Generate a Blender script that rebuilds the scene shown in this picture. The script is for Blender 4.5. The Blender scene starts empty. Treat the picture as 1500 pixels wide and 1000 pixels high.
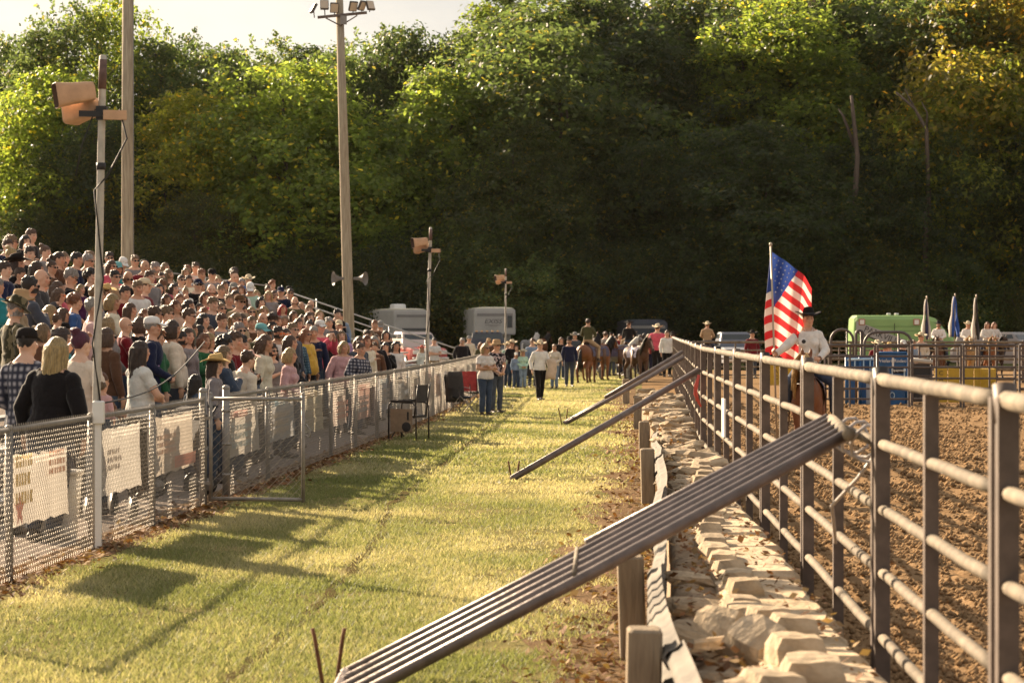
import bpy, bmesh, math, random
import numpy as np
from mathutils import Vector, Matrix

random.seed(7)
rng = np.random.default_rng(7)
S = bpy.context.scene
COL = S.collection
PI = math.pi

# ------------------------------------------------------------------ camera
F = 3540.0            # focal length in pixels of the 1500 px wide photograph
EYE = 1.9
HOR = 485.0
cam_d = bpy.data.cameras.new("camera")
cam_d.lens = F / 1500.0 * 36.0
cam_d.sensor_width = 36.0
cam_d.clip_start = 0.5
cam_d.clip_end = 3000.0
cam_d.dof.use_dof = True
cam_d.dof.focus_distance = 34.0
cam_d.dof.aperture_fstop = 5.0
cam = bpy.data.objects.new("camera", cam_d)
COL.objects.link(cam)
cam.location = (0, 0, EYE)
cam.rotation_euler = (math.radians(90) - math.atan((500 - HOR) / F), 0, 0)
S.camera = cam

# ------------------------------------------------------------------ sky and sun
SUN_AZ = math.radians(39)      # to the left of straight ahead
SUN_EL = math.radians(23)
SUN_STRENGTH = 5.0
SKY_STRENGTH = 0.05
CLOUD = (0.88, 0.81, 0.72)
CLOUD_STRENGTH = 0.35
EXPOSURE = 1.62

world = bpy.data.worlds.new("World")
S.world = world
world.use_nodes = True
wn, wl = world.node_tree.nodes, world.node_tree.links
wn.clear()
wo = wn.new("ShaderNodeOutputWorld")
sky = wn.new("ShaderNodeTexSky")
sky.sky_type = 'NISHITA'
sky.sun_disc = False
sky.sun_elevation = SUN_EL
sky.sun_rotation = -SUN_AZ
sky.dust_density = 3.0
bg1 = wn.new("ShaderNodeBackground")
wl.new(sky.outputs[0], bg1.inputs[0])
bg1.inputs[1].default_value = SKY_STRENGTH
bg2 = wn.new("ShaderNodeBackground")
bg2.inputs[1].default_value = CLOUD_STRENGTH
tc = wn.new("ShaderNodeTexCoord")
mp = wn.new("ShaderNodeMapping")
mp.inputs['Scale'].default_value = (1.0, 1.0, 1.9)
mp.inputs['Location'].default_value = (0.35, 0.0, 0.12)
wl.new(tc.outputs['Generated'], mp.inputs[0])
nz = wn.new("ShaderNodeTexNoise")
nz.inputs['Scale'].default_value = 7.0
nz.inputs['Detail'].default_value = 7.0
nz.inputs['Roughness'].default_value = 0.55
wl.new(mp.outputs[0], nz.inputs['Vector'])
cr = wn.new("ShaderNodeValToRGB")
cr.color_ramp.elements[0].position = 0.36
cr.color_ramp.elements[0].color = (0.64, 0.60, 0.56, 1)
cr.color_ramp.elements[1].position = 0.62
cr.color_ramp.elements[1].color = (*CLOUD, 1)
wl.new(nz.outputs['Fac'], cr.inputs[0])
wl.new(cr.outputs[0], bg2.inputs[0])
mxs = wn.new("ShaderNodeMixShader")
mxs.inputs[0].default_value = 0.72
wl.new(bg1.outputs[0], mxs.inputs[1])
wl.new(bg2.outputs[0], mxs.inputs[2])
wl.new(mxs.outputs[0], wo.inputs[0])

sun_d = bpy.data.lights.new("sun", 'SUN')
sun_d.energy = SUN_STRENGTH
sun_d.angle = math.radians(0.55)
sun_d.color = (1.0, 0.79, 0.55)
sun = bpy.data.objects.new("sun", sun_d)
COL.objects.link(sun)
SUN_DIR = Vector((-math.sin(SUN_AZ) * math.cos(SUN_EL), math.cos(SUN_AZ) * math.cos(SUN_EL), math.sin(SUN_EL)))
sun.rotation_euler = SUN_DIR.to_track_quat('Z', 'Y').to_euler()

vs = S.view_settings
vs.view_transform = 'Standard'
vs.look = 'None'
vs.exposure = EXPOSURE
vs.gamma = 1.0
vs.use_curve_mapping = False
S.cycles.max_bounces = 6
S.cycles.transparent_max_bounces = 12
S.cycles.use_denoising = True


# ------------------------------------------------------------------ helpers
def G(x, y):
    """ground point seen at photo pixel x, y"""
    d = EYE * F / (y - HOR)
    return Vector(((x - 750) * d / F, d, 0))


def P(x, y, d):
    return Vector(((x - 750) * d / F, d, EYE - (y - HOR) * d / F))


def px(v):
    return 750 + v[0] * F / v[1], HOR + (EYE - v[2]) * F / v[1]


def lerp_poly(pts, t):
    if t <= pts[0][0]:
        a, b = pts[0], pts[1]
    elif t >= pts[-1][0]:
        a, b = pts[-2], pts[-1]
    else:
        for a, b in zip(pts, pts[1:]):
            if a[0] <= t <= b[0]:
                break
    k = (t - a[0]) / (b[0] - a[0])
    return a[1] + (b[1] - a[1]) * k


FENCE_L = [(14, -4.02), (18, -3.80), (26.2, -3.35), (36, -2.76), (46.4, -2.12), (60, -1.52), (71, -1.12), (92, -0.25)]
FENCE_R = [(5.0, 1.68), (8.6, 1.75), (12.3, 1.875), (16.7, 2.04), (25, 2.33), (33.5, 2.65), (41, 3.08), (48.5, 3.55), (60, 4.2), (75, 5.1), (90, 6.0)]
GUARD = [(8, 0.62), (10.6, 0.70), (14.2, 0.84), (20, 1.22), (26.4, 1.62), (36, 2.10), (47, 2.57), (63, 3.10), (80, 4.0)]


def fl(d): return lerp_poly(FENCE_L, d)
def fr(d): return lerp_poly(FENCE_R, d)
def gr(d): return lerp_poly(GUARD, d)


class MB:
    """collects shapes for ONE mesh object"""

    def __init__(self):
        self.v, self.f, self.m = [], [], []

    def add(self, vs, fs, mi=0):
        n = len(self.v)
        self.v.extend([tuple(p) for p in vs])
        self.f.extend([tuple(i + n for i in f) for f in fs])
        self.m.extend([mi] * len(fs))
        return self

    def box(self, c, s, rz=0.0, mi=0, M=None, bev=0.0):
        hx, hy, hz = s[0] / 2, s[1] / 2, s[2] / 2
        if bev > 0:
            b = bev
            pts = []
            for z, k in ((-hz, b), (-hz + b, 0), (hz - b, 0), (hz, b)):
                x, y = hx - k, hy - k
                pts += [(-x + b, -y, z), (x - b, -y, z), (x, -y + b, z), (x, y - b, z), (x - b, y, z), (-x + b, y, z), (-x, y - b, z), (-x, -y + b, z)]
            fs = [tuple(range(7, -1, -1)), tuple(range(24, 32))]
            for r in range(3):
                for i in range(8):
                    j = (i + 1) % 8
                    fs.append((r * 8 + i, r * 8 + j, r * 8 + 8 + j, r * 8 + 8 + i))
        else:
            pts = [(-hx, -hy, -hz), (hx, -hy, -hz), (hx, hy, -hz), (-hx, hy, -hz), (-hx, -hy, hz), (hx, -hy, hz), (hx, hy, hz), (-hx, hy, hz)]
            fs = [(0, 3, 2, 1), (4, 5, 6, 7), (0, 1, 5, 4), (1, 2, 6, 5), (2, 3, 7, 6), (3, 0, 4, 7)]
        if M is None:
            M = Matrix.Translation(Vector(c)) @ Matrix.Rotation(rz, 4, 'Z')
        else:
            M = M @ Matrix.Translation(Vector(c)) @ Matrix.Rotation(rz, 4, 'Z')
        return self.add([M @ Vector(p) for p in pts], fs, mi)

    def tube(self, pts, r, n=8, mi=0, caps=True, flat=1.0):
        pts = [Vector(p) for p in pts]
        rs = r if isinstance(r, (list, tuple)) else [r] * len(pts)
        vs, up0 = [], None
        for i, p in enumerate(pts):
            a = pts[max(i - 1, 0)]
            b = pts[min(i + 1, len(pts) - 1)]
            t = (b - a).normalized()
            if up0 is None:
                ref = Vector((0, 0, 1)) if abs(t.z) < 0.9 else Vector((0, 1, 0))
                u = t.cross(ref).normalized()
            else:
                u = (up0 - t * up0.dot(t)).normalized()
            up0 = u
            w = t.cross(u)
            for k in range(n):
                an = 2 * PI * k / n
                vs.append(p + (u * math.cos(an) + w * (math.sin(an) * flat)) * rs[i])
        fs = []
        for i in range(len(pts) - 1):
            for k in range(n):
                k2 = (k + 1) % n
                fs.append((i * n + k, i * n + k2, (i + 1) * n + k2, (i + 1) * n + k))
        if caps:
            fs.append(tuple(range(n - 1, -1, -1)))
            fs.append(tuple((len(pts) - 1) * n + k for k in range(n)))
        return self.add(vs, fs, mi)

    def loft(self, rings, mi=0, closed=True, caps=True):
        n = len(rings[0])
        vs = [p for r in rings for p in r]
        fs = []
        for i in range(len(rings) - 1):
            for k in range(n if closed else n - 1):
                k2 = (k + 1) % n
                fs.append((i * n + k, i * n + k2, (i + 1) * n + k2, (i + 1) * n + k))
        if caps and closed:
            fs.append(tuple(range(n - 1, -1, -1)))
            fs.append(tuple((len(rings) - 1) * n + k for k in range(n)))
        return self.add(vs, fs, mi)

    def ell(self, c, r, n=12, m=8, mi=0, R=None):
        c = Vector(c)
        rx, ry, rz = r if isinstance(r, (list, tuple)) else (r, r, r)
        vs = [Vector((0, 0, -rz))]
        for j in range(1, m):
            a = -PI / 2 + PI * j / m
            for k in range(n):
                b = 2 * PI * k / n
                vs.append(Vector((rx * math.cos(a) * math.cos(b), ry * math.cos(a) * math.sin(b), rz * math.sin(a))))
        vs.append(Vector((0, 0, rz)))
        if R is not None:
            vs = [R @ v for v in vs]
        vs = [v + c for v in vs]
        fs = [(0, 1 + (k + 1) % n, 1 + k) for k in range(n)]
        for j in range(m - 2):
            for k in range(n):
                k2 = (k + 1) % n
                fs.append((1 + j * n + k, 1 + j * n + k2, 1 + (j + 1) * n + k2, 1 + (j + 1) * n + k))
        t = len(vs) - 1
        b0 = 1 + (m - 2) * n
        fs += [(b0 + k, b0 + (k + 1) % n, t) for k in range(n)]
        return self.add(vs, fs, mi)

    def cone(self, p0, r0, p1, r1, n=10, mi=0):
        """capsule with two radii, closed"""
        p0, p1 = Vector(p0), Vector(p1)
        self.tube([p0, p1], [r0, r1], n, mi)
        self.ell(p0, r0, n, 6, mi)
        self.ell(p1, r1, n, 6, mi)
        return self

    def mesh(self, name, mats=(), smooth=False):
        me = bpy.data.meshes.new(name)
        me.from_pydata(self.v, [], self.f)
        for m in (mats if isinstance(mats, (list, tuple)) else [mats]):
            me.materials.append(m)
        if any(self.m):
            me.polygons.foreach_set("material_index", self.m)
        if smooth:
            me.polygons.foreach_set("use_smooth", [True] * len(me.polygons))
        me.update()
        return me

    def build(self, name, mats, parent=None, smooth=False, loc=None, rz=0.0):
        return link(name, self.mesh(name, mats, smooth), parent, loc, rz)


def link(name, me, parent=None, loc=None, rz=0.0):
    o = bpy.data.objects.new(name, me)
    COL.objects.link(o)
    if parent is not None:
        o.parent = parent
    if loc is not None:
        o.location = loc
    if rz:
        o.rotation_euler = (0, 0, rz)
    return o


def empty(name, loc=(0, 0, 0), rz=0.0):
    o = link(name, None, None, loc, rz)
    o.empty_display_size = 0.2
    return o


def tag(o, label=None, cat=None, group=None, kind=None):
    if label: o["label"] = label
    if cat: o["category"] = cat
    if group: o["group"] = group
    if kind: o["kind"] = kind
    return o


def copy_tree(o, parent=None):
    c = o.copy()
    COL.objects.link(c)
    if parent is not None:
        c.parent = parent
    for ch in KIDS.get(o.name, []):
        copy_tree(ch, c)
    return c


KIDS = {}


def index_kids(root):
    def walk(o):
        KIDS[o.name] = list(o.children)
        for c in o.children:
            walk(c)
    walk(root)


# ------------------------------------------------------------------ materials
MATS = {}


def mat(name, col=(0.5, 0.5, 0.5), rough=0.7, metal=0.0, var=0.0, scale=8.0, col2=None, bump=0.0, bscale=40.0, objcol=False, trans=0.0, spec=None, detail=4.0, stretch=None, coord='Object', alpha=None, sheen=0.0):
    if name in MATS:
        return MATS[name]
    m = bpy.data.materials.new(name)
    m.use_nodes = True
    nt = m.node_tree
    n, l = nt.nodes, nt.links
    n.clear()
    out = n.new("ShaderNodeOutputMaterial")
    b = n.new("ShaderNodeBsdfPrincipled")
    b.inputs['Roughness'].default_value = rough
    b.inputs['Metallic'].default_value = metal
    if spec is not None:
        b.inputs['Specular IOR Level'].default_value = spec
    if sheen:
        b.inputs['Sheen Weight'].default_value = sheen
        b.inputs['Sheen Roughness'].default_value = 0.4
    src = None
    if objcol:
        oi = n.new("ShaderNodeObjectInfo")
        src = oi.outputs['Color']
    tcn = n.new("ShaderNodeTexCoord")
    vec = tcn.outputs[coord]
    if stretch:
        mpn = n.new("ShaderNodeMapping")
        mpn.inputs['Scale'].default_value = stretch
        l.new(vec, mpn.inputs[0])
        vec = mpn.outputs[0]
    colsock = None
    if var > 0 or col2:
        t = n.new("ShaderNodeTexNoise")
        t.inputs['Scale'].default_value = scale
        t.inputs['Detail'].default_value = detail
        t.inputs['Roughness'].default_value = 0.6
        l.new(vec, t.inputs['Vector'])
        mr = n.new("ShaderNodeMapRange")
        mr.inputs[1].default_value = 0.32
        mr.inputs[2].default_value = 0.68
        l.new(t.outputs['Fac'], mr.inputs[0])
        mx = n.new("ShaderNodeMix")
        mx.data_type = 'RGBA'
        l.new(mr.outputs[0], mx.inputs[0])
        if src is not None:
            h = n.new("ShaderNodeHueSaturation")
            h.inputs['Value'].default_value = 1 - var
            l.new(src, h.inputs['Color'])
            l.new(h.outputs[0], mx.inputs[6])
            h2 = n.new("ShaderNodeHueSaturation")
            h2.inputs['Value'].default_value = 1 + var
            l.new(src, h2.inputs['Color'])
            l.new(h2.outputs[0], mx.inputs[7])
        else:
            c2 = col2 or tuple(min(1, c * (1 + var)) for c in col)
            c1 = col if col2 else tuple(c * (1 - var) for c in col)
            mx.inputs[6].default_value = (*c1, 1)
            mx.inputs[7].default_value = (*c2, 1)
        colsock = mx.outputs[2]
    elif src is not None:
        colsock = src
    if colsock is not None:
        l.new(colsock, b.inputs['Base Color'])
    else:
        b.inputs['Base Color'].default_value = (*col, 1)
    if bump > 0:
        t2 = n.new("ShaderNodeTexNoise")
        t2.inputs['Scale'].default_value = bscale
        t2.inputs['Detail'].default_value = 5.0
        l.new(vec, t2.inputs['Vector'])
        bm = n.new("ShaderNodeBump")
        bm.inputs['Strength'].default_value = min(1.0, bump)
        bm.inputs['Distance'].default_value = 0.02
        l.new(t2.outputs['Fac'], bm.inputs['Height'])
        l.new(bm.outputs[0], b.inputs['Normal'])
    sh = b.outputs[0]
    if trans > 0:
        tr = n.new("ShaderNodeBsdfTranslucent")
        if colsock is not None:
            l.new(colsock, tr.inputs[0])
        else:
            tr.inputs[0].default_value = (*col, 1)
        ms = n.new("ShaderNodeMixShader")
        ms.inputs[0].default_value = trans
        l.new(sh, ms.inputs[1])
        l.new(tr.outputs[0], ms.inputs[2])
        sh = ms.outputs[0]
    l.new(sh, out.inputs[0])
    MATS[name] = m
    return m


def attr_mat(name, attr, rough=0.8, trans=0.0, trans_gain=1.0, spec=0.2, bump=0.0, tb=0.5):
    """colour from a per-face colour attribute (the thing's own colour)"""
    if name in MATS:
        return MATS[name]
    m = bpy.data.materials.new(name)
    m.use_nodes = True
    nt = m.node_tree
    n, l = nt.nodes, nt.links
    n.clear()
    out = n.new("ShaderNodeOutputMaterial")
    b = n.new("ShaderNodeBsdfPrincipled")
    b.inputs['Roughness'].default_value = rough
    b.inputs['Specular IOR Level'].default_value = spec
    a = n.new("ShaderNodeAttribute")
    a.attribute_name = attr
    oi = n.new("ShaderNodeObjectInfo")
    mx = n.new("ShaderNodeMix")
    mx.data_type = 'RGBA'
    mx.blend_type = 'MULTIPLY'
    mx.inputs[0].default_value = 1.0
    l.new(a.outputs['Color'], mx.inputs[6])
    l.new(oi.outputs['Color'], mx.inputs[7])
    l.new(mx.outputs[2], b.inputs['Base Color'])
    sh = b.outputs[0]
    if trans > 0:
        tr = n.new("ShaderNodeBsdfTranslucent")
        g = n.new("ShaderNodeMix")
        g.data_type = 'RGBA'
        g.blend_type = 'MULTIPLY'
        g.inputs[0].default_value = 1.0
        g.inputs[7].default_value = (trans_gain * 1.0, trans_gain * 0.98, trans_gain * tb, 1)
        l.new(mx.outputs[2], g.inputs[6])
        l.new(g.outputs[2], tr.inputs[0])
        ms = n.new("ShaderNodeMixShader")
        ms.inputs[0].default_value = trans
        l.new(sh, ms.inputs[1])
        l.new(tr.outputs[0], ms.inputs[2])
        sh = ms.outputs[0]
    l.new(sh, out.inputs[0])
    MATS[name] = m
    return m


def np_mesh(name, verts, faces, mats=(), cols=None, smooth=False, attr="tint"):
    """mesh from numpy arrays: faces n x k; cols per face (n x 3)"""
    me = bpy.data.meshes.new(name)
    nv, nf, k = len(verts), len(faces), faces.shape[1]
    me.vertices.add(nv)
    me.vertices.foreach_set("co", np.ascontiguousarray(verts, dtype=np.float32).ravel())
    me.loops.add(nf * k)
    me.loops.foreach_set("vertex_index", np.ascontiguousarray(faces, dtype=np.int32).ravel())
    me.polygons.add(nf)
    me.polygons.foreach_set("loop_start", np.arange(0, nf * k, k, dtype=np.int32))
    if smooth:
        me.polygons.foreach_set("use_smooth", np.ones(nf, dtype=bool))
    me.update(calc_edges=True)
    for m in mats:
        me.materials.append(m)
    if cols is not None:
        at = me.attributes.new(attr, 'FLOAT_COLOR', 'FACE')
        c4 = np.ones((nf, 4), dtype=np.float32)
        c4[:, :3] = cols
        at.data.foreach_set("color", c4.ravel())
    return me


def vnoise(x, y, seed=0):
    """cheap smooth value noise, numpy"""
    xi, yi = np.floor(x).astype(np.int64), np.floor(y).astype(np.int64)
    xf, yf = x - xi, y - yi
    u, v = xf * xf * (3 - 2 * xf), yf * yf * (3 - 2 * yf)

    def h(a, b):
        n = (a * 374761393 + b * 668265263 + seed * 974634777) & 0x7fffffff
        n = ((n ^ (n >> 13)) * 1274126177) & 0x7fffffff
        return ((n ^ (n >> 16)) & 0xffff) / 65535.0
    return (h(xi, yi) * (1 - u) + h(xi + 1, yi) * u) * (1 - v) + (h(xi, yi + 1) * (1 - u) + h(xi + 1, yi + 1) * u) * v


def fbm(x, y, seed=0, oct=4):
    s, a, t = 0.0, 1.0, 0.0
    for i in range(oct):
        s = s + a * vnoise(x * 2 ** i, y * 2 ** i, seed + i)
        t += a
        a *= 0.5
    return s / t
# ------------------------------------------------------------------ land
def hill(x, y):
    k = np.clip((np.asarray(x, dtype=float) + 45) / 90, 0, 1)
    k = k * k * (3 - 2 * k)
    slope = 0.07 + 0.27 * k
    t = np.clip(np.asarray(y, dtype=float) - 150, 0, 130)
    return slope * t * (1 - np.exp(-t / 18.0)) + 0.6 * np.sin(np.asarray(x) * 0.13) * np.clip(t / 30, 0, 1)


m_field = mat("field", (0.075, 0.085, 0.030), 0.95, col2=(0.13, 0.115, 0.05), scale=0.5, bump=0.6, bscale=6, detail=8, spec=0.0)
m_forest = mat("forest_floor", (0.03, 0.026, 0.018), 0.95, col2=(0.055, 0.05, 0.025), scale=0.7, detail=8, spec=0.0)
gx = np.unique(np.concatenate([np.linspace(-900, -120, 9), np.linspace(-120, 120, 61), np.linspace(120, 900, 9)]))
gy = np.unique(np.concatenate([np.linspace(-60, 140, 11), np.linspace(140, 300, 41), np.linspace(300, 1600, 10)]))
GX, GY = np.meshgrid(gx, gy)
GZ = hill(GX, GY) * np.clip(1 - (GY - 300) / 900, 0.0, 1)
V = np.stack([GX.ravel(), GY.ravel(), GZ.ravel()], 1)
nx, ny = len(gx), len(gy)
ii = (np.arange(ny - 1)[:, None] * nx + np.arange(nx - 1)[None, :]).ravel()
Q = np.stack([ii, ii + 1, ii + nx + 1, ii + nx], 1)
me = np_mesh("ground", V, Q, [m_field, m_forest], smooth=True)
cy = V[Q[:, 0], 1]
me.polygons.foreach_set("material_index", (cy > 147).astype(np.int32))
tag(link("ground", me), "olive grassy ground running to the wooded hillside", None, None, "structure")


def strip(name, left, right, ds, z, m, label):
    mb = MB()
    vs = []
    for d in ds:
        vs += [(left(d), d, z), (right(d), d, z)]
    mb.add(vs, [(2 * i, 2 * i + 1, 2 * i + 3, 2 * i + 2) for i in range(len(ds) - 1)])
    return tag(mb.build(name, m), label, None, None, "structure")


dsa = [4, 8, 12, 16, 20, 26, 32, 40, 48, 56, 64, 72, 80, 90, 100, 118]
m_lawn = mat("lawn_soil", (0.12, 0.12, 0.045), 0.95, col2=(0.26, 0.21, 0.10), scale=1.3, bump=0.8, bscale=30, detail=9, spec=0.0)
m_soil = mat("bare_soil", (0.13, 0.085, 0.05), 0.95, col2=(0.24, 0.165, 0.10), scale=3.0, bump=0.8, bscale=35, detail=8, spec=0.0)
m_gravel = mat("gravel", (0.17, 0.14, 0.12), 0.95, col2=(0.34, 0.29, 0.25), scale=38, bump=1.0, bscale=60, detail=6, spec=0.0)
m_dirt = mat("arena_dirt", (0.20, 0.125, 0.066), 0.97, col2=(0.31, 0.205, 0.115), scale=5, bump=1.0, bscale=14, detail=9, spec=0.0)
strip("lawn", lambda d: fl(d) - 0.05, lambda d: gr(d) + 0.3, dsa, 0.004, m_lawn, "sunlit mown lawn between the wire fence and the rubble wall")
strip("gravel_yard", lambda d: -40, lambda d: fl(d) - 0.05, dsa, 0.004, m_gravel, "grey gravel ground under the spectators behind the wire fence")
strip("dirt_arena", lambda d: gr(d) + 0.3, lambda d: 60, dsa, 0.008, m_dirt, "brown churned dirt floor of the riding arena")
strip("worn_verge", lambda d: gr(d) - 0.75 - 0.2 * math.sin(d * 1.3), lambda d: gr(d) + 0.1, [4 + 0.7 * i for i in range(110)], 0.008, m_soil, "bare reddish soil strip along the guard rail")
strip("fence_verge", lambda d: fl(d) - 0.3, lambda d: fl(d) + 0.30 + 0.10 * math.sin(d * 2.1) + 0.06 * math.sin(d * 5.3), [12 + 0.35 * i for i in range(240)], 0.008, m_soil, "bare leaf strewn soil under the wire fence")

# thin dark brown strip laid along the lawn, width wavering
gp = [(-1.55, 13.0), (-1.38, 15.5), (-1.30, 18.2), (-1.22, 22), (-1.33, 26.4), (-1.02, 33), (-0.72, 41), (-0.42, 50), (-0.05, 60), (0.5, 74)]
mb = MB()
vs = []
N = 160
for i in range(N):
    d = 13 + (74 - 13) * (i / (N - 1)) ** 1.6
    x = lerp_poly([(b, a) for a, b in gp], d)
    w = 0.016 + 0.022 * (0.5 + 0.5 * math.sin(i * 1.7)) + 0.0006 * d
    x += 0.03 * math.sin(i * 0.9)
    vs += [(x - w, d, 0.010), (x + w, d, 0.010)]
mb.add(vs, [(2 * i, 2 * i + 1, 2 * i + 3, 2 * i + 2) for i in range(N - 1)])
tag(mb.build("lawn_line", mat("lawn_line_brown", (0.075, 0.055, 0.028), 0.95, col2=(0.12, 0.10, 0.045), scale=9, spec=0.0)), "thin dark brown line running up the lawn", None, None, "structure")


def lawn_line_x(d): return lerp_poly([(b, a) for a, b in gp], d)


# arena clods: real relief near the camera
def relief(x0f, x1f, d0, d1, step0, name, label):
    rows, d = [], d0
    while d < d1:
        rows.append(d)
        d += step0 * (d / 12.0)
    nxx = 150
    D = np.array(rows)[:, None] * np.ones(nxx)[None, :]
    A = np.array([x0f(r) for r in rows])[:, None]
    B = np.array([x1f(r) for r in rows])[:, None]
    X = A + (B - A) * (np.linspace(0, 1, nxx)[None, :])
    Z = 0.014 + 0.085 * np.clip(fbm(X * 7.0, D * 6.0, 3, 3) - 0.42, 0, 1) + 0.05 * np.clip(vnoise(X * 17, D * 15, 9) - 0.45, 0, 1) + 0.10 * (fbm(X * 0.8, D * 0.5, 21, 2) - 0.35)
    Z = np.maximum(Z, 0.010)
    V = np.stack([X.ravel(), D.ravel(), Z.ravel()], 1)
    n, k = D.shape
    i0 = (np.arange(n - 1)[:, None] * k + np.arange(k - 1)[None, :]).ravel()
    me = np_mesh(name, V, np.stack([i0, i0 + 1, i0 + k + 1, i0 + k], 1), [m_dirt], smooth=False)
    return tag(link(name, me), label, None, None, "stuff")


relief(lambda d: fr(d) - 0.5, lambda d: fr(d) + 0.5 + d * 0.215, 7.0, 62, 0.055, "clod_dirt", "loose clods of brown arena dirt inside the rail fence")



def clods(n, d0, d1, label):
    d = d0 * (d1 / d0) ** rng.random(n)
    tt = np.linspace(4, 118, 400)
    L = np.interp(d, tt, [fr(t) for t in tt]) - 0.35
    x = L + rng.random(n) * (0.6 + d * 0.215)
    pn = fbm(x * 1.1, d * 0.7, 41)
    keep = rng.random(n) < np.clip((pn - 0.30) * 3.2, 0.12, 1)
    x, d = x[keep], d[keep]
    n = len(x)
    s = (0.007 + 0.021 * rng.random(n) ** 2.8) * np.clip(d / 16, 1, 1.9)
    base = np.array([(1, 0, 0), (0, 1, 0), (-1, 0, 0), (0, -1, 0), (0, 0, 1.0), (0, 0, -0.5)], float)
    V = base[None] * s[:, None, None] * (0.65 + 0.7 * rng.random((n, 6, 1)))
    a = rng.random(n) * 6.28
    c, sn = np.cos(a)[:, None], np.sin(a)[:, None]
    X, Y = V[:, :, 0] * c - V[:, :, 1] * sn, V[:, :, 0] * sn + V[:, :, 1] * c
    zb = 0.014 + 0.085 * np.clip(fbm(x * 7.0, d * 6.0, 3, 3) - 0.42, 0, 1) + 0.05 * np.clip(vnoise(x * 17, d * 15, 9) - 0.45, 0, 1) + 0.10 * (fbm(x * 0.8, d * 0.5, 21, 2) - 0.35)
    zb = np.maximum(zb, 0.010)
    V = np.stack([X + x[:, None], Y + d[:, None], V[:, :, 2] + (zb + s * 0.25)[:, None]], 2)
    f = np.array([(0, 1, 4), (1, 2, 4), (2, 3, 4), (3, 0, 4), (1, 0, 5), (2, 1, 5), (3, 2, 5), (0, 3, 5)])
    Fc = (np.arange(n)[:, None, None] * 6 + f[None]).reshape(-1, 3)
    col = np.array([0.25, 0.162, 0.088]) * (0.65 + 0.75 * rng.random((n, 1)))
    me = np_mesh("dirt_clods", V.reshape(-1, 3), Fc, [attr_mat("clod", "tint", 0.95, 0.0, 1.0, 0.0)], np.repeat(col, 8, 0))
    return tag(link("dirt_clods", me), label, None, None, "stuff")


clods(105000, 7.5, 62, "loose lumps of brown dirt over the arena floor")

# ------------------------------------------------------------------ grass blades on the lawn
m_blade = attr_mat("grass_blade", "tint", 0.6, 0.42, 1.5, 0.25, tb=0.6)


def blades(name, n, d0, d1, wid, hgt, label, power=1.0):
    u = rng.random(n)
    d = d0 * (d1 / d0) ** (u ** power)
    a = np.array([fl(t) for t in np.linspace(4, 118, 400)])
    b = np.array([gr(t) for t in np.linspace(4, 118, 400)])
    tt = np.linspace(4, 118, 400)
    L, R = np.interp(d, tt, a) + 0.12, np.interp(d, tt, b) - 0.05
    x = L + (R - L) * rng.random(n)
    edge = np.minimum((x - L) / 0.35, (R - x) / 1.15)
    pn = fbm(x * 1.6, d * 1.1, 5)
    line_dist = np.abs(x - np.interp(d, [p[1] for p in gp], [p[0] for p in gp]))
    keep = (rng.random(n) < np.clip(edge * 1.35 - 0.38 + (pn - 0.5) * 2.0, 0.03, 1)) & ((line_dist > 0.035 + 0.03 * rng.random(n)) | (rng.random(n) < 0.35) | (d < 13)) & (rng.random(n) < np.clip(0.25 + (pn - 0.30) * 4.0, 0.25, 1))
    x, d, pn = x[keep], d[keep], pn[keep]
    n = len(x)
    ang = rng.random(n) * 2 * PI
    h = hgt * (0.5 + rng.random(n)) * (0.7 + 0.7 * pn)
    w = wid * (0.7 + 0.6 * rng.random(n))
    ln = h * (0.25 + 0.8 * rng.random(n))
    la = rng.random(n) * 2 * PI
    cx, sx = np.cos(ang) * w / 2, np.sin(ang) * w / 2
    V = np.empty((n, 3, 3))
    V[:, 0] = np.stack([x - cx, d - sx, np.full(n, 0.003)], 1)
    V[:, 1] = np.stack([x + cx, d + sx, np.full(n, 0.003)], 1)
    V[:, 2] = np.stack([x + np.cos(la) * ln, d + np.sin(la) * ln, h], 1)
    dry = np.clip((fbm(x * 0.55 + 7, d * 0.40, 11) - 0.46) * 2.6 + rng.normal(0, 0.28, n) + 0.42, 0, 1)[:, None]
    green = np.array([0.165, 0.185, 0.078]) * (0.75 + 0.6 * rng.random((n, 1)))
    straw = np.array([0.50, 0.445, 0.295]) * (0.7 + 0.5 * rng.random((n, 1)))
    c = green * (1 - dry) + straw * dry
    me = np_mesh(name, V.reshape(-1, 3), np.arange(n * 3).reshape(-1, 3), [m_blade], c)
    return tag(link(name, me), label, None, None, "stuff")


blades("grass", 330000, 10.5, 34, 0.0095, 0.032, "short green and straw coloured grass on the near lawn", 1.0)
blades("grass", 170000, 30, 100, 0.034, 0.040, "short green and straw coloured grass further up the lawn", 0.9)

# fallen leaves and straw litter
m_leaf_l = attr_mat("litter_leaf", "tint", 0.8, 0.15, 1.2, 0.2)


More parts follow.
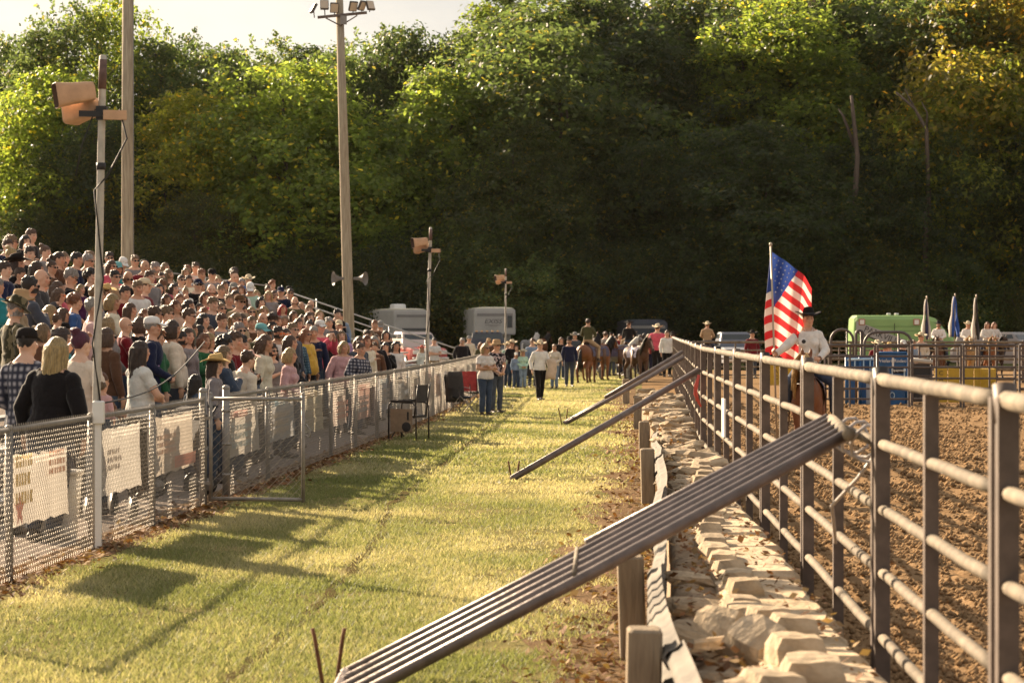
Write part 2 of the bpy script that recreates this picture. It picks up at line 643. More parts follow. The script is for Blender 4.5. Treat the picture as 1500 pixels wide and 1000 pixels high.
def litter(name, n, fn, size, label, zf=None, pal=((0.26, 0.13, 0.06), (0.16, 0.08, 0.04), (0.36, 0.24, 0.12))):
    xs = np.array([fn() for _ in range(n)])
    x, d, z = xs[:, 0], xs[:, 1], xs[:, 2]
    a = rng.random(n) * 2 * PI
    s = size * (0.5 + rng.random(n))
    t1 = np.stack([np.cos(a) * s, np.sin(a) * s, rng.normal(0, 0.3, n) * s], 1)
    t2 = np.stack([-np.sin(a) * s * 0.6, np.cos(a) * s * 0.6, rng.normal(0, 0.35, n) * s], 1)
    c = np.stack([x, d, z + size * 0.5], 1)
    V = np.stack([c - t1, c + t2, c + t1, c - t2], 1)
    p = np.array(pal)[rng.integers(0, len(pal), n)] * (0.6 + 0.7 * rng.random((n, 1)))
    me = np_mesh(name, V.reshape(-1, 3), np.arange(n * 4).reshape(-1, 4), [m_leaf_l], p)
    return tag(link(name, me), label, None, None, "stuff")


def f_verge():
    d = 9.5 * (60 / 9.5) ** random.random()
    return gr(d) - abs(random.gauss(0, 0.36)) - 0.02, d, 0.012


def f_fence():
    d = 15 * (70 / 15) ** random.random()
    return fl(d) + random.gauss(0.05, 0.16), d, 0.012


litter("fallen_leaves", 3200, f_verge, 0.028, "brown fallen leaves on the soil beside the guard rail")
litter("fallen_leaves", 4200, f_fence, 0.030, "brown fallen leaves along the foot of the wire fence")

# ------------------------------------------------------------------ trees
m_bark = mat("bark", (0.075, 0.055, 0.042), 0.9, var=0.35, scale=6, bump=0.6, bscale=9, stretch=(1, 1, 0.25))
m_bark_pale = mat("bark_pale", (0.11, 0.08, 0.062), 0.9, var=0.25, scale=6, bump=0.4, bscale=9, stretch=(1, 1, 0.25))
m_leaf = attr_mat("leaf", "tint", 0.5, 0.5, 3.9, 0.35, tb=0.8)


def crown_mesh(seed, H=14.0, R=4.4, base=0.22, lobes=26, per=520, leaf=0.20, shape=1.0, airy=0.0):
    r = np.random.default_rng(seed)
    cs, rs = [], []
    for i in range(lobes):
        t = (i + 0.5) / lobes
        zz = base + (1 - base) * t ** 0.9
        prof = math.sin(PI * min(1, 0.16 + 0.80 * (zz - base) / (1 - base))) ** (0.75 * shape)
        a = i * 2.39996 + r.normal(0, 0.4)
        rad = R * prof * (0.45 + 0.5 * r.random())
        cs.append((rad * math.cos(a), rad * math.sin(a), H * zz * (0.94 + 0.05 * r.random())))
        rs.append((0.28 + 0.16 * r.random()) * R * (0.65 + 0.5 * prof))
    cs.append((0, 0, H * 0.97)); rs.append(R * 0.26)
    cs, rs = np.array(cs), np.array(rs)
    allp, alln = [], []
    for c, q in zip(cs, rs):
        n = int(per * (q / (0.36 * R)) ** 2)
        # leaves sit in sprays on the lobe's skin
        m = max(8, n // 14)
        dirs = r.normal(0, 1, (m, 3))
        dirs[:, 2] += 0.25
        dirs /= np.linalg.norm(dirs, axis=1)[:, None]
        rad = q * (0.62 + 0.5 * r.random(m))
        sp = c + dirs * rad[:, None] * np.array([1.1, 1.1, 0.85])
        idx = r.integers(0, m, n)
        pts = sp[idx] + r.normal(0, 0.19 * q ** 0.5, (n, 3)) * np.array([1, 1, 0.7])
        allp.append(pts)
        nn = dirs[idx] * 0.9 + r.normal(0, 0.7, (n, 3)) + np.array([0, 0, 0.35])
        alln.append(nn)
    # thin twigs poking out of the outline
    tw = 26
    for k in range(tw):
        i = r.integers(len(cs) // 2, len(cs))
        d = r.normal(0, 1, 3); d[2] = abs(d[2]) + 0.6; d /= np.linalg.norm(d)
        n = 26
        t = np.sort(r.random(n))
        pts = cs[i] + d * (rs[i] * (0.8 + t * 0.75))[:, None] + r.normal(0, 0.10, (n, 3))
        allp.append(pts); alln.append(r.normal(0, 1, (n, 3)))
    Pp, Nn = np.concatenate(allp), np.concatenate(alln)
    Nn /= np.linalg.norm(Nn, axis=1)[:, None] + 1e-9
    n = len(Pp)
    ref = r.normal(0, 1, (n, 3))
    t1 = np.cross(Nn, ref); t1 /= np.linalg.norm(t1, axis=1)[:, None] + 1e-9
    t2 = np.cross(Nn, t1)
    s = (leaf * (0.6 + 0.8 * r.random(n)))[:, None]
    V = np.stack([Pp - t1 * s, Pp - t2 * s * 0.55 + Nn * s * 0.12, Pp + t1 * s, Pp + t2 * s * 0.55 + Nn * s * 0.12], 1)
    u = r.random((n, 1))
    clump = fbm(Pp[:, 0] * 0.5 + seed, Pp[:, 2] * 0.5, seed)[:, None]
    c = np.array([0.028, 0.043, 0.012]) * (1 - u) + np.array([0.066, 0.082, 0.024]) * u
    c = c * (0.65 + 0.8 * clump)
    yl = r.random(n) < 0.05
    c[yl] = np.array([0.17, 0.14, 0.025])
    return np_mesh("crown", V.reshape(-1, 3), np.arange(n * 4).reshape(-1, 4), [m_leaf], c), cs


def trunk_mesh(seed, cs, H=14.0, r0=0.24, limbs=9, m=None):
    r = random.Random(seed)
    mb = MB()
    pts = [(0, 0, -0.6)]
    x = y = 0
    for i in range(1, 8):
        x += r.gauss(0, 0.16); y += r.gauss(0, 0.16)
        pts.append((x, y, H * 0.92 * i / 7))
    mb.tube(pts, [r0 * (1.25 if i == 0 else 1 - 0.115 * i) for i in range(8)], 7)
    for c in r.sample(list(cs), min(limbs, len(cs))):
        k = max(1, min(6, int(7 * (c[2] / H) * 0.55)))
        a = Vector(pts[k])
        b = Vector(c)
        mid = (a + b) / 2 + Vector((r.gauss(0, 0.3), r.gauss(0, 0.3), -0.3))
        mb.tube([a, mid, b], [r0 * 0.42, r0 * 0.26, 0.03], 5)
    return mb.mesh("trunk", m or m_bark, True)


VAR = {}
for key, args in {
    "broad": dict(seed=1, H=14, R=5.0, base=0.16, lobes=34, per=1150, leaf=0.115),
    "round": dict(seed=2, H=13, R=4.6, base=0.10, lobes=30, per=1200, leaf=0.11),
    "tall": dict(seed=3, H=18, R=4.2, base=0.22, lobes=36, per=1050, leaf=0.12, shape=0.8),
    "spire": dict(seed=4, H=16, R=2.8, base=0.10, lobes=30, per=760, leaf=0.10, shape=1.4),
    "loose": dict(seed=5, H=17, R=4.2, base=0.30, lobes=22, per=760, leaf=0.11),
    "bush": dict(seed=6, H=4.0, R=2.6, base=0.02, lobes=18, per=900, leaf=0.06, shape=0.7),
}.items():
    cm, cs = crown_mesh(**args)
    VAR[key] = (cm, trunk_mesh(args["seed"], cs, args["H"], 0.05 * args["H"] ** 0.6, 9 if key != "bush" else 4), args["H"], args["R"])

TREES = []


def tree(kind, xpx, d, top_px=None, height=None, wid=1.0, tint=(1, 1, 1), rz=None, name=None, label=None, group="trees on the wooded slope", shift=0.0):
    cm, tm, H, R = VAR[kind]
    X = (xpx - 750) * d / F
    z0 = float(hill(X, d)) - 0.15 if d > 150 else -0.05
    if height is None:
        height = EYE + (HOR - top_px) * d / F - z0
    s = height / H
    root = empty(name or ("shrub" if kind == "bush" else "tree"), (X, d, z0), random.random() * 6.28 if rz is None else rz)
    root.scale = (s * wid, s * wid, s)
    t = link("trunk", tm, root)
    c = link("crown", cm, root)
    c.color = (*tint, 1)
    root["group"] = group
    root["category"] = "shrub" if kind == "bush" else "tree"
    if label:
        root["label"] = label
    TREES.append((root, kind, xpx, d, z0 + height, tint, label))
    return root


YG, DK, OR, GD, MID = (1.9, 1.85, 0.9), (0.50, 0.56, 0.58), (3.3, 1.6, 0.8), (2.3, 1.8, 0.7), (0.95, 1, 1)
# skyline and named trees read off the photograph
main = [
    ("broad", 15, 186, 78, 0.8, MID), ("loose", 112, 178, 14, 0.85, MID), ("loose", 172, 180, 0, 0.8, YG), ("spire", 62, 172, 48, 1.2, MID),
    ("round", 75, 166, 120, 1.1, YG), ("spire", 228, 176, 66, 1.2, MID), ("loose", 268, 184, 60, 0.9, DK), ("round", 150, 160, 190, 1.1, DK),
    ("broad", 318, 176, 92, 0.9, MID), ("spire", 345, 186, 84, 1.1, YG), ("loose", 405, 184, 66, 0.95, MID), ("spire", 385, 178, 100, 1.2, YG),
    ("round", 285, 162, 150, 1.1, GD), ("round", 430, 160, 112, 1.25, (1.75, 1.75, 1.0)), ("spire", 452, 180, 72, 1.2, DK), ("spire", 480, 186, 84, 1.1, MID),
    ("broad", 500, 170, 100, 0.9, MID), ("loose", 560, 184, 56, 1.0, MID), ("broad", 590, 176, 66, 0.9, DK), ("spire", 536, 174, 96, 1.2, DK),
    ("loose", 640, 184, 74, 0.9, YG), ("round", 655, 160, 122, 1.15, (1.45, 1.5, 0.9)), ("spire", 706, 174, 2, 1.2, YG), ("spire", 742, 178, -20, 1.2, MID),
    ("round", 690, 164, 150, 1.0, DK), ("tall", 790, 166, -40, 1.35, MID), ("tall", 862, 170, -60, 1.3, DK), ("round", 800, 158, 60, 1.3, MID),
    ("tall", 905, 176, -20, 1.1, DK), ("spire", 952, 186, 22, 1.4, DK), ("broad", 930, 164, 60, 1.2, DK), ("broad", 1000, 174, -10, 1.1, DK),
    ("round", 1060, 178, -14, 1.25, GD), ("tall", 1090, 166, 20, 1.1, DK), ("tall", 1140, 162, -60, 1.3, (1.7, 1.7, 0.95)), ("broad", 1200, 168, -50, 1.3, MID),
    ("tall", 1255, 176, -90, 1.2, YG), ("broad", 1310, 170, -60, 1.2, MID), ("tall", 1380, 162, -40, 1.2, MID), ("broad", 1450, 160, -30, 1.1, (2.3, 1.5, 0.8)),
    ("round", 1425, 155, 95, 1.05, (2.0, 1.7, 0.8)), ("tall", 1490, 166, -60, 1.2, (1.6, 1.3, 0.8)), ("tall", 1540, 170, -80, 1.3, MID), ("round", 1380, 152, 200, 1.0, MID),
]
for k, x, d, t, w, c in main:
    if x < 700:
        d = 152 + (d - 152) * 0.62
        c = tuple(v * 1.12 for v in c)
    else:
        t = max(t, -14 + (int(x) % 7) * 4)
    tree(k, x, d, t, None, w, c)
# second storey of smaller trees under them
rr = random.Random(3)
for i in range(30):
    x = -60 + i * 55 + rr.uniform(-18, 18)
    d = rr.uniform(150, 157)
    top = rr.uniform(190, 300) if x > 700 else rr.uniform(285, 370)
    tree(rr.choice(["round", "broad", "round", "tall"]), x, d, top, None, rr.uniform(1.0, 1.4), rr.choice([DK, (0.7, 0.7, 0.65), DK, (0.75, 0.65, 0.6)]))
for i in range(16):
    x = -80 + i * 105 + rr.uniform(-30, 30)
    d = rr.uniform(190, 206)
    tree(rr.choice(["tall", "broad", "loose"]), x, d, (rr.uniform(150, 210) if x < 700 else rr.uniform(30, 100)), None, 1.2, rr.choice([MID, YG, MID, GD]))
for i in range(34):
    x = -70 + i * 48 + rr.uniform(-16, 16)
    d = rr.uniform(146, 150)
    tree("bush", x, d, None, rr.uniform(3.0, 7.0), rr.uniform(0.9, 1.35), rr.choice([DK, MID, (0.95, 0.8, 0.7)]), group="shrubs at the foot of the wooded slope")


# bare trunks showing in the dark wood on the slope
def bare_tree(pts_px, d, r, label, limbs=()):
    base = P(*pts_px[0], d)
    z0 = float(hill(base.x, d)) if d > 150 else 0
    base.z = min(base.z, z0 + 6)
    root = empty("bare_tree", (base.x, d, base.z))
    mb = MB()
    pp = [P(x, y, d) - base for x, y in pts_px]
    pp[0].z -= 4
    mb.tube(pp, [r * (1 - 0.6 * i / (len(pp) - 1)) for i in range(len(pp))], 7)
    for lm in limbs:
        q = [P(x, y, d + 0.3) - base for x, y in lm]
        mb.tube(q, [r * 0.6 * (1 - 0.7 * i / (len(q) - 1)) for i in range(len(q))], 5)
    mb.build("trunk", m_bark_pale, root, True)
    tag(root, label, "tree", "bare trunks in the wood")


bare_tree([(1240, 358), (1252, 300), (1256, 230), (1250, 170), (1247, 140)], 149.5, 0.22, "thin bare pale trunk curving up through the dark wood above the flag", [[(1252, 215), (1235, 170), (1228, 160)]])
bare_tree([(1362, 250), (1357, 190), (1340, 160), (1312, 135)], 149.0, 0.15, "dead forked branches sticking out of the dark wood under the orange maple", [[(1357, 190), (1358, 165), (1350, 150)], [(1340, 160), (1325, 130)]])
bare_tree([(1354, 390), (1356, 340), (1355, 310)], 147.5, 0.22, "short reddish bare trunk low in the wood above the three furled flags")
# ------------------------------------------------------------------ materials for built things
m_galv = mat("galvanised_steel", (0.26, 0.24, 0.215), 0.55, 0.4, var=0.2, scale=14)
m_wire = mat("fence_wire", (0.42, 0.37, 0.30), 0.5, 0.35)
m_ppole = mat("pale_pole", (0.50, 0.455, 0.385), 0.6, 0.1, var=0.16, scale=10, spec=0.3)
m_pipe = mat("weathered_pipe", (0.185, 0.148, 0.105), 0.8, 0.0, var=0.42, scale=7, bump=0.2, bscale=40, spec=0.25, detail=7)
m_post = mat("dark_post", (0.12, 0.088, 0.07), 0.6, 0.2, var=0.25, scale=9)
m_brace = mat("brown_pipe", (0.15, 0.115, 0.10), 0.42, 0.35, var=0.3, scale=7, bump=0.2, bscale=25)
m_black = mat("black_plastic", (0.018, 0.016, 0.016), 0.5)
m_rust = mat("rust", (0.16, 0.065, 0.03), 0.85, var=0.35, scale=30)
m_wood = mat("pole_wood", (0.46, 0.39, 0.28), 0.85, col2=(0.25, 0.20, 0.14), scale=5, bump=0.7, bscale=6, stretch=(6, 6, 0.35), detail=8, spec=0.1)
m_post_wood = mat("post_wood", (0.34, 0.27, 0.19), 0.85, col2=(0.22, 0.17, 0.12), scale=6, bump=0.6, bscale=9, stretch=(5, 5, 0.6), detail=7, spec=0.1)
m_stone = mat("pale_stone", (0.46, 0.38, 0.27), 0.9, var=0.34, scale=7, bump=0.8, bscale=22, objcol=True, detail=7, spec=0.1)
m_conc = mat("concrete", (0.42, 0.37, 0.30), 0.9, col2=(0.30, 0.25, 0.19), scale=6, bump=0.7, bscale=30, detail=8, spec=0.1)
m_rubble = mat("rubble_soil", (0.20, 0.14, 0.09), 0.95, col2=(0.42, 0.33, 0.23), scale=7, bump=1.0, bscale=18, detail=9, spec=0.1)
m_rail = mat("rail_steel", (0.135, 0.113, 0.088), 0.85, 0.0, var=0.5, scale=3, bump=0.2, bscale=20)
m_tan = mat("tan_plastic", (0.56, 0.34, 0.20), 0.6, var=0.12, scale=9)
m_tan_in = mat("horn_throat", (0.10, 0.055, 0.035), 0.7)
m_plank = mat("aluminium_plank", (0.45, 0.44, 0.42), 0.45, 0.5, var=0.15, scale=4)
m_white = mat("white_paint", (0.74, 0.72, 0.68), 0.4, var=0.06, scale=3)
m_cable = mat("black_cable", (0.02, 0.018, 0.016), 0.6)

# ------------------------------------------------------------------ chain link fence
FH = 1.20


def chain_mesh(L, H, p=0.0375, r=0.00175):
    nw, ns = int(round(L / p)), int(round(H / p))
    vs, fs = [], []
    for j in range(nw):
        base = len(vs)
        for i in range(ns + 1):
            x = (j + ((i + j) % 2)) * p
            z = i * p
            if i == ns:
                z += 0.012
            y = 0.0016 if (i % 2) else -0.0016
            for k in range(3):
                a = 2 * PI * k / 3
                vs.append((x + r * math.cos(a) * 0.9, y + r * math.sin(a), z - r * math.cos(a) * 0.6))
        for i in range(ns):
            for k in range(3):
                k2 = (k + 1) % 3
                a = base + i * 3
                fs.append((a + k, a + k2, a + 3 + k2, a + 3 + k))
    return np_mesh("chain_link", np.array(vs), np.array(fs), [m_wire])


CH = chain_mesh(3.0, FH - 0.05)
POST_D = [15.4, 18.2, 20.9, 23.5, 26.2, 27.6] + [27.6 + 2.95 * i for i in range(1, 22)]
POST_D = [d for d in POST_D if d < 91]
fence = empty("chain_link_fence", (fl(26.2), 26.2, 0))
tag(fence, "low galvanised chain link fence running along the front of the crowd", "fence")
fo = Vector((fl(26.2), 26.2, 0))
mb_post = MB().tube([(0, 0, 0), (0, 0, FH - 0.03)], 0.030, 8).ell((0, 0, FH - 0.03), (0.034, 0.034, 0.03), 8, 6)
post_me = mb_post.mesh("post", m_galv, True)
mb_tp = MB().tube([(0, 0, 0), (0, 0, FH + 0.05)], 0.042, 10).ell((0, 0, FH + 0.05), (0.046, 0.046, 0.04), 10, 6)
for z in (0.25, 0.6, 0.98):
    mb_tp.tube([(0, 0, z), (0, 0, z + 0.03)], 0.050, 10)
tpost_me = mb_tp.mesh("post", m_galv, True)
for d in POST_D:
    o = link("post", tpost_me if d in (26.2, 27.6) else post_me, fence, Vector((fl(d), d, 0)) - fo)
for a, b in zip(POST_D, POST_D[1:]):
    if a == 26.2:
        continue
    A, B = Vector((fl(a), a, 0)), Vector((fl(b), b, 0))
    v = B - A
    ang = math.atan2(v.y, v.x)
    c = link("chain_link", CH, fence, A - fo + Vector((0.034, 0, 0.025)), ang)
    c.scale = (v.length / 3.0, 1, 1)
    MB().tube([A - fo + Vector((0, 0, FH - 0.045)), B - fo + Vector((0, 0, FH - 0.045))], 0.021, 8).build("top_rail", m_galv, fence, True)

# open gate, swung out over the lawn
g0 = Vector((fl(26.2) + 0.09, 26.15, 0.06))
g1 = P(444, 742, 26.0); g1.z = 0.06
gv = g1 - g0
gate = empty("gate", g0, math.atan2(gv.y, gv.x))
tag(gate, "open chain link gate swung out over the grass from the fence", "gate")
GL = gv.length
for x in (0, GL):
    MB().tube([(x, 0, 0), (x, 0, FH - 0.04)], 0.021, 8).ell((x, 0, FH - 0.04), 0.023, 8, 6).build("gate_post", m_galv, gate, True)
for z in (0.03, FH - 0.09):
    MB().tube([(0, 0, z), (GL, 0, z)], 0.021, 8).build("gate_rail", m_galv, gate, True)
cg = link("chain_link", chain_mesh(GL, FH - 0.12, 0.043, 0.0024), gate, (0, 0.004, 0.03))
MB().tube([(GL + 0.03, 0, 0.72), (GL + 0.07, 0, 0.70), (GL + 0.08, 0, 0.78), (GL + 0.03, 0, 0.84)], 0.010, 6).build("latch", m_galv, gate, True)
for z in (0.2, 0.9):
    MB().box((-0.04, 0, z), (0.09, 0.05, 0.035)).build("hinge", m_galv, gate)

# ------------------------------------------------------------------ banners hung behind the fence
BAN = []


def banner(d0, d1, z0, z1, col, label, prints=(), dr=0.0, off=0.07):
    A, B = Vector((fl(d0) - off, d0, 0)), Vector((fl(d1) - off, d1, 0))
    v = B - A
    L = v.length
    root = empty("banner", A, math.atan2(v.y, v.x))
    col = tuple(c * 0.80 for c in col)
    m = mat("vinyl_%d" % len(BAN), col, 0.6, var=0.10, scale=3.0, trans=0.5, bump=0.2, bscale=5)
    n = 14
    mb = MB()
    vs = []
    for i in range(n + 1):
        t = i / n
        for k in range(4):
            zz = z0 + (z1 - z0) * k / 3 - (dr * t) - 0.018 * math.sin(PI * t) * (k == 3) + 0.012 * math.sin(i * 2.1 + k)
            vs.append((L * t, 0.012 * math.sin(i * 1.3 + k * 0.9), zz))
    fs = [(i * 4 + k, (i + 1) * 4 + k, (i + 1) * 4 + k + 1, i * 4 + k + 1) for i in range(n) for k in range(3)]
    mb.add(vs, fs).build("sheet", m, root, True)
    for kind, t, z, w, h, c in prints:
        c = tuple(0.55 * a + 0.45 * b for a, b in zip(c, col))
        mp_ = mat("print_%d_%d" % (len(BAN), int(t * 1000) + int(z * 100)), c, 0.6, trans=0.4)
        q = MB()
        x, zz = L * t, z0 + (z1 - z0) * z
        if kind == 'star':
            pts = []
            for i in range(10):
                a = PI / 2 + i * PI / 5
                r_ = (w if i % 2 == 0 else w * 0.45)
                pts.append((x + r_ * math.cos(a), -0.03, zz + r_ * math.sin(a)))
            q.add(pts + [(x, -0.03, zz)], [(10, i, (i + 1) % 10) for i in range(10)])
        elif kind == 'rows':
            rnd = random.Random(len(BAN))
            yy = 0
            for row in range(3):
                xx = x
                while xx < x + w:
                    ww = rnd.uniform(0.03, 0.09)
                    q.add([(xx, -0.03, zz - yy), (xx + ww, -0.03, zz - yy), (xx + ww, -0.03, zz - yy + h * 0.24), (xx, -0.03, zz - yy + h * 0.24)], [(0, 1, 2, 3)])
                    xx += ww + 0.025
                yy += h * 0.36
        else:
            q.add([(x, -0.03, zz), (x + w, -0.03, zz), (x + w, -0.03, zz + h), (x, -0.03, zz + h)], [(0, 1, 2, 3)])
        q.build("print", mp_, root)
    tag(root, label, "banner", "banners hung on the wire fence")
    BAN.append(root)
    return root


banner(18.35, 20.35, 0.40, 0.96, (0.66, 0.60, 0.52), "cream banner with yellow and red print, in the bay beside the near speaker pole",
       [('rows', 0.10, 0.80, 0.45, 0.40, (0.75, 0.52, 0.10)), ('rows', 0.62, 0.86, 0.5, 0.2, (0.72, 0.30, 0.16)), ('star', 0.16, 0.22, 0.15, 0.1, (0.72, 0.16, 0.12))], 0.03)
banner(21.05, 23.3, 0.42, 1.03, (0.68, 0.63, 0.56), "plain whitish banner just past the near speaker pole",
       [('rows', 0.3, 0.6, 0.5, 0.2, (0.60, 0.50, 0.44))])
banner(23.65, 26.0, 0.46, 1.05, (0.64, 0.56, 0.47), "beige banner with a pink stripe next to the gate post",
       [('bar', 0.5, 0.06, 1.15, 0.12, (0.70, 0.22, 0.18)), ('rows', 0.12, 0.6, 0.9, 0.2, (0.62, 0.36, 0.28))])
pal = [((0.62, 0.57, 0.50), "off white"), ((0.60, 0.50, 0.44), "dusty pink"), ((0.50, 0.50, 0.50), "pale grey"), ((0.55, 0.36, 0.30), "faded red"), ((0.58, 0.54, 0.42), "straw coloured"), ((0.42, 0.44, 0.50), "bluish grey")]
anch = ["seen through the open gate", "second past the open gate", "just past the gate edge with a dark corner", "fourth past the gate", "halfway to the camp chair", "just before the camp chair",
        "straight behind the camp chair", "between the camp chair and the second speaker pole", "just before the second speaker pole", "just past the second speaker pole", "behind the blue folding chair",
        "behind the woman in the white shirt", "past the couple", "before the far speaker pole", "at the foot of the far speaker pole", "last bay of the fence"]
prs = [(0.70, 0.25, 0.20), (0.25, 0.45, 0.55), (0.60, 0.45, 0.30), (0.65, 0.58, 0.52)]
bays = [(a, b) for a, b in zip(POST_D, POST_D[1:]) if a >= 27.6]
for i, (a, b) in enumerate(bays[:16]):
    c, nm = pal[(i * 2 + i // 3) % 6]
    f0, f1 = (0.08, 0.92) if i < 2 else (0.12 + 0.1 * (i % 2), 0.78 + 0.1 * ((i + 1) % 2))
    zz0 = 0.42 + 0.06 * ((i * 7) % 4) / 4
    banner(a + (b - a) * f0, a + (b - a) * f1, zz0, 0.98 + 0.04 * (i % 3), c, nm + " banner on the wire fence, " + anch[i],
           [('bar', 0.1, 0.82, 1.2, 0.08, prs[i % 4]), ('rows', 0.15, 0.55, 1.4, 0.28, prs[(i + 1) % 4])])

# ------------------------------------------------------------------ speaker poles
def horn(root, loc, yaw, s=1.0, pitch=-0.15):
    """square paging horn, mouth towards local -x"""
    M = Matrix.Translation(Vector(loc)) @ Matrix.Rotation(yaw, 4, 'Z') @ Matrix.Rotation(pitch, 4, 'Y')
    def sq(x, w, h, n=16):
        out = []
        for k in range(n):
            a = 2 * PI * (k + 0.5) / n
            c, s_ = math.cos(a), math.sin(a)
            e = 0.30
            out.append(M @ Vector((x * s, w * s * math.copysign(abs(c) ** e, c), h * s * math.copysign(abs(s_) ** e, s_))))
        return out
    prof = [(-0.27, 0.115, 0.105), (-0.262, 0.122, 0.112), (-0.24, 0.115, 0.105), (-0.12, 0.098, 0.090), (0.0, 0.088, 0.085), (0.06, 0.080, 0.078), (0.075, 0.045, 0.045)]
    h = MB().loft([sq(*p) for p in prof], caps=False).add(sq(0.075, 0.045, 0.045), [tuple(range(16))]).build("horn", m_tan, root, True)
    MB().loft([sq(*p) for p in [(-0.27, 0.113, 0.103), (-0.15, 0.07, 0.065), (-0.05, 0.035, 0.035)]], caps=False).add(sq(-0.05, 0.035, 0.035), [tuple(range(16))]).build("throat", m_tan_in, h, True)
    MB().box((0, 0, 0), (0.06 * s, 0.05 * s, 0.10 * s), M=M @ Matrix.Translation(Vector((-0.14 * s, 0, -0.0)))).build("reentrant_cone", m_tan, h)


def speaker_pole(xb, yb, xt, yt, d, label, big=False, r=0.036):
    b = P(xb, yb, d)
    b.z = 0
    t = P(xt, yt, d) - b
    root = empty("speaker_pole", b)
    MB().tube([(0, 0, 0), t * 0.25, t * 0.5, t * 0.93, t], [r * 1.05, r, r * 0.95, r * 0.9, r * 0.9], 12).ell(t, (r * 0.9, r * 0.9, r * 0.6), 12, 6).build("pole", m_ppole, root, True)
    MB().tube([t * 0.935, t * 0.995], r * 0.98, 12).build("rust_sleeve", mat("sleeve", (0.13, 0.075, 0.06), 0.7, var=0.3, scale=20), root, True)
    k = t * 0.905
    horn(root, k + Vector((-0.13, -0.04, 0.10)), 0.35, 1.0)
    horn(root, k + Vector((-0.10, 0.10, -0.02)), -0.55, 0.95)
    mbk = MB()
    mbk.box(k + Vector((-0.02, -0.045, -0.09)), (0.34, 0.05, 0.05), 0.18)
    mbk.box(k + Vector((0.0, 0, -0.08)), (0.09, 0.10, 0.12))
    mbk.build("bracket", m_black, root)
    MB().box(k + Vector((0.12, -0.05, -0.10)), (0.20, 0.07, 0.08), 0.2).build("junction_box", m_tan, root)
    q = t * 0.8
    MB().tube([k + Vector((-0.05, -0.05, -0.05)), k + Vector((-0.16, -0.06, -0.35)), k + Vector((-0.22, -0.05, -0.62))], 0.006, 5).build("cable", m_cable, root, True)
    MB().tube([k + Vector((0.16, -0.05, -0.05)), k + Vector((0.22, -0.03, -0.3)), k + Vector((0.06, -0.06, -0.62)), q + Vector((-0.05, -0.05, -0.3)), t * 0.55 + Vector((0.045, -0.03, 0)), t * 0.42 + Vector((-0.04, -0.03, 0)), t * 0.30 + Vector((0.04, -0.03, 0))], 0.008, 6).build("cable", m_cable, root, True)
    MB().tube([q + Vector((0, 0, -0.12)), q + Vector((0, 0, -0.06))], r * 1.15, 10).build("strap", m_black, root, True)
    tag(root, label, "speaker pole", "speaker poles along the wire fence")
    return root


sp = speaker_pole(137, 806, 151, 84, 20.9, "tall grey pole with tan horn speakers standing nearest, beside the crowd")
MB().box((0.045, -0.03, 0.62), (0.055, 0.03, 1.18)).build("conduit", m_white, sp)
MB().box((0.05, -0.04, 1.20), (0.10, 0.07, 0.20), bev=0.01).build("switch_box", m_white, sp)
speaker_pole(623, 613, 631, 334, 52.5, "grey horn speaker pole beside the fence near the folding chairs")
speaker_pole(740, 560, 741, 394, 88.5, "small far grey horn speaker pole in front of the white horse trailer")
MB()
cab = MB()
pts = []
for i in range(15):
    t = i / 14
    A, B = P(151, 590, 20.9), P(300, 500, 31)
    p = A.lerp(B, t)
    p.z -= 0.5 * math.sin(PI * t) * 0.35
    pts.append(p)
tag(cab.tube(pts, 0.008, 5).build("speaker_cable", m_cable, None, True), "thin black cable sagging from the near speaker pole across the crowd", "cable")

# ------------------------------------------------------------------ tall wooden poles
d = 62
b = P(186, 640, d); b.z = 0
t = P(187.5, -60, d) - b
root = empty("utility_pole", b)
MB().tube([(0, 0, 0), t * 0.3, t * 0.6, t], [0.165, 0.158, 0.150, 0.138], 18).build("pole", m_wood, root, True)
MB().tube([(0.17, -0.02, 0), t * 0.5 + Vector((0.158, -0.02, 0)), t + Vector((0.142, -0.02, 0))], 0.014, 5).build("conduit", m_galv, root, True)
tag(root, "thick bare wooden utility pole rising out of the crowd beyond the speaker pole", "pole")

d = 85
b = P(513.5, 560, d); b.z = 0
t = P(497, -12, d) - b
root = empty("floodlight_pole", b)
MB().tube([(0, 0, 0), t * 0.3, t * 0.6, t], [0.20, 0.185, 0.165, 0.13], 16).build("pole", m_wood, root, True)
arm_c = P(501, 24, d) - b
sA = d / F
AL = P(466, 27, d) - b
AR = P(538, 20, d) - b
MB().tube([AL + Vector((0, -0.17, 0)), AR + Vector((0, -0.17, 0))], 0.055, 6).build("crossarm", m_brace, root)
for e in (P(478, 28, d) - b, P(524, 24, d) - b):
    MB().tube([e + Vector((0, -0.17, 0)), P(499.5, 39, d) - b + Vector((0, -0.15, 0))], 0.025, 5).build("arm_brace", m_brace, root)
MB().box(P(504, 31, d) - b + Vector((0, -0.2, 0)), (0.22, 0.16, 0.3)).build("junction_box", m_galv, root)
m_lamp = mat("lamp_housing", (0.10, 0.085, 0.075), 0.5, 0.4)
m_lens = mat("lamp_lens", (0.55, 0.45, 0.34), 0.25)
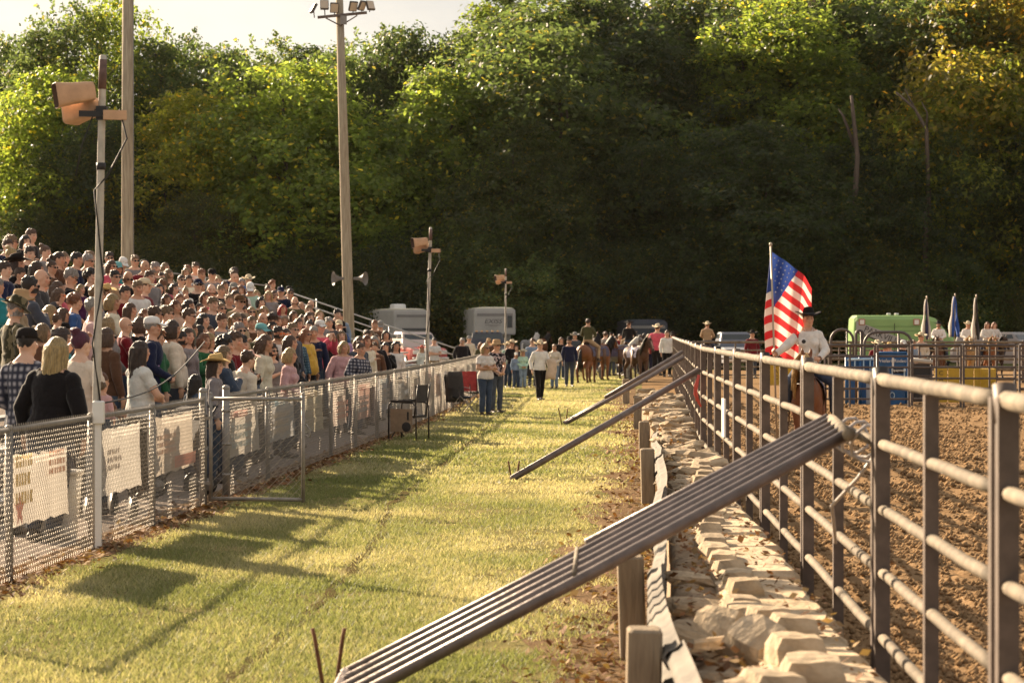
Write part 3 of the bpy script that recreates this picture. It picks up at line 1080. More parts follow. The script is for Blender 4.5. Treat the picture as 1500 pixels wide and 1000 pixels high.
for (x, y, yaw, pit) in [(460, 14, -1.2, -0.5), (476, 9, 0.15, -0.35), (490.5, 13, 0.2, 0.4), (518, 11, 0.5, 0.45), (531, 10, 0.9, 0.5), (543, 10, 0.6, -0.45)]:
    c = P(x, y, d) - b + Vector((0, -0.2, 0))
    M = Matrix.Translation(c) @ Matrix.Rotation(yaw, 4, 'Z') @ Matrix.Rotation(pit, 4, 'X')
    f = MB().box((0, 0, 0), (0.30, 0.10, 0.36), M=M, bev=0.015).build("floodlight", m_lamp, root)
    MB().box((0, -0.055, 0), (0.25, 0.012, 0.30), M=M).build("lens", m_lens, f)
    MB().tube([c, Vector((c.x * 0.97 + arm_c.x * 0.03, AL.y - 0.17, (AL.z + (AR.z - AL.z) * ((x - 466) / 72))))], 0.02, 5).build("yoke", m_lamp, f)
for x, sgn in ((489, -1), (536, 1)):
    c0 = P(511.5 + sgn * 7, 408, d) - b + Vector((0, -0.1, 0))
    c1 = P(x, 408, d) - b + Vector((0, -0.25, 0))
    ax = (c1 - c0)
    q = [c0 + ax * k for k in (0, 0.35, 0.6, 0.8, 0.93, 1.0)]
    MB().tube(q, [0.05, 0.06, 0.09, 0.14, 0.20, 0.25], 14, caps=False).build("horn", mat("grey_horn", (0.17, 0.15, 0.13), 0.6), root, True)
tag(root, "slightly leaning wooden pole topped with a crossarm of floodlights, horn speakers lower down", "light pole")

# ------------------------------------------------------------------ arena rail fence: every panel is a thing
RZ = [0.35, 0.68, 1.0, 1.33, 1.655]


def rail_panel(A, B, label, zs=RZ, group="rail panels round the arena", rr=0.027, top=0.034, mids=1, ps=0.075, cap=True, mp_=None, mr_=None):
    A, B = Vector(A), Vector(B)
    v = B - A
    L = v.length
    root = empty("corral_fence", A, math.atan2(v.y, v.x))
    mr_ = mr_ or m_pipe
    mp_ = mp_ or m_post
    top_z = zs[-1]
    for i, z in enumerate(zs):
        r_ = top if i == len(zs) - 1 else rr
        g = 0.035
        q = MB()
        n_ = 9
        pts = [(g + (L - 2 * g) * k / n_, 0, z + 0.002 * math.sin(k * 1.9 + i + L * 3)) for k in range(n_ + 1)]
        q.tube(pts, r_, 10)
        q.build("rail", mr_, root, True)
    for x in (ps / 2, L - ps / 2):
        MB().box((x, 0, top_z / 2 + 0.005), (ps * 0.9, ps, top_z + 0.01)).build("post", mp_, root)
    for k in range(mids):
        x = L * (k + 1) / (mids + 1)
        MB().box((x, 0.0, top_z / 2 - 0.01), (ps * 0.75, ps * 0.82, top_z - 0.04)).build("upright", mp_, root)
    if cap:
        MB().tube([(L - 0.02, 0, top_z - 0.08), (L + 0.02, 0, top_z + 0.055)], top * 1.25, 8).build("connector", m_black if cap == 2 else mp_, root, True)
    tag(root, label, "rail fence", group)
    return root


jd = [4.9, 8.6, 12.3, 16.7, 20.9, 25.1, 29.3, 33.5, 37.7, 41.9, 46.1, 50.3, 54.5, 58.7, 62.9, 67.1, 71.3, 75.5, 79.7, 83.9, 88.1]
wh = ["nearest arena rail panel at the frame edge", "second nearest arena rail panel with the rusty churned dirt behind it", "arena rail panel that the striped ladder brace leans on",
      "arena rail panel in front of the horse with the flag rider", "arena rail panel just beyond the flag rider's horse", "arena rail panel with a white paper tied to it",
      "arena rail panel where the single pipe brace ends", "arena rail panel just past the single pipe brace"]
for i, (a, b_) in enumerate(zip(jd, jd[1:])):
    if i < 8:
        lab = wh[i]
    else:
        lab = "weathered pipe panel far along the arena rail fence"
    rail_panel((fr(a), a + 0.03, 0), (fr(b_), b_ - 0.03, 0), lab, group="rail panels along the rubble wall" if i < 8 else "far rail panels along the rubble wall", cap=2 if i % 2 else True)
# far end of the arena
xs = [6.05, 10.3, 14.5, 18.7, 22.9, 27.1]
for a, b_ in zip(xs, xs[1:]):
    rail_panel((a, 88.4, 0), (b_, 88.4, 0), "weathered pipe panel closing the far end of the arena", [0.3, 0.6, 0.9, 1.2, 1.5], "rail panels closing the far end", 0.03, 0.045, 1)
# holding pens at the roping end
zz6 = [0.25, 0.50, 0.75, 1.02, 1.29, 1.56]
DK_P = mat("dark_pipe", (0.10, 0.08, 0.072), 0.5, 0.3, var=0.2, scale=8)
pens = [(1207, 1283, 59, "dark pipe pen panel in front of the blue chute frame"), (1284, 1333, 59, "dark pipe pen panel in front of the blue chute gate"), (1334, 1409, 59, "dark pipe pen panel in front of the black sheeting"), (1410, 1489, 59, "dark pipe pen panel in front of the yellow boards"), (1492, 1560, 59.0, "dark pipe pen panel cut off at the frame edge")]
for x0, x1, dd, lab in pens:
    a, b_ = P(x0, 600, dd), P(x1, 600, dd)
    rail_panel((a.x, dd, 0), (b_.x, dd, 0), lab, zz6, "pen panels at the roping end", 0.026, 0.032, 0 if x1 - x0 < 60 else 1, 0.055, False, DK_P, DK_P)
for x0, x1, dd in [(1213, 1262, 66), (1345, 1432, 66), (1433, 1512, 66)]:
    a, b_ = P(x0, 600, dd), P(x1, 600, dd)
    rail_panel((a.x, dd, 0), (b_.x, dd, 0), "bright topped pipe panel behind the yellow boards" if x0 > 1400 else ("bright topped pipe panel behind the black sheeting" if x0 > 1300 else "bright topped pipe panel behind the blue chute frame"), [0.3, 0.58, 0.86, 1.14, 1.5], "second row of pen panels", 0.032, 0.04, 2, 0.055, False)


def bow_gate(x0, x1, dd, ztop, label):
    a, b_ = P(x0, 600, dd), P(x1, 600, dd)
    w = b_.x - a.x
    root = empty("bow_gate", (a.x, dd, 0))
    r_ = min(0.32, w * 0.49)
    pts = [(0, 0, 0), (0, 0, ztop - r_)]
    for k in range(1, 5):
        an = PI - k * PI / 8
        pts.append((r_ + r_ * math.cos(an), 0, ztop - r_ + r_ * math.sin(an)))
    for k in range(0, 5):
        an = PI / 2 - k * PI / 8
        pts.append((w - r_ + r_ * math.cos(an), 0, ztop - r_ + r_ * math.sin(an)))
    pts.append((w, 0, 0))
    MB().tube(pts, 0.036, 8).build("bow", DK_P, root, True)
    for z in (0.35, 0.65, 0.95, 1.25, 1.5):
        MB().tube([(0, 0, z), (w, 0, z)], 0.026, 8).build("rail", DK_P, root, True)
    MB().tube([(w * 0.72, 0, 0), (w * 0.72, 0, ztop)], 0.026, 8).build("upright", DK_P, root, True)
    tag(root, label, "gate", "bow gates at the roping end")


bow_gate(1266, 1336, 61.5, 1.88, "tall dark bow gate with a rounded top in front of the green van")
bow_gate(1254, 1264.5, 63.5, 1.92, "narrow bow gate with a pale arch beside the wide bow gate")
bow_gate(1217, 1250, 66, 1.95, "pale bow gate behind the flag rider's shoulder")

# blue chute
m_blue = mat("blue_paint", (0.012, 0.09, 0.24), 0.45, var=0.2, scale=4)
m_blue_l = mat("light_blue_bar", (0.45, 0.58, 0.66), 0.45)


def text(body, size, m, parent, loc, rot=(PI / 2, 0, 0), name="lettering", shear=0.0, ext=0.004, sx=1.0):
    cu = bpy.data.curves.new("lettering", 'FONT')
    cu.body = body
    cu.size = size
    cu.align_x = 'CENTER'
    cu.align_y = 'CENTER'
    cu.shear = shear
    cu.extrude = ext
    tmp = bpy.data.objects.new("tmp_text", cu)
    COL.objects.link(tmp)
    dg = bpy.context.evaluated_depsgraph_get()
    me = bpy.data.meshes.new_from_object(tmp.evaluated_get(dg))
    bpy.data.objects.remove(tmp)
    me.materials.clear()
    me.materials.append(m)
    o = link(name, me, parent, loc)
    o.rotation_euler = rot
    o.scale = (sx, 1, 1)
    return o


dd = 60.3
a = P(1285.5, 600, dd)
root = empty("chute_gate", (a.x, dd, 0))
W = 42.5 * dd / F
mb = MB()
mb.tube([(0, 0, 0), (0, 0, 1.36)], 0.035, 8).tube([(W, 0, 0), (W, 0, 1.36)], 0.035, 8).tube([(0, 0, 1.36), (W, 0, 1.36)], 0.035, 8)
for z in (0.06, 0.5, 0.66, 0.82, 0.98):
    mb.tube([(0, 0, z), (W, 0, z)], 0.022, 8)
mb.build("frame", m_blue, root, True)
MB().box((W / 2, 0.0, 1.17), (W - 0.05, 0.012, 0.36)).build("sheet", m_blue, root)
MB().box((W * 0.25, 0.0, 0.74), (W * 0.46, 0.012, 0.46)).build("sheet", m_blue, root)
MB().box((W / 2, 0.0, 0.25), (W - 0.05, 0.012, 0.40)).build("sheet", m_blue, root)
MB().box((W * 0.76, 0.06, 0.74), (W * 0.4, 0.012, 0.46)).build("sheet", m_black, root)
for x in (W * 0.5, W * 0.92):
    MB().box((x, -0.02, 0.74), (0.03, 0.03, 0.5)).build("latch_bar", m_blue_l, root)
text("Priefert", 0.125, m_white, root, (W * 0.25, -0.05, 1.16))
text("Rodeo", 0.115, m_white, root, (W * 0.77, -0.05, 1.16))
text("Equipment", 0.085, m_white, root, (W * 0.72, -0.05, 0.925))
MB().box((W * 0.525, -0.03, 1.13), (0.05, 0.01, 0.22), 0).build("print", m_white, root)
MB().tube([(W * 0.5 + 0.06 * math.cos(k * PI / 4), -0.03, 0.30 + 0.08 * math.sin(k * PI / 4)) for k in range(9)], 0.012, 5).build("latch_ring", m_blue_l, root, True)
for x in (0.06, W - 0.06):
    MB().box((x, 0.02, 0.03), (0.09, 0.16, 0.05)).build("foot", m_blue, root)
tag(root, "blue sheeted chute gate with white lettering at the roping end", "gate")
a = P(1240, 600, 61.0)
root = empty("chute", (a.x, 61.0, 0))
W = 40 * 61.0 / F
for x in (0.0, W * 0.5, W * 0.97):
    MB().tube([(x, 0, 0), (x, 0, 1.25)], 0.04, 8).build("post", m_blue, root, True)
for z in (0.80, 1.18):
    MB().tube([(0, -0.03, z), (W, -0.03, z + 0.02)], 0.03, 8).build("rail", m_blue_l, root, True)
MB().box((W * 0.5, 0.10, 1.0), (W, 0.02, 0.5)).build("sheet", m_blue, root)
MB().box((W * 0.16, 0.10, 0.36), (W * 0.34, 0.02, 0.72)).build("sheet", m_blue, root)
MB().box((W * 0.60, 0.10, 0.36), (W * 0.28, 0.02, 0.70)).build("sheet", m_blue, root)
MB().box((W * 0.84, 0.12, 0.36), (W * 0.24, 0.02, 0.66)).build("sheet", mat("white_sheet", (0.55, 0.56, 0.56), 0.6), root)
for x in (W * 0.1, W * 0.3, W * 0.62, W * 0.86):
    MB().tube([(x, -0.03, 0.80), (x, -0.03, 1.18)], 0.018, 6).build("bar", m_blue_l, root, True)
tag(root, "blue chute frame with pale bars next to the blue gate", "chute")
# black sheeting
a = P(1334, 600, 62.5)
root = empty("sheeted_gate", (a.x, 62.5, 0))
W = 32 * 62.5 / F
MB().box((W / 2, 0.03, 0.55), (W, 0.03, 0.95)).build("sheet", m_black, root)
for z in (0.45, 0.75, 1.05):
    MB().tube([(0, -0.02, z), (W, -0.02, z)], 0.024, 8).build("rail", DK_P, root, True)
MB().tube([(0, -0.02, 1.16), (W, -0.02, 1.10)], 0.06, 8).build("pad", mat("pale_pad", (0.50, 0.44, 0.36), 0.8), root, True)
for x in (0.03, W - 0.03):
    MB().tube([(x, 0, 0), (x, 0, 1.2)], 0.03, 8).build("post", DK_P, root, True)
tag(root, "black sheeted pen gate with a pale padded top rail", "gate")
# yellow boards
m_yel = mat("yellow_board", (0.48, 0.30, 0.02), 0.55, var=0.12, scale=5)
a = P(1369, 600, 63.5)
root = empty("yellow_barrier", (a.x, 63.5, 0))
for k, (x0, x1) in enumerate([(1369, 1387.5), (1389, 1407.5), (1410, 1426), (1427, 1436)]):
    w = (x1 - x0) * 63.5 / F
    MB().box(((x0 - 1369) * 63.5 / F + w / 2, 0, 0.48), (w, 0.06, 0.90), bev=0.012).build("board", m_yel, root)
for k, ch in enumerate("CAC"):
    text(ch, 0.15, m_black, root, (0.165, -0.036, 0.80 - 0.165 * k), sx=1.2)
MB().box((1.36, -0.25, 0.48), (0.5, 0.05, 0.9), -0.9, bev=0.012).build("board", m_yel, root)
tag(root, "row of yellow padded boards with black lettering in the pens", "barrier")
a = P(1126, 600, 84)
root = empty("yellow_sign", (a.x, 84, 0))
MB().box((0.25, 0, 0.45), (0.5, 0.05, 0.85), bev=0.01).build("board", m_yel, root)
for k, ch in enumerate("CAC"):
    text(ch, 0.2, m_black, root, (0.25, -0.032, 0.73 - 0.22 * k))
tag(root, "small yellow lettered board behind the flag pole, across the arena", "sign")
a = P(1152, 600, 86)
root = empty("yellow_sign", (a.x, 86, 0))
MB().box((0.4, 0, 0.5), (0.8, 0.05, 0.95), bev=0.01).build("board", m_yel, root)
tag(root, "plain yellow board across the arena behind the rider's horse", "sign")

# white paper and red ribbon on the fence
c = Vector((fr(26.6) - 0.06, 26.6, 0))
mb = MB()
mb.box((0, 0, 0.95), (0.02, 0.34, 0.42))
o = mb.build("paper_sheet", m_white, None, loc=c)
tag(o, "white paper sheet hanging on the arena rails", "paper")
c = Vector((fr(33.2) - 0.07, 33.2, 1.2))
mb = MB()
for k in range(3):
    mb.tube([(0, 0.04 * k, 0.1), (-0.05, 0.02 * k, -0.06 - 0.05 * k), (-0.03 + 0.03 * k, 0.05, -0.26 - 0.04 * k)], [0.02, 0.028, 0.015], 5, flat=0.4)
tag(mb.build("ribbon", mat("red_ribbon", (0.62, 0.10, 0.08), 0.7), None, True, c), "red ribbon tied where the pipe brace meets the rails", "ribbon")

# ------------------------------------------------------------------ braces
def brace(lows, ups, label, name="pipe_brace", r_=0.034, bars=True, group="braces propping the arena fence", extra=None):
    base = Vector(lows[0])
    root = empty(name, (base.x, base.y, 0))
    o3 = Vector((base.x, base.y, 0))
    for a, b_ in zip(lows, ups):
        MB().tube([Vector(a) - o3, (Vector(a) + Vector(b_)) / 2 - o3 + Vector((0, 0, -0.012)), Vector(b_) - o3], r_, 10).build("pipe", m_brace, root, True)
    if bars:
        a, b_ = Vector(ups[0]), Vector(ups[-1])
        e = (b_ - a).normalized() * 0.12
        MB().tube([a - e - o3, b_ + e - o3], r_ * 1.05, 10).build("end_bar", m_pipe, root, True)
        a, b_ = Vector(lows[0]), Vector(lows[-1])
        MB().tube([a - o3, b_ - o3], r_ * 1.1, 10).build("end_bar", m_brace, root, True)
        a, b_ = Vector(lows[0]).lerp(Vector(ups[0]), 0.46), Vector(lows[-1]).lerp(Vector(ups[-1]), 0.46)
        MB().tube([a - o3 + Vector((0, 0, 0.030)), b_ - o3 + Vector((0, 0, 0.030))], r_ * 0.35, 8).build("cross_bar", m_pipe, root, True)
    if extra:
        MB().tube([Vector(extra[0]) - o3, Vector(extra[1]) - o3], r_, 10).build("pipe", m_brace, root, True)
    tag(root, label, "brace", group)
    return root


dl, du = [13.15 - 0.34 * i for i in range(5)], [13.95 - 0.36 * i for i in range(5)]
lows = [(-0.905, q, 0.04) for q in dl]
ups = [(fr(q) - 0.085 - 0.015 * i, q, 1.385 - 0.004 * i) for i, q in enumerate(du)]
brace(lows, ups, "ladder like brace of five parallel pipes propped from the grass to the near arena rail", "ladder_brace", 0.031,
      extra=((0.42, 13.62, 0.70), (fr(14.1) - 0.09, 14.15, 1.39)))
brace([(0.0, 30.5, 0.04)], [(fr(33.4) - 0.07, 33.4, 1.36)], "single brown pipe brace slanting across the middle of the lawn", bars=False, r_=0.043)
b3 = P(826, 622, 49.0); b3.z = 0.04
brace([tuple(b3), (b3.x + 0.02, b3.y - 0.35, 0.04)], [(fr(50.3) - 0.08, 50.3, 1.38), (fr(49.9) - 0.08, 49.9, 1.36)], "double pipe brace further up the lawn", bars=False, r_=0.040, extra=((1.9, 49.25, 0.55), (fr(50.1) - 0.1, 50.15, 1.47)))


def pegs(c, s, label):
    root = empty("ground_pegs", c)
    for sx, ry in ((1, 0.30), (-1, 0.38)):
        MB().tube([(0.02 * sx, 0.02 * sx, -0.1), (sx * 0.30 * ry * s, 0.03, 0.34 * s), (sx * 0.34 * ry * s, 0.03, 0.40 * s)], 0.011, 6).build("peg", m_rust, root, True)
    tag(root, label, "pegs", "crossed ground pegs")


pegs((-0.98, 13.0, 0), 0.75, "pair of rusty pegs in the grass at the foot of the ladder like brace")
pegs((0.03, 30.75, 0), 0.62, "crossed rusty pegs at the foot of the single pipe brace")
pegs((b3.x, b3.y + 0.1, 0), 0.85, "crossed pegs at the foot of the double pipe brace")

# strap of wire where the ladder brace is tied
mb = MB()
c = Vector((fr(13.0) - 0.02, 12.7, 1.33))
for k in range(3):
    mb.tube([c + Vector((0.10 * math.cos(a) + 0.02 * k, 0.5 * k + 0.1 * math.sin(a * 2), 0.10 * math.sin(a) - 0.02)) for a in [j * PI / 5 for j in range(11)]], 0.010, 5)
mb.tube([c + Vector((0.05, 0.0, -0.05)), c + Vector((-0.02, 0.3, -0.22)), c + Vector((-0.1, 0.75, -0.40)), c + Vector((-0.06, 0.9, -0.62))], 0.011, 5)
tag(mb.build("tie_wire", mat("tie_wire", (0.40, 0.35, 0.32), 0.5), None, True), "pale twisted tie wire holding the ladder brace to the rail", "wire")

# ------------------------------------------------------------------ guard rail
gr_root = empty("guard_rail", (gr(10.6), 10.6, 0))
go = Vector((gr(10.6), 10.6, 0))
tag(gr_root, "old steel guard rail on wooden posts along the rubble wall", "guard rail")
prof = [(0, 0.0), (0.035, 0.03), (0.07, 0.04), (0.10, 0.075), (0.07, 0.115), (0.02, 0.135), (0.0, 0.155), (0.02, 0.175), (0.07, 0.195), (0.10, 0.235), (0.07, 0.27), (0.035, 0.28), (0.0, 0.31)]
segs = [(7.2, 10.4), (10.4, 14.0), (14.0, 17.8), (17.8, 21.6), (21.6, 26.2), (26.2, 31.0), (31.0, 36.0)]
for i, (a, b_) in enumerate(segs):
    rings = []
    for k in range(9):
        q = a + (b_ + 0.12 - a) * k / 8
        x = gr(q) + 0.05 + 0.02 * math.sin(q * 0.9) - (0.02 if i % 2 else 0)
        zz = 0.25 - (0.10 * max(0, (q - 22) / 10) if q > 22 else 0) - (0.05 * math.sin((q - 17) * 0.5) if q > 17 else 0)
        rings.append([Vector((x - p_ * 0.8, q, zz + z_)) - go for p_, z_ in prof])
    MB().loft(rings, closed=False).build("rail_beam", m_rail, gr_root, True)
for q, zt, lean, w in [(7.6, 0.62, 0.0, 0.15), (10.6, 0.60, 0.02, 0.15), (14.0, 0.60, -0.03, 0.15), (26.4, 0.62, -0.02, 0.15), (36.2, 0.55, 0.0, 0.15), (47, 0.62, 0.02, 0.15), (63, 0.66, 0.0, 0.18)]:
    x = gr(q) - 0.13
    M = Matrix.Translation(Vector((x, q, 0)) - go) @ Matrix.Rotation(lean, 4, 'Y')
    MB().box((0, 0, zt / 2 - 0.15), (w, 0.19, zt + 0.3), M=M, bev=0.012).build("post", m_post_wood, gr_root)
for q in (36.6, 37.2, 37.8, 38.4):
    MB().box(Vector((gr(q) - 0.08, q, 0.24)) - go, (0.09, 0.12, 0.5), bev=0.01).build("stake", m_post_wood, gr_root)
# ------------------------------------------------------------------ rubble wall between guard rail and arena
rw = empty("rubble_wall", (gr(12), 12, 0))
wo = Vector((gr(12), 12, 0))
tag(rw, "low rubble wall of pale blocks and slabs filled with soil beside the arena rails", "wall")
rows = []
q = 6.5
while q < 66:
    rows.append(q)
    q += 0.09 * (q / 10) ** 0.8
cols = 26
Vv = []
for q in rows:
    a, b_ = gr(q) + 0.06, fr(q) - 0.16
    fade = max(0, min(1, (66 - q) / 8))
    for k in range(cols):
        t = k / (cols - 1)
        x = a + (b_ - a) * t
        z = 0.33 * min(1, t / 0.05, (1 - t) / 0.04) * fade
        n_ = float(fbm(np.array([x * 5.0]), np.array([q * 4.0]), 31, 4)[0]) - 0.5
        z += n_ * 0.17 * min(1, t / 0.05) * min(1, (1 - t) / 0.04) * fade
        Vv.append((x - wo.x, q - wo.y, max(z, -0.02)))
i0 = np.array([r_ * cols + k for r_ in range(len(rows) - 1) for k in range(cols - 1)])
me = np_mesh("soil_fill", np.array(Vv), np.stack([i0, i0 + 1, i0 + cols + 1, i0 + cols], 1), [m_rubble], smooth=False)
tag(link("soil_fill", me, rw), kind="stuff")


def stone_mesh(seed, sx, sy, sz, rough=0.12):
    r_ = random.Random(seed)
    bm = bmesh.new()
    bmesh.ops.create_cube(bm, size=1.0)
    bmesh.ops.subdivide_edges(bm, edges=bm.edges[:], cuts=2, use_grid_fill=True)
    for v in bm.verts:
        k = 1 - 0.13 * (v.co.z > 0.3)
        e = sum(abs(c) > 0.45 for c in v.co)
        k *= {0: 1, 1: 1, 2: 0.985 - 0.03 * r_.random(), 3: 0.95 - 0.10 * r_.random()}[e]
        g = lambda: 1 + r_.gauss(0, rough * 0.4)
        v.co = Vector((v.co.x * sx * k * g(), v.co.y * sy * k * g(), v.co.z * sz * (1 - (1 - k) * 0.7) * g()))
    me = bpy.data.meshes.new("block")
    bm.to_mesh(me)
    bm.free()
    me.materials.append(m_stone)
    return me


blk = [stone_mesh(i, 0.19, 0.36, 0.20, 0.06) for i in range(6)]
slab = [stone_mesh(10 + i, 0.52, 0.60, 0.13, 0.05) for i in range(4)]
rub = [stone_mesh(20 + i, 0.42, 0.24, 0.13, 0.22) for i in range(6)]


def stone(name, me, loc, rot, sc=(1, 1, 1), c=1.0):
    o = link(name, me, rw, Vector(loc) - wo)
    o.rotation_euler = rot
    o.scale = sc
    w = rr.uniform(-0.03, 0.03)
    o.color = (0.44 * c + w, 0.345 * c + w * 0.7, 0.235 * c + w * 0.3, 1)
    return o


rr = random.Random(11)
q = 12.6
while q < 27:
    x = gr(q) + 0.44 + 0.05 * math.sin(q) + rr.uniform(-0.03, 0.03)
    stone("block", rr.choice(blk), (x, q, 0.365 + rr.uniform(-0.02, 0.03)), (rr.gauss(0, 0.05), rr.gauss(0, 0.05), rr.gauss(0, 0.10)), (1, 1, 1), rr.uniform(0.8, 1.1))
    q += rr.uniform(0.55, 0.72) if q < 20 else rr.uniform(0.7, 0.95)
# flat slabs along the rails
q = 7.0
while q < 24:
    x = fr(q) - 0.44 + rr.uniform(-0.04, 0.02)
    stone("slab", rr.choice(slab), (x, q, 0.335 + rr.uniform(-0.01, 0.02)), (rr.gauss(0, 0.015), rr.gauss(0, 0.02), rr.gauss(0.04, 0.03)), (1.0, 1.0, 1), rr.uniform(0.9, 1.15))
    q += rr.uniform(0.60, 0.66)
# big loose blocks in front
for x, y, dd, s, rz, rx, ry in [(1110, 925, 11.35, 1.0, 0.6, 0.35, -0.5), (1062, 900, 11.9, 0.95, 0.9, 0.1, 0.55), (1160, 915, 11.8, 0.95, 0.1, 0.0, 0.1), (1165, 968, 11.0, 1.0, 0.15, 0, 0.05), (1190, 1000, 10.2, 1.1, 0.0, 0.05, 0), (1130, 1040, 9.8, 1.0, 0.3, 0, 0.1), (1125, 892, 12.2, 0.9, 0.2, 0, 0)]:
    p = P(x, y, dd)
    stone("block", blk[2], (p.x, dd, 0.43), (rx, ry, rz), (s * 1.25, s * 0.75, s * 1.0), 1.05)
# jumbled stones further along
q = 9.0
k = 0
while q < 62 and k < 205:
    a, b_ = gr(q) + 0.2, fr(q) - 0.25
    x = a + (b_ - a) * rr.random()
    if q < 22 and (abs(x - gr(q) - 0.44) < 0.2 or x > fr(q) - 0.7):
        q += 0.05
        continue
    s = rr.uniform(0.45, 1.05) * (1.0 if q < 25 else 1.25)
    stone("stone", rr.choice(rub), (x, q, 0.36 + rr.uniform(-0.04, 0.06)), (rr.gauss(0, 0.16), rr.gauss(0, 0.16), rr.gauss(0, 0.35)), (s * 1.1, s, s * 0.8), rr.uniform(0.7, 1.15))
    q += rr.uniform(0.10, 0.30) * (q / 22)
    k += 1


def f_wall():
    d = 8.5 * (55 / 8.5) ** random.random()
    return random.uniform(gr(d) + 0.1, fr(d) - 0.2), d, 0.36 + random.uniform(-0.02, 0.07)


litter("fallen_leaves", 2600, f_wall, 0.024, "brown fallen leaves scattered over the rubble wall")
# ------------------------------------------------------------------ people: one continuous body mesh per pose, clothes as shells over it
m_skin = attr_mat("skin", "tint", 0.55, 0.0, 1.0, 0.35)
m_cloth = mat("cloth", objcol=True, rough=0.9, var=0.13, scale=9, bump=0.5, bscale=28, spec=0.1, sheen=0.25)
m_denim = mat("denim", objcol=True, rough=0.9, var=0.28, scale=5, bump=0.4, bscale=60, spec=0.1, sheen=0.15)
m_hair = mat("hair", objcol=True, rough=0.38, var=0.45, scale=26, bump=0.9, bscale=70, spec=0.7, stretch=(3, 3, 0.5), trans=0.22)
m_hat = mat("hat_felt", objcol=True, rough=0.85, var=0.10, scale=8, bump=0.3, bscale=60, spec=0.15)
m_shoe = mat("leather", objcol=True, rough=0.5, var=0.2, scale=14)
m_lens_d = mat("dark_lens", (0.012, 0.010, 0.010), 0.12)
m_lens_o = mat("orange_lens", (0.75, 0.16, 0.03), 0.15)


def pattern_mat(name, kind, c1, c2, scale):
    m = mat(name, c1, 0.9, spec=0.1, sheen=0.2)
    nt = m.node_tree
    b = [n for n in nt.nodes if n.type == 'BSDF_PRINCIPLED'][0]
    t = nt.nodes.new("ShaderNodeTexCoord")
    if kind == 'plaid':
        w = []
        for ax in ('X', 'Z'):
            k = nt.nodes.new("ShaderNodeTexWave")
            k.wave_type = 'BANDS'
            k.bands_direction = ax
            k.inputs['Scale'].default_value = scale
            nt.links.new(t.outputs['Object'], k.inputs['Vector'])
            w.append(k)
        mm = nt.nodes.new("ShaderNodeMath")
        mm.operation = 'AVERAGE' if False else 'MULTIPLY_ADD'
        mm.inputs[2].default_value = 0.06
        nt.links.new(w[0].outputs['Fac'], mm.inputs[0])
        nt.links.new(w[1].outputs['Fac'], mm.inputs[1])
        fac = mm.outputs[0]
    else:
        k = nt.nodes.new("ShaderNodeTexNoise")
        k.inputs['Scale'].default_value = scale
        k.inputs['Detail'].default_value = 3
        nt.links.new(t.outputs['Object'], k.inputs['Vector'])
        r = nt.nodes.new("ShaderNodeValToRGB")
        r.color_ramp.interpolation = 'CONSTANT'
        r.color_ramp.elements[1].position = 0.52
        nt.links.new(k.outputs['Fac'], r.inputs[0])
        fac = r.outputs[0]
    x = nt.nodes.new("ShaderNodeMix")
    x.data_type = 'RGBA'
    x.inputs[6].default_value = (*c1, 1)
    x.inputs[7].default_value = (*c2, 1)
    nt.links.new(fac, x.inputs[0])
    nt.links.new(x.outputs[2], b.inputs['Base Color'])
    return m


m_plaid = pattern_mat("blue_plaid", 'plaid', (0.012, 0.016, 0.035), (0.42, 0.40, 0.42), 5.0)
m_plaid2 = pattern_mat("teal_plaid", 'plaid', (0.03, 0.07, 0.10), (0.16, 0.24, 0.28), 6.0)
m_camo = pattern_mat("camouflage", 'spots', (0.045, 0.04, 0.02), (0.17, 0.14, 0.08), 11.0)
m_floral = pattern_mat("floral", 'spots', (0.015, 0.014, 0.018), (0.45, 0.36, 0.36), 16.0)


def remeshed(mb, voxel, smooth=3, fac=0.5):
    me = mb.mesh("tmp")
    o = bpy.data.objects.new("tmp", me)
    COL.objects.link(o)
    r = o.modifiers.new("r", 'REMESH')
    r.mode = 'VOXEL'
    r.voxel_size = voxel
    if smooth:
        s = o.modifiers.new("s", 'SMOOTH')
        s.factor = fac
        s.iterations = smooth
    dg = bpy.context.evaluated_depsgraph_get()
    out = bpy.data.meshes.new_from_object(o.evaluated_get(dg))
    bpy.data.objects.remove(o)
    bpy.data.meshes.remove(me)
    return out


def mesh_np(me):
    nv = len(me.vertices)
    co = np.empty(nv * 3, dtype=np.float32)
    me.vertices.foreach_get("co", co)
    no = np.empty(nv * 3, dtype=np.float32)
    me.vertices.foreach_get("normal", no)
    return co.reshape(-1, 3).astype(float), no.reshape(-1, 3).astype(float)


def mesh_quads(me):
    nf = len(me.polygons)
    lt = np.empty(nf, dtype=np.int32)
    me.polygons.foreach_get("loop_total", lt)
    li = np.empty(len(me.loops), dtype=np.int32)
    me.loops.foreach_get("vertex_index", li)
    ls = np.empty(nf, dtype=np.int32)
    me.polygons.foreach_get("loop_start", ls)
    q = np.stack([li[ls], li[ls + 1], li[ls + 2], li[np.minimum(ls + 3, ls + lt - 1)]], 1)
    return q


def sub_shell(co, no, quads, fmask, offs, name, mats, smooth=True):
    q = quads[fmask]
    used = np.unique(q)
    mp_ = np.full(len(co), -1)
    mp_[used] = np.arange(len(used))
    v = co[used] + no[used] * offs[used][:, None]
    me = np_mesh(name, v, mp_[q], mats, smooth=smooth)
    return me


HEAD = Vector((0, -0.012, 1.625))


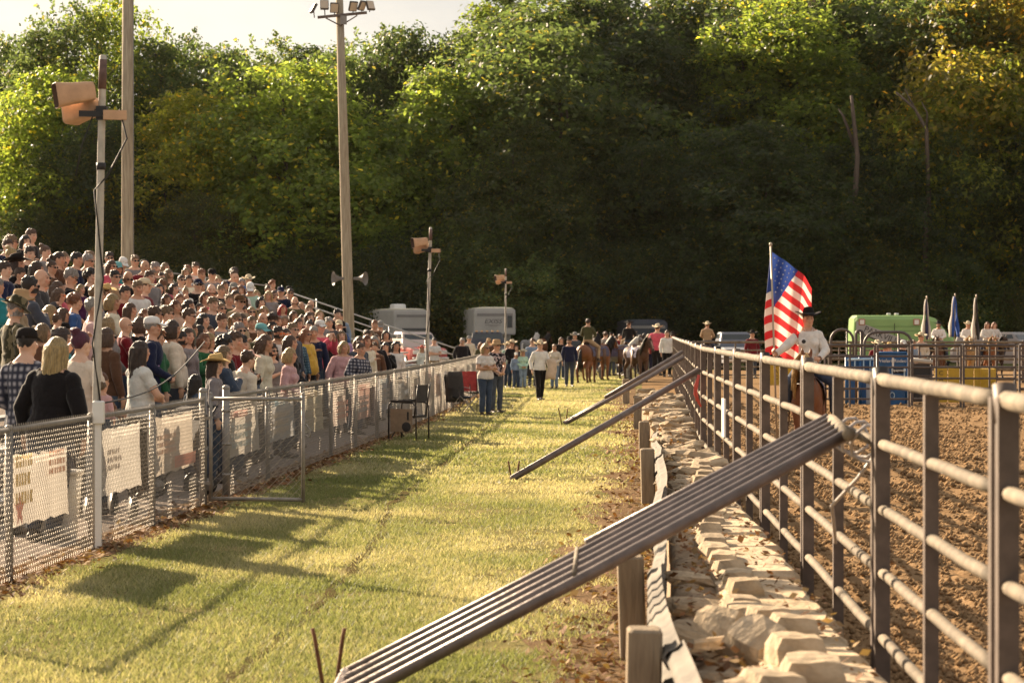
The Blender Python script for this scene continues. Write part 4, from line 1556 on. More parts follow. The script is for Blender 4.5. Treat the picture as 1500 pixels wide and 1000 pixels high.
def body_source(A, voxel=0.0125):
    """A: pose dictionary. local facing is -y; standing height about 1.75"""
    mb = MB()
    fem, fat = A.get('fem', 0), A.get('fat', 0.0)
    sh = 0.19 - 0.022 * fem + 0.03 * fat
    bones = []
    seat = A.get('seat', False)
    # torso
    W = [(0.86, .135, .10), (0.93, .172 + .012 * fem, .122), (1.0, .165 + .010 * fem, .118), (1.09, .148 - .014 * fem, .105), (1.2, .160 - .010 * fem, .115), (1.31, .178 - .012 * fem, .122), (1.40, .176 - .012 * fem, .108), (1.455, .135 - .01 * fem, .085), (1.49, .075, .066), (1.53, .056, .058), (1.58, .055, .058)]
    rings = []
    for z, rx, ry in W:
        belly = fat * math.exp(-((z - 1.04) / 0.16) ** 2)
        rx2 = rx * (1 + 0.32 * fat * (z < 1.45)) + 0.03 * belly
        ry2 = ry * (1 + 0.30 * fat * (z < 1.45)) + 0.06 * belly
        cyy = 0.0 - 0.05 * belly + (0.012 if z > 1.4 else 0) - 0.018 * max(0, (z - 1.45) / 0.1)
        rings.append([(rx2 * math.cos(a), cyy + ry2 * math.sin(a) * (1.0 if math.sin(a) < 0 else 0.92), z) for a in [2 * PI * k / 20 for k in range(20)]])
    mb.loft(rings)
    if fem:
        for s in (-1, 1):
            mb.ell((0.072 * s, -0.085 - 0.03 * fat, 1.275), (0.068, 0.055 + 0.02 * fat, 0.065), 12, 8)
    bones += [('torso', (0, 0, 0.90), (0, 0, 1.44), 0.15 * (1 + 0.3 * fat)), ('neck', (0, -0.005, 1.49), (0, -0.015, 1.56), 0.06), ('head', (0, -0.01, 1.60), (0, -0.01, 1.70), 0.095)]
    # head with a face
    yaw = A.get('yaw', 0.0)
    pit = A.get('pitch', 0.0)
    R = (Matrix.Rotation(yaw, 4, 'Z') @ Matrix.Rotation(pit, 4, 'X')).to_3x3()

    def he(c, r, n=14, m=10):
        mb.ell(HEAD + R @ Vector(c), r, n, m, R=R)
    he((0, 0.008, 0.030), (0.076, 0.094, 0.096), 18, 12)
    he((0, -0.022, -0.035), (0.062, 0.070, 0.078), 16, 10)
    he((0, -0.060, -0.085), (0.034, 0.026, 0.024))
    he((0, -0.076, 0.030), (0.058, 0.024, 0.014))
    for s in (-1, 1):
        he((0.045 * s, -0.066, -0.018), (0.024, 0.022, 0.020))
        he((0.080 * s, 0.008, -0.005), (0.014, 0.022, 0.034))
        he((0.052 * s, -0.005, -0.062), (0.02, 0.045, 0.03))
    mb.tube([HEAD + R @ Vector((0, -0.088, 0.020)), HEAD + R @ Vector((0, -0.108, -0.022)), HEAD + R @ Vector((0, -0.086, -0.034))], [0.009, 0.016, 0.012], 8)
    he((0, -0.086, -0.057), (0.024, 0.012, 0.012))
    # arms
    arms = A['arms']
    for s, key in ((-1, 'r'), (1, 'l')):
        el, wr, fd = [Vector(p) for p in arms[key]]
        S0 = Vector((sh * s * 0.96, 0.012, 1.388))
        k = 1 + 0.25 * fat
        mb.ell(S0, (0.056 * k, 0.060 * k, 0.056), 12, 8)
        mb.cone(S0, 0.053 * k, el, 0.042 * k, 10)
        mb.cone(Vector((0.030 * s, 0.022, 1.495)), 0.046, Vector((sh * s * 0.80, 0.018, 1.412)), 0.040, 10)
        mb.cone(el, 0.042 * k, wr, 0.027, 10)
        mb.cone(Vector((0.08 * s, 0.01, 1.385)), 0.065, S0, 0.054, 10)
        fd = fd.normalized()
        ref = Vector(A.get('palm_' + key, (-s, 0, 0)))         # palm normal
        ref = (ref - fd * ref.dot(fd)).normalized()
        side = fd.cross(ref)
        pc = wr + fd * 0.050
        Rm = Matrix((side, ref, fd)).transposed()
        mb.ell(pc, (0.042, 0.019, 0.055), 10, 8, R=Rm)
        curl = A.get('curl', 0.35)
        for i, (o_, ln) in enumerate(((-0.030, .062), (-0.010, .074), (0.011, .070), (0.030, .054))):
            p0 = wr + fd * 0.085 + side * o_
            d1 = (fd + ref * curl).normalized()
            p1 = p0 + d1 * ln * 0.55
            d2 = (fd + ref * curl * 3).normalized()
            mb.cone(p0, 0.0100, p1, 0.0092, 6)
            mb.cone(p1, 0.0092, p1 + d2 * ln * 0.5, 0.0080, 6)
        ts = -1 if side.dot(Vector((0, -1, 0))) < 0 else 1
        p0 = wr + fd * 0.03 + side * 0.032 * ts
        p1 = p0 + (fd * 0.6 + side * 0.75 * ts + ref * 0.3).normalized() * 0.042
        mb.cone(p0, 0.014, p1, 0.0115, 6)
        mb.cone(p1, 0.0115, p1 + (fd * 0.9 + side * 0.2 * ts + ref * 0.4).normalized() * 0.032, 0.009, 6)
        bones += [('upper', tuple(S0), tuple(el), 0.055 * k), ('fore', tuple(el), tuple(wr), 0.036 * k), ('hand', tuple(wr + fd * 0.02), tuple(wr + fd * 0.17), 0.055)]
    # legs
    for s, key in ((-1, 'r'), (1, 'l')):
        H0 = Vector((0.092 * s, 0.0, 0.90))
        if seat:
            kn, an = Vector((0.33 * s, -0.30, 0.70)), Vector((0.36 * s, -0.12, 0.26))
        else:
            st = A.get('stance', 0.10)
            off = A.get('step', 0.0) * s
            kn, an = Vector((st * s, -0.015 + off * 0.5, 0.49)), Vector((st * s * 1.02, 0.025 + off, 0.085))
        k = (1 + 0.35 * fat) * (1 + 0.06 * fem)
        mb.cone(H0, 0.094 * k, kn, 0.058 * k, 12)
        mb.cone(kn, 0.056 * k, kn.lerp(an, 0.35), 0.055 * k, 12)
        mb.cone(kn.lerp(an, 0.35), 0.055 * k, an, 0.036, 12)
        toe = an + Vector((0.03 * s, -0.17, -0.048))
        hl = an + Vector((0, 0.03, -0.045))
        mb.cone(hl, 0.036, an + Vector((0, -0.05, -0.03)), 0.042, 8)
        mb.cone(an + Vector((0, -0.05, -0.04)), 0.040, toe, 0.030, 8)
        bones += [('thigh', tuple(H0), tuple(kn), 0.08 * k), ('shin', tuple(kn), tuple(an), 0.05 * k), ('foot', tuple(hl), tuple(toe), 0.04)]
    me = remeshed(mb, voxel, 3, 0.5)
    return me, bones, R


def smooth_open(me):
    return me


def make_body(key, A):
    voxel = A.get('voxel', 0.0135)
    me, bones, R = body_source(A, voxel)
    co, no = mesh_np(me)
    quads = mesh_quads(me)
    best = np.full(len(co), 1e9)
    lab = np.zeros(len(co), dtype=int)
    tt = np.zeros(len(co))
    names = []
    for i, (nm, a, b, r) in enumerate(bones):
        a, b = np.array(a), np.array(b)
        ab = b - a
        t = np.clip(((co - a) @ ab) / (ab @ ab), 0, 1)
        d = np.linalg.norm(co - a - t[:, None] * ab, axis=1) / r
        w = d < best
        best[w] = d[w]
        lab[w] = i
        tt[w] = t[w]
        names.append(nm)
    nmv = np.array(names)[lab]
    # skin tint with eyes, brows and lips
    inv = np.array(R.transposed())
    h = (co - np.array(HEAD)) @ inv.T
    cols = np.ones((len(co), 3))
    front = (nmv == 'head') & (h[:, 1] < -0.055)
    eye = front & (np.abs(np.abs(h[:, 0]) - 0.033) < 0.012) & (np.abs(h[:, 2] - 0.012) < 0.007)
    brow = front & (np.abs(np.abs(h[:, 0]) - 0.034) < 0.020) & (np.abs(h[:, 2] - 0.036) < 0.007)
    lip = front & (np.abs(h[:, 0]) < 0.024) & (np.abs(h[:, 2] + 0.060) < 0.009)
    cheek = front & (np.abs(h[:, 2] + 0.02) < 0.03) & (np.abs(h[:, 0]) > 0.03)
    cols[cheek] = (1.05, 0.86, 0.82)
    cols[lip] = (0.95, 0.55, 0.52)
    cols[brow] = (0.35, 0.28, 0.24)
    cols[eye] = (0.14, 0.11, 0.10)
    fc = cols[quads].mean(1)
    body = np_mesh("person", co, quads, [m_skin], fc, smooth=True)
    z = co[:, 2]
    rnd = fbm(co[:, 0] * 9 + 3, co[:, 2] * 7 + co[:, 1] * 5, hash(key) % 97, 3) - 0.5
    out = {'body': body, 'R': R, 'A': A}
    fmin = lambda m_: m_[quads].all(1)
    neckz = 1.462 + 0.25 * (co[:, 1] + 0.02) * (co[:, 1] < 0.05)
    tor = (nmv == 'torso') | ((nmv == 'neck') & (z < neckz))
    hem = A.get('hem', 0.90)
    tor = tor & (z < neckz)
    legtop = (nmv == 'thigh') & (z > hem)
    up = nmv == 'upper'
    for sl, nm2 in ((0.62, 'short'), (2.0, 'long')):
        m_ = (tor & (z > hem)) | legtop | (up & (tt < sl)) | ((nmv == 'fore') & (sl > 1) & (tt < 0.97))
        loose = 0.013 + 0.016 * (nm2 == 'long') * ((nmv == 'fore') * 0.6 + (nmv == 'upper') * 0.3) + 0.010 * ((nmv == 'torso') & (z < 1.15)) + 0.008 * ((nmv == 'upper') & (tt > 0.35))
        out['shirt_' + nm2] = sub_shell(co, no, quads, fmin(m_), loose + rnd * 0.014, "shirt", [m_cloth])
    lg = ((nmv == 'torso') & (z < 1.0)) | (nmv == 'thigh') | ((nmv == 'shin') & (tt < 0.96))
    flare = 0.008 + 0.012 * ((nmv == 'shin') * tt) + 0.004
    out['trousers'] = sub_shell(co, no, quads, fmin(lg), flare + rnd * 0.010, "trousers", [m_denim])
    sht = ((nmv == 'torso') & (z < 1.0)) | ((nmv == 'thigh') & (tt < 0.85))
    out['shoes'] = sub_shell(co, no, quads, fmin((nmv == 'foot') | ((nmv == 'shin') & (tt > 0.93))), np.full(len(co), 0.007), "shoes", [m_shoe])
    belt = (nmv == 'torso') & (z > 0.955) & (z < 1.0)
    jaw = (nmv == 'head') & ((h[:, 2] < -0.030) & (h[:, 1] < 0.03) | ((np.abs(h[:, 0]) > 0.05) & (h[:, 2] < 0.0) & (h[:, 1] < 0.02))) & ~lip & (h[:, 2] > -0.115)
    mst = front & (np.abs(h[:, 2] + 0.047) < 0.007) & (np.abs(h[:, 0]) < 0.03)
    out['beard'] = sub_shell(co, no, quads, fmin(jaw | mst), 0.009 + 0.012 * np.clip(-h[:, 2] / 0.1, 0, 1) + rnd * 0.008, "beard", [m_hair])
    out['quad'] = len(quads)
    return out


dn = lambda s, dx=0.0: ((0.245 * s + dx, 0.03, 1.14), (0.255 * s + dx, -0.04, 0.90), (0.02 * s, -0.15, -1))
cl = lambda s: ((0.255 * s, 0.02, 1.15), (0.055 * s, -0.215, 0.99), (-0.75 * s, -0.25, -0.35))
cr_ = lambda s: ((0.25 * s, -0.06, 1.15), (-0.06 * s, -0.235, 1.17 + 0.03 * s), (-0.9 * s, 0.1, 0.1))
ph = lambda s: ((0.21 * s, -0.20, 1.20), (0.05 * s, -0.36, 1.42), (-0.2 * s, 0.0, 0.9))
POSES = {
    'm_down': dict(arms=dict(r=dn(-1), l=dn(1))),
    'm_clasp': dict(arms=dict(r=cl(-1), l=cl(1)), yaw=0.15),
    'm_cross': dict(arms=dict(r=cr_(-1), l=cr_(1)), yaw=-0.2),
    'm_heart': dict(arms=dict(r=((-0.27, -0.11, 1.16), (0.03, -0.205, 1.29), (0.9, 0.1, 0.25)), l=dn(1)), yaw=0.2),
    'm_heavy': dict(arms=dict(r=dn(-1, -0.06), l=dn(1, 0.06)), fat=0.75, yaw=-0.1, hem=0.88),
    'm_bow': dict(arms=dict(r=cl(-1), l=dn(1)), pitch=0.45),
    'f_down': dict(fem=1, arms=dict(r=dn(-1, 0.02), l=dn(1, -0.02)), yaw=-0.15, stance=0.085),
    'f_clasp': dict(fem=1, arms=dict(r=cl(-1), l=cl(1)), yaw=0.25, stance=0.085),
    'f_cross': dict(fem=1, fat=0.15, arms=dict(r=cr_(-1), l=cr_(1)), yaw=0.2, stance=0.085),
    'f_heart': dict(fem=1, arms=dict(r=((-0.25, -0.11, 1.16), (0.03, -0.215, 1.29), (0.9, 0.1, 0.25)), l=dn(1, -0.02)), yaw=-0.25),
    'f_heavy': dict(fem=1, fat=0.7, arms=dict(r=dn(-1, -0.05), l=dn(1, 0.05)), hem=0.88),
    'f_phone': dict(fem=1, fat=0.15, arms=dict(r=ph(-1), l=ph(1)), curl=0.6),
    'f_shade': dict(fem=1, fat=0.35, arms=dict(r=dn(-1, -0.03), l=((0.36, -0.10, 1.50), (0.10, -0.10, 1.70), (-0.7, -0.2, 0.2))), yaw=-0.1),
    'm_shade': dict(arms=dict(r=((-0.36, -0.10, 1.50), (-0.10, -0.11, 1.71), (0.7, -0.2, 0.2)), l=dn(1))),
    'm_carry': dict(fem=1, fat=0.2, arms=dict(r=((-0.24, -0.10, 1.16), (-0.02, -0.27, 1.13), (0.9, -0.1, 0.1)), l=((0.27, -0.10, 1.16), (0.12, -0.29, 1.08), (-0.9, -0.1, 0.1)))),
    'm_walk': dict(arms=dict(r=((-0.25, 0.10, 1.15), (-0.25, 0.02, 0.91), (0, -0.3, -1)), l=((0.25, -0.05, 1.14), (0.25, -0.16, 0.93), (0, -0.4, -1))), step=0.16),
    'rider': dict(seat=True, arms=dict(r=((-0.26, -0.08, 1.17), (-0.10, -0.34, 1.08), (0.3, -0.9, 0.1)), l=((0.26, -0.08, 1.17), (0.10, -0.34, 1.06), (-0.3, -0.9, 0.1))), curl=0.9, hem=0.98),
    'flag_rider': dict(seat=True, fem=1, arms=dict(r=((-0.36, -0.14, 1.22), (-0.52, -0.16, 1.10), (-0.35, -0.5, 0.55)), l=((0.25, -0.08, 1.17), (0.10, -0.34, 1.04), (-0.3, -0.9, 0.1))), curl=1.0, yaw=0.12, hem=0.98),
}
BODY = {k: make_body(k, v) for k, v in POSES.items()}

# ---- hair, hats and glasses, in head space (origin at the head centre, facing -y)
def hair_mesh(kind, seed=0):
    r = random.Random(seed)
    mb = MB()
    cap = dict(c=(0, 0.012, 0.040), r=(0.086, 0.101, 0.096))
    mb.ell(cap['c'], cap['r'], 20, 14)
    cut = 0.0
    if kind == 'short':
        for i in range(26):
            a = r.uniform(0, 2 * PI); e = r.uniform(0.2, 1.3)
            mb.ell((0.082 * math.cos(a) * math.cos(e), 0.012 + 0.096 * math.sin(a) * math.cos(e), 0.045 + 0.092 * math.sin(e)), (0.022, 0.022, 0.018), 6, 5)
    elif kind == 'curly':
        for i in range(70):
            a = r.uniform(0, 2 * PI); e = r.uniform(-0.5, 1.4)
            if math.sin(a) < -0.3 and e < 0.55:
                continue
            mb.ell((0.098 * math.cos(a) * math.cos(e), 0.02 + 0.110 * math.sin(a) * math.cos(e), 0.04 + 0.10 * math.sin(e)), r.uniform(0.024, 0.036), 7, 5)
    elif kind in ('long', 'wavy'):
        for i in range(24):
            t = i / 23
            a = -0.28 + t * (PI + 0.56)
            x0, y0 = 0.088 * math.cos(a), 0.014 + 0.100 * math.sin(a)
            L = 0.30 + 0.05 * r.random()
            wv = 0.018 if kind == 'wavy' else 0.006
            pts = [(x0 * 0.95, y0 * 0.95, 0.06)]
            for k in range(1, 7):
                zz = 0.06 - (L + 0.06) * k / 6
                sp_ = 1 + 0.10 * (k / 6) + (0.12 if kind == 'wavy' else 0.0) * math.sin(k / 6 * PI)
                pts.append((x0 * sp_ + wv * math.sin(k * 1.5 + i), y0 * sp_ * (0.92 if k > 3 else 1) + wv * math.cos(k * 1.7 + i * 2) + 0.012 * (k > 4), zz))
            mb.tube(pts, [0.020, 0.022, 0.022, 0.021, 0.020, 0.017, 0.010], 7)
    elif kind == 'bob':
        for i in range(22):
            t = i / 21
            a = -0.25 + t * (PI + 0.5)
            x0, y0 = 0.088 * math.cos(a), 0.014 + 0.098 * math.sin(a)
            mb.tube([(x0, y0, 0.05), (x0 * 1.12, y0 * 1.1, -0.03), (x0 * 1.05, y0 * 1.02, -0.115)], [0.022, 0.025, 0.016], 7)
    elif kind == 'pony':
        mb.tube([(0, 0.10, 0.07), (0, 0.150, 0.05), (0.01, 0.165, -0.04), (0.0, 0.150, -0.15), (0.0, 0.14, -0.22)], [0.024, 0.030, 0.032, 0.024, 0.008], 10)
    elif kind == 'bun':
        mb.ell((0, 0.075, 0.130), (0.046, 0.046, 0.042), 12, 9)
        for i in range(10):
            a = r.uniform(0, 6.28)
            mb.ell((0.03 * math.cos(a), 0.075 + 0.03 * math.sin(a), 0.145), 0.022, 6, 5)
    me = remeshed(mb, 0.0105, 2, 0.4)
    co, no = mesh_np(me)
    q = mesh_quads(me)
    x, y, z = co[:, 0], co[:, 1], co[:, 2]
    # open the face: nothing in front of the hairline
    line = 0.068 - 0.018 * np.clip(np.abs(x) / 0.06, 0, 1)
    face = (y < -0.035) & (z < line) & (np.abs(x) < 0.078)
    side = (y < -0.012) & (z < 0.02) & (np.abs(x) < 0.125) if kind in ('short', 'bun', 'pony', 'curly') else (y < -0.045) & (z < 0.0)
    low = np.zeros(len(co), bool)
    if kind in ('short', 'pony', 'bun'):
        low = (z < -0.045) & (y < 0.11) if kind == 'pony' else (z < -0.045 - 0.25 * np.clip(y, 0, 0.2))
    kill = face | side | low
    fm = ~(kill[q].all(1))
    nzv = (fbm(x * 60, z * 22 + y * 40, seed, 3) - 0.5) * 0.012
    return sub_shell(co, no, q, fm, nzv, "hair", [m_hair])


HAIR = {}
for i, k in enumerate(['short', 'curly', 'long', 'wavy', 'bob', 'pony', 'bun']):
    HAIR[k] = hair_mesh(k, i + 1)


def ring(rx, ry, z, n=22, cy_=0.0, f=None):
    return [(rx * math.cos(2 * PI * k / n), cy_ + ry * math.sin(2 * PI * k / n), z + (f(2 * PI * k / n) if f else 0)) for k in range(n)]


def cowboy_hat():
    mb = MB()
    curl = lambda a: 0.045 * abs(math.cos(a)) ** 2.2 - 0.018 * abs(math.sin(a)) ** 3
    rr_ = [ring(0.195, 0.215, 0.068, f=curl), ring(0.192, 0.212, 0.075, f=curl), ring(0.14, 0.16, 0.074, f=lambda a: curl(a) * 0.35), ring(0.092, 0.110, 0.076), ring(0.089, 0.107, 0.105), ring(0.080, 0.099, 0.140), ring(0.066, 0.088, 0.166, f=lambda a: -0.010 * math.sin(a)), ring(0.046, 0.070, 0.176, f=lambda a: -0.012 * math.sin(a)), ring(0.018, 0.05, 0.150)]
    mb.loft(rr_, caps=True)
    return mb.mesh("hat", m_hat, True)


def hat_band():
    return MB().loft([ring(0.0935, 0.1115, 0.078), ring(0.0915, 0.1095, 0.098)], caps=False).mesh("hat_band", m_black, True)


def ball_cap():
    mb = MB()
    mb.loft([ring(0.087, 0.103, 0.050, cy_=0.01), ring(0.088, 0.104, 0.075, cy_=0.01), ring(0.080, 0.096, 0.115, cy_=0.012), ring(0.058, 0.070, 0.138, cy_=0.014), ring(0.012, 0.014, 0.147, cy_=0.014)])
    n = 11
    vs = []
    for k in range(n):
        t = k / (n - 1) * 2 - 1
        vs.append((0.078 * t, 0.0 - 0.092 * math.sqrt(max(0, 1 - (t * 0.82) ** 2)), 0.058))
    for k in range(n):
        t = k / (n - 1) * 2 - 1
        vs.append((0.072 * t, -0.085 - 0.105 * math.sqrt(max(0, 1 - (t * 0.9) ** 2)), 0.040 - 0.022 * t * t))
    m2 = [(x, y, z - 0.006) for x, y, z in vs]
    fs = [(k, k + 1, n + k + 1, n + k) for k in range(n - 1)]
    mb.add(vs, fs).add(m2, [tuple(reversed(f)) for f in fs])
    return mb.mesh("cap", m_hat, True)


def bucket_hat():
    mb = MB()
    w = lambda a: 0.014 * math.sin(3 * a)
    mb.loft([ring(0.165, 0.185, 0.035, f=w), ring(0.163, 0.183, 0.041, f=w), ring(0.094, 0.110, 0.066), ring(0.088, 0.103, 0.12), ring(0.078, 0.092, 0.155), ring(0.03, 0.04, 0.164)])
    return mb.mesh("hat", m_hat, True)


def glasses():
    mb = MB()
    for s in (-1, 1):
        mb.ell((0.034 * s, -0.096, 0.012), (0.029, 0.008, 0.019), 12, 8)
        mb.tube([(0.062 * s, -0.088, 0.018), (0.082 * s, -0.03, 0.016), (0.084 * s, 0.02, 0.008)], 0.0035, 5)
    mb.tube([(-0.02, -0.100, 0.016), (0.02, -0.100, 0.016)], 0.004, 5)
    return mb


HATS = {'cowboy': cowboy_hat(), 'cap': ball_cap(), 'bucket': bucket_hat()}
BAND = hat_band()
SHADES = glasses().mesh("sunglasses", m_lens_d, True)
SHADES_O = glasses().mesh("sunglasses", m_lens_o, True)

SKIN = [(0.62, 0.36, 0.24), (0.58, 0.32, 0.205), (0.66, 0.41, 0.285), (0.50, 0.28, 0.175)]
HC = {'black': (0.022, 0.015, 0.012), 'brown': (0.11, 0.058, 0.030), 'dark brown': (0.058, 0.031, 0.019), 'auburn': (0.16, 0.055, 0.022), 'blond': (0.42, 0.29, 0.13), 'grey': (0.34, 0.31, 0.28),
      'white': (0.62, 0.58, 0.52), 'red': (0.42, 0.03, 0.035), 'purple': (0.10, 0.012, 0.04), 'sandy': (0.24, 0.15, 0.075), 'reddish': (0.26, 0.10, 0.04)}
TC = {'black': (0.014, 0.012, 0.013), 'navy': (0.016, 0.020, 0.050), 'grey': (0.24, 0.22, 0.215), 'dark grey': (0.065, 0.06, 0.06), 'white': (0.72, 0.68, 0.62), 'cream': (0.62, 0.54, 0.42), 'maroon': (0.17, 0.016, 0.022),
      'olive': (0.09, 0.085, 0.04), 'tan': (0.36, 0.25, 0.15), 'teal': (0.03, 0.22, 0.24), 'pink': (0.58, 0.35, 0.34), 'rose': (0.60, 0.10, 0.14), 'purple': (0.085, 0.022, 0.075), 'light blue': (0.22, 0.28, 0.37),
      'blue': (0.045, 0.10, 0.26), 'denim': (0.048, 0.068, 0.105), 'mint': (0.42, 0.58, 0.46), 'yellow': (0.58, 0.36, 0.06), 'brown': (0.12, 0.06, 0.035), 'slate': (0.065, 0.075, 0.095), 'red': (0.42, 0.03, 0.03),
      'green': (0.03, 0.12, 0.05), 'lilac': (0.42, 0.26, 0.42), 'orange': (0.60, 0.20, 0.05), 'peach': (0.62, 0.40, 0.30)}
HATC = {'black': (0.016, 0.013, 0.012), 'cream': (0.62, 0.52, 0.36), 'tan': (0.42, 0.27, 0.14), 'straw': (0.55, 0.38, 0.16), 'pink': (0.62, 0.40, 0.33), 'white': (0.72, 0.70, 0.66), 'navy': (0.018, 0.022, 0.05), 'teal': (0.18, 0.42, 0.42),
        'camo': (0.10, 0.085, 0.045), 'grey': (0.25, 0.24, 0.22), 'brown': (0.13, 0.07, 0.035), 'red': (0.45, 0.12, 0.09)}
PEOPLE = []
prr = random.Random(5)


def person(loc, rz, pose='m_down', h=1.75, hair='short', hc='brown', top='grey', sleeve='long', legs='denim', hat=None, hatc='black', shades=0, beard=0, skin=None, label=None, group=None, top_mat=None, shoe=(0.05, 0.035, 0.025), head_big=1.0, cat="person"):
    B = BODY[pose]
    o = link("person", B['body'], None, loc, rz)
    s = h / 1.75
    o.scale = (s, s, s)
    sk = skin if skin is not None else prr.choice(SKIN)
    o.color = (*sk, 1)
    hm = (Matrix.Translation(HEAD) @ B['R'].to_4x4())

    def part(nm, me, c, at_head=False, m_=None):
        p = link(nm, me, o)
        p.color = (*c, 1)
        if at_head:
            p.matrix_local = hm
        if m_ is not None:
            p.material_slots[0].link = 'OBJECT'
            p.material_slots[0].material = m_
        return p
    def jit(c):
        k = prr.uniform(0.82, 1.12)
        return tuple(max(0.004, x * k * prr.uniform(0.97, 1.03)) for x in c)
    part("shirt", B['shirt_' + sleeve], jit(TC[top]), m_=top_mat)
    part("trousers", B['trousers'], jit(TC[legs]))
    part("shoes", B['shoes'], shoe)
    if hair:
        hh = part("hair", HAIR[hair], jit(HC[hc]), True)
        if hat:
            hh.scale = (0.97, 0.97, 0.93)
    if hat:
        q = part("hat" if hat != 'cap' else "cap", HATS[hat], HATC[hatc], True, m_camo if hatc == 'camo' else None)
        if hat == 'cowboy':
            part("hat_band", BAND, (1, 1, 1), True)
    if shades:
        part("sunglasses", SHADES if shades == 1 else SHADES_O, (1, 1, 1), True)
    if beard:
        part("beard", B['beard'], jit(HC[hc]))
    if label:
        o["label"] = label
    o["category"] = cat
    if group:
        o["group"] = group
    PEOPLE.append(o)
    return o


def face_to(p, target):
    dx, dy = target[0] - p[0], target[1] - p[1]
    return math.atan2(dx, -dy)
# ------------------------------------------------------------------ horses
m_coat = attr_mat("horse_coat", "tint", 0.55, 0.0, 1.0, 0.35)
m_mane = mat("horse_hair", objcol=True, rough=0.55, var=0.3, scale=20, bump=0.6, bscale=50, spec=0.3, stretch=(2, 2, 0.5), trans=0.15)
m_saddle = mat("saddle_leather", (0.11, 0.05, 0.025), 0.5, var=0.25, scale=12)
m_blanket = mat("saddle_blanket", (0.10, 0.09, 0.14), 0.9, var=0.4, scale=20)


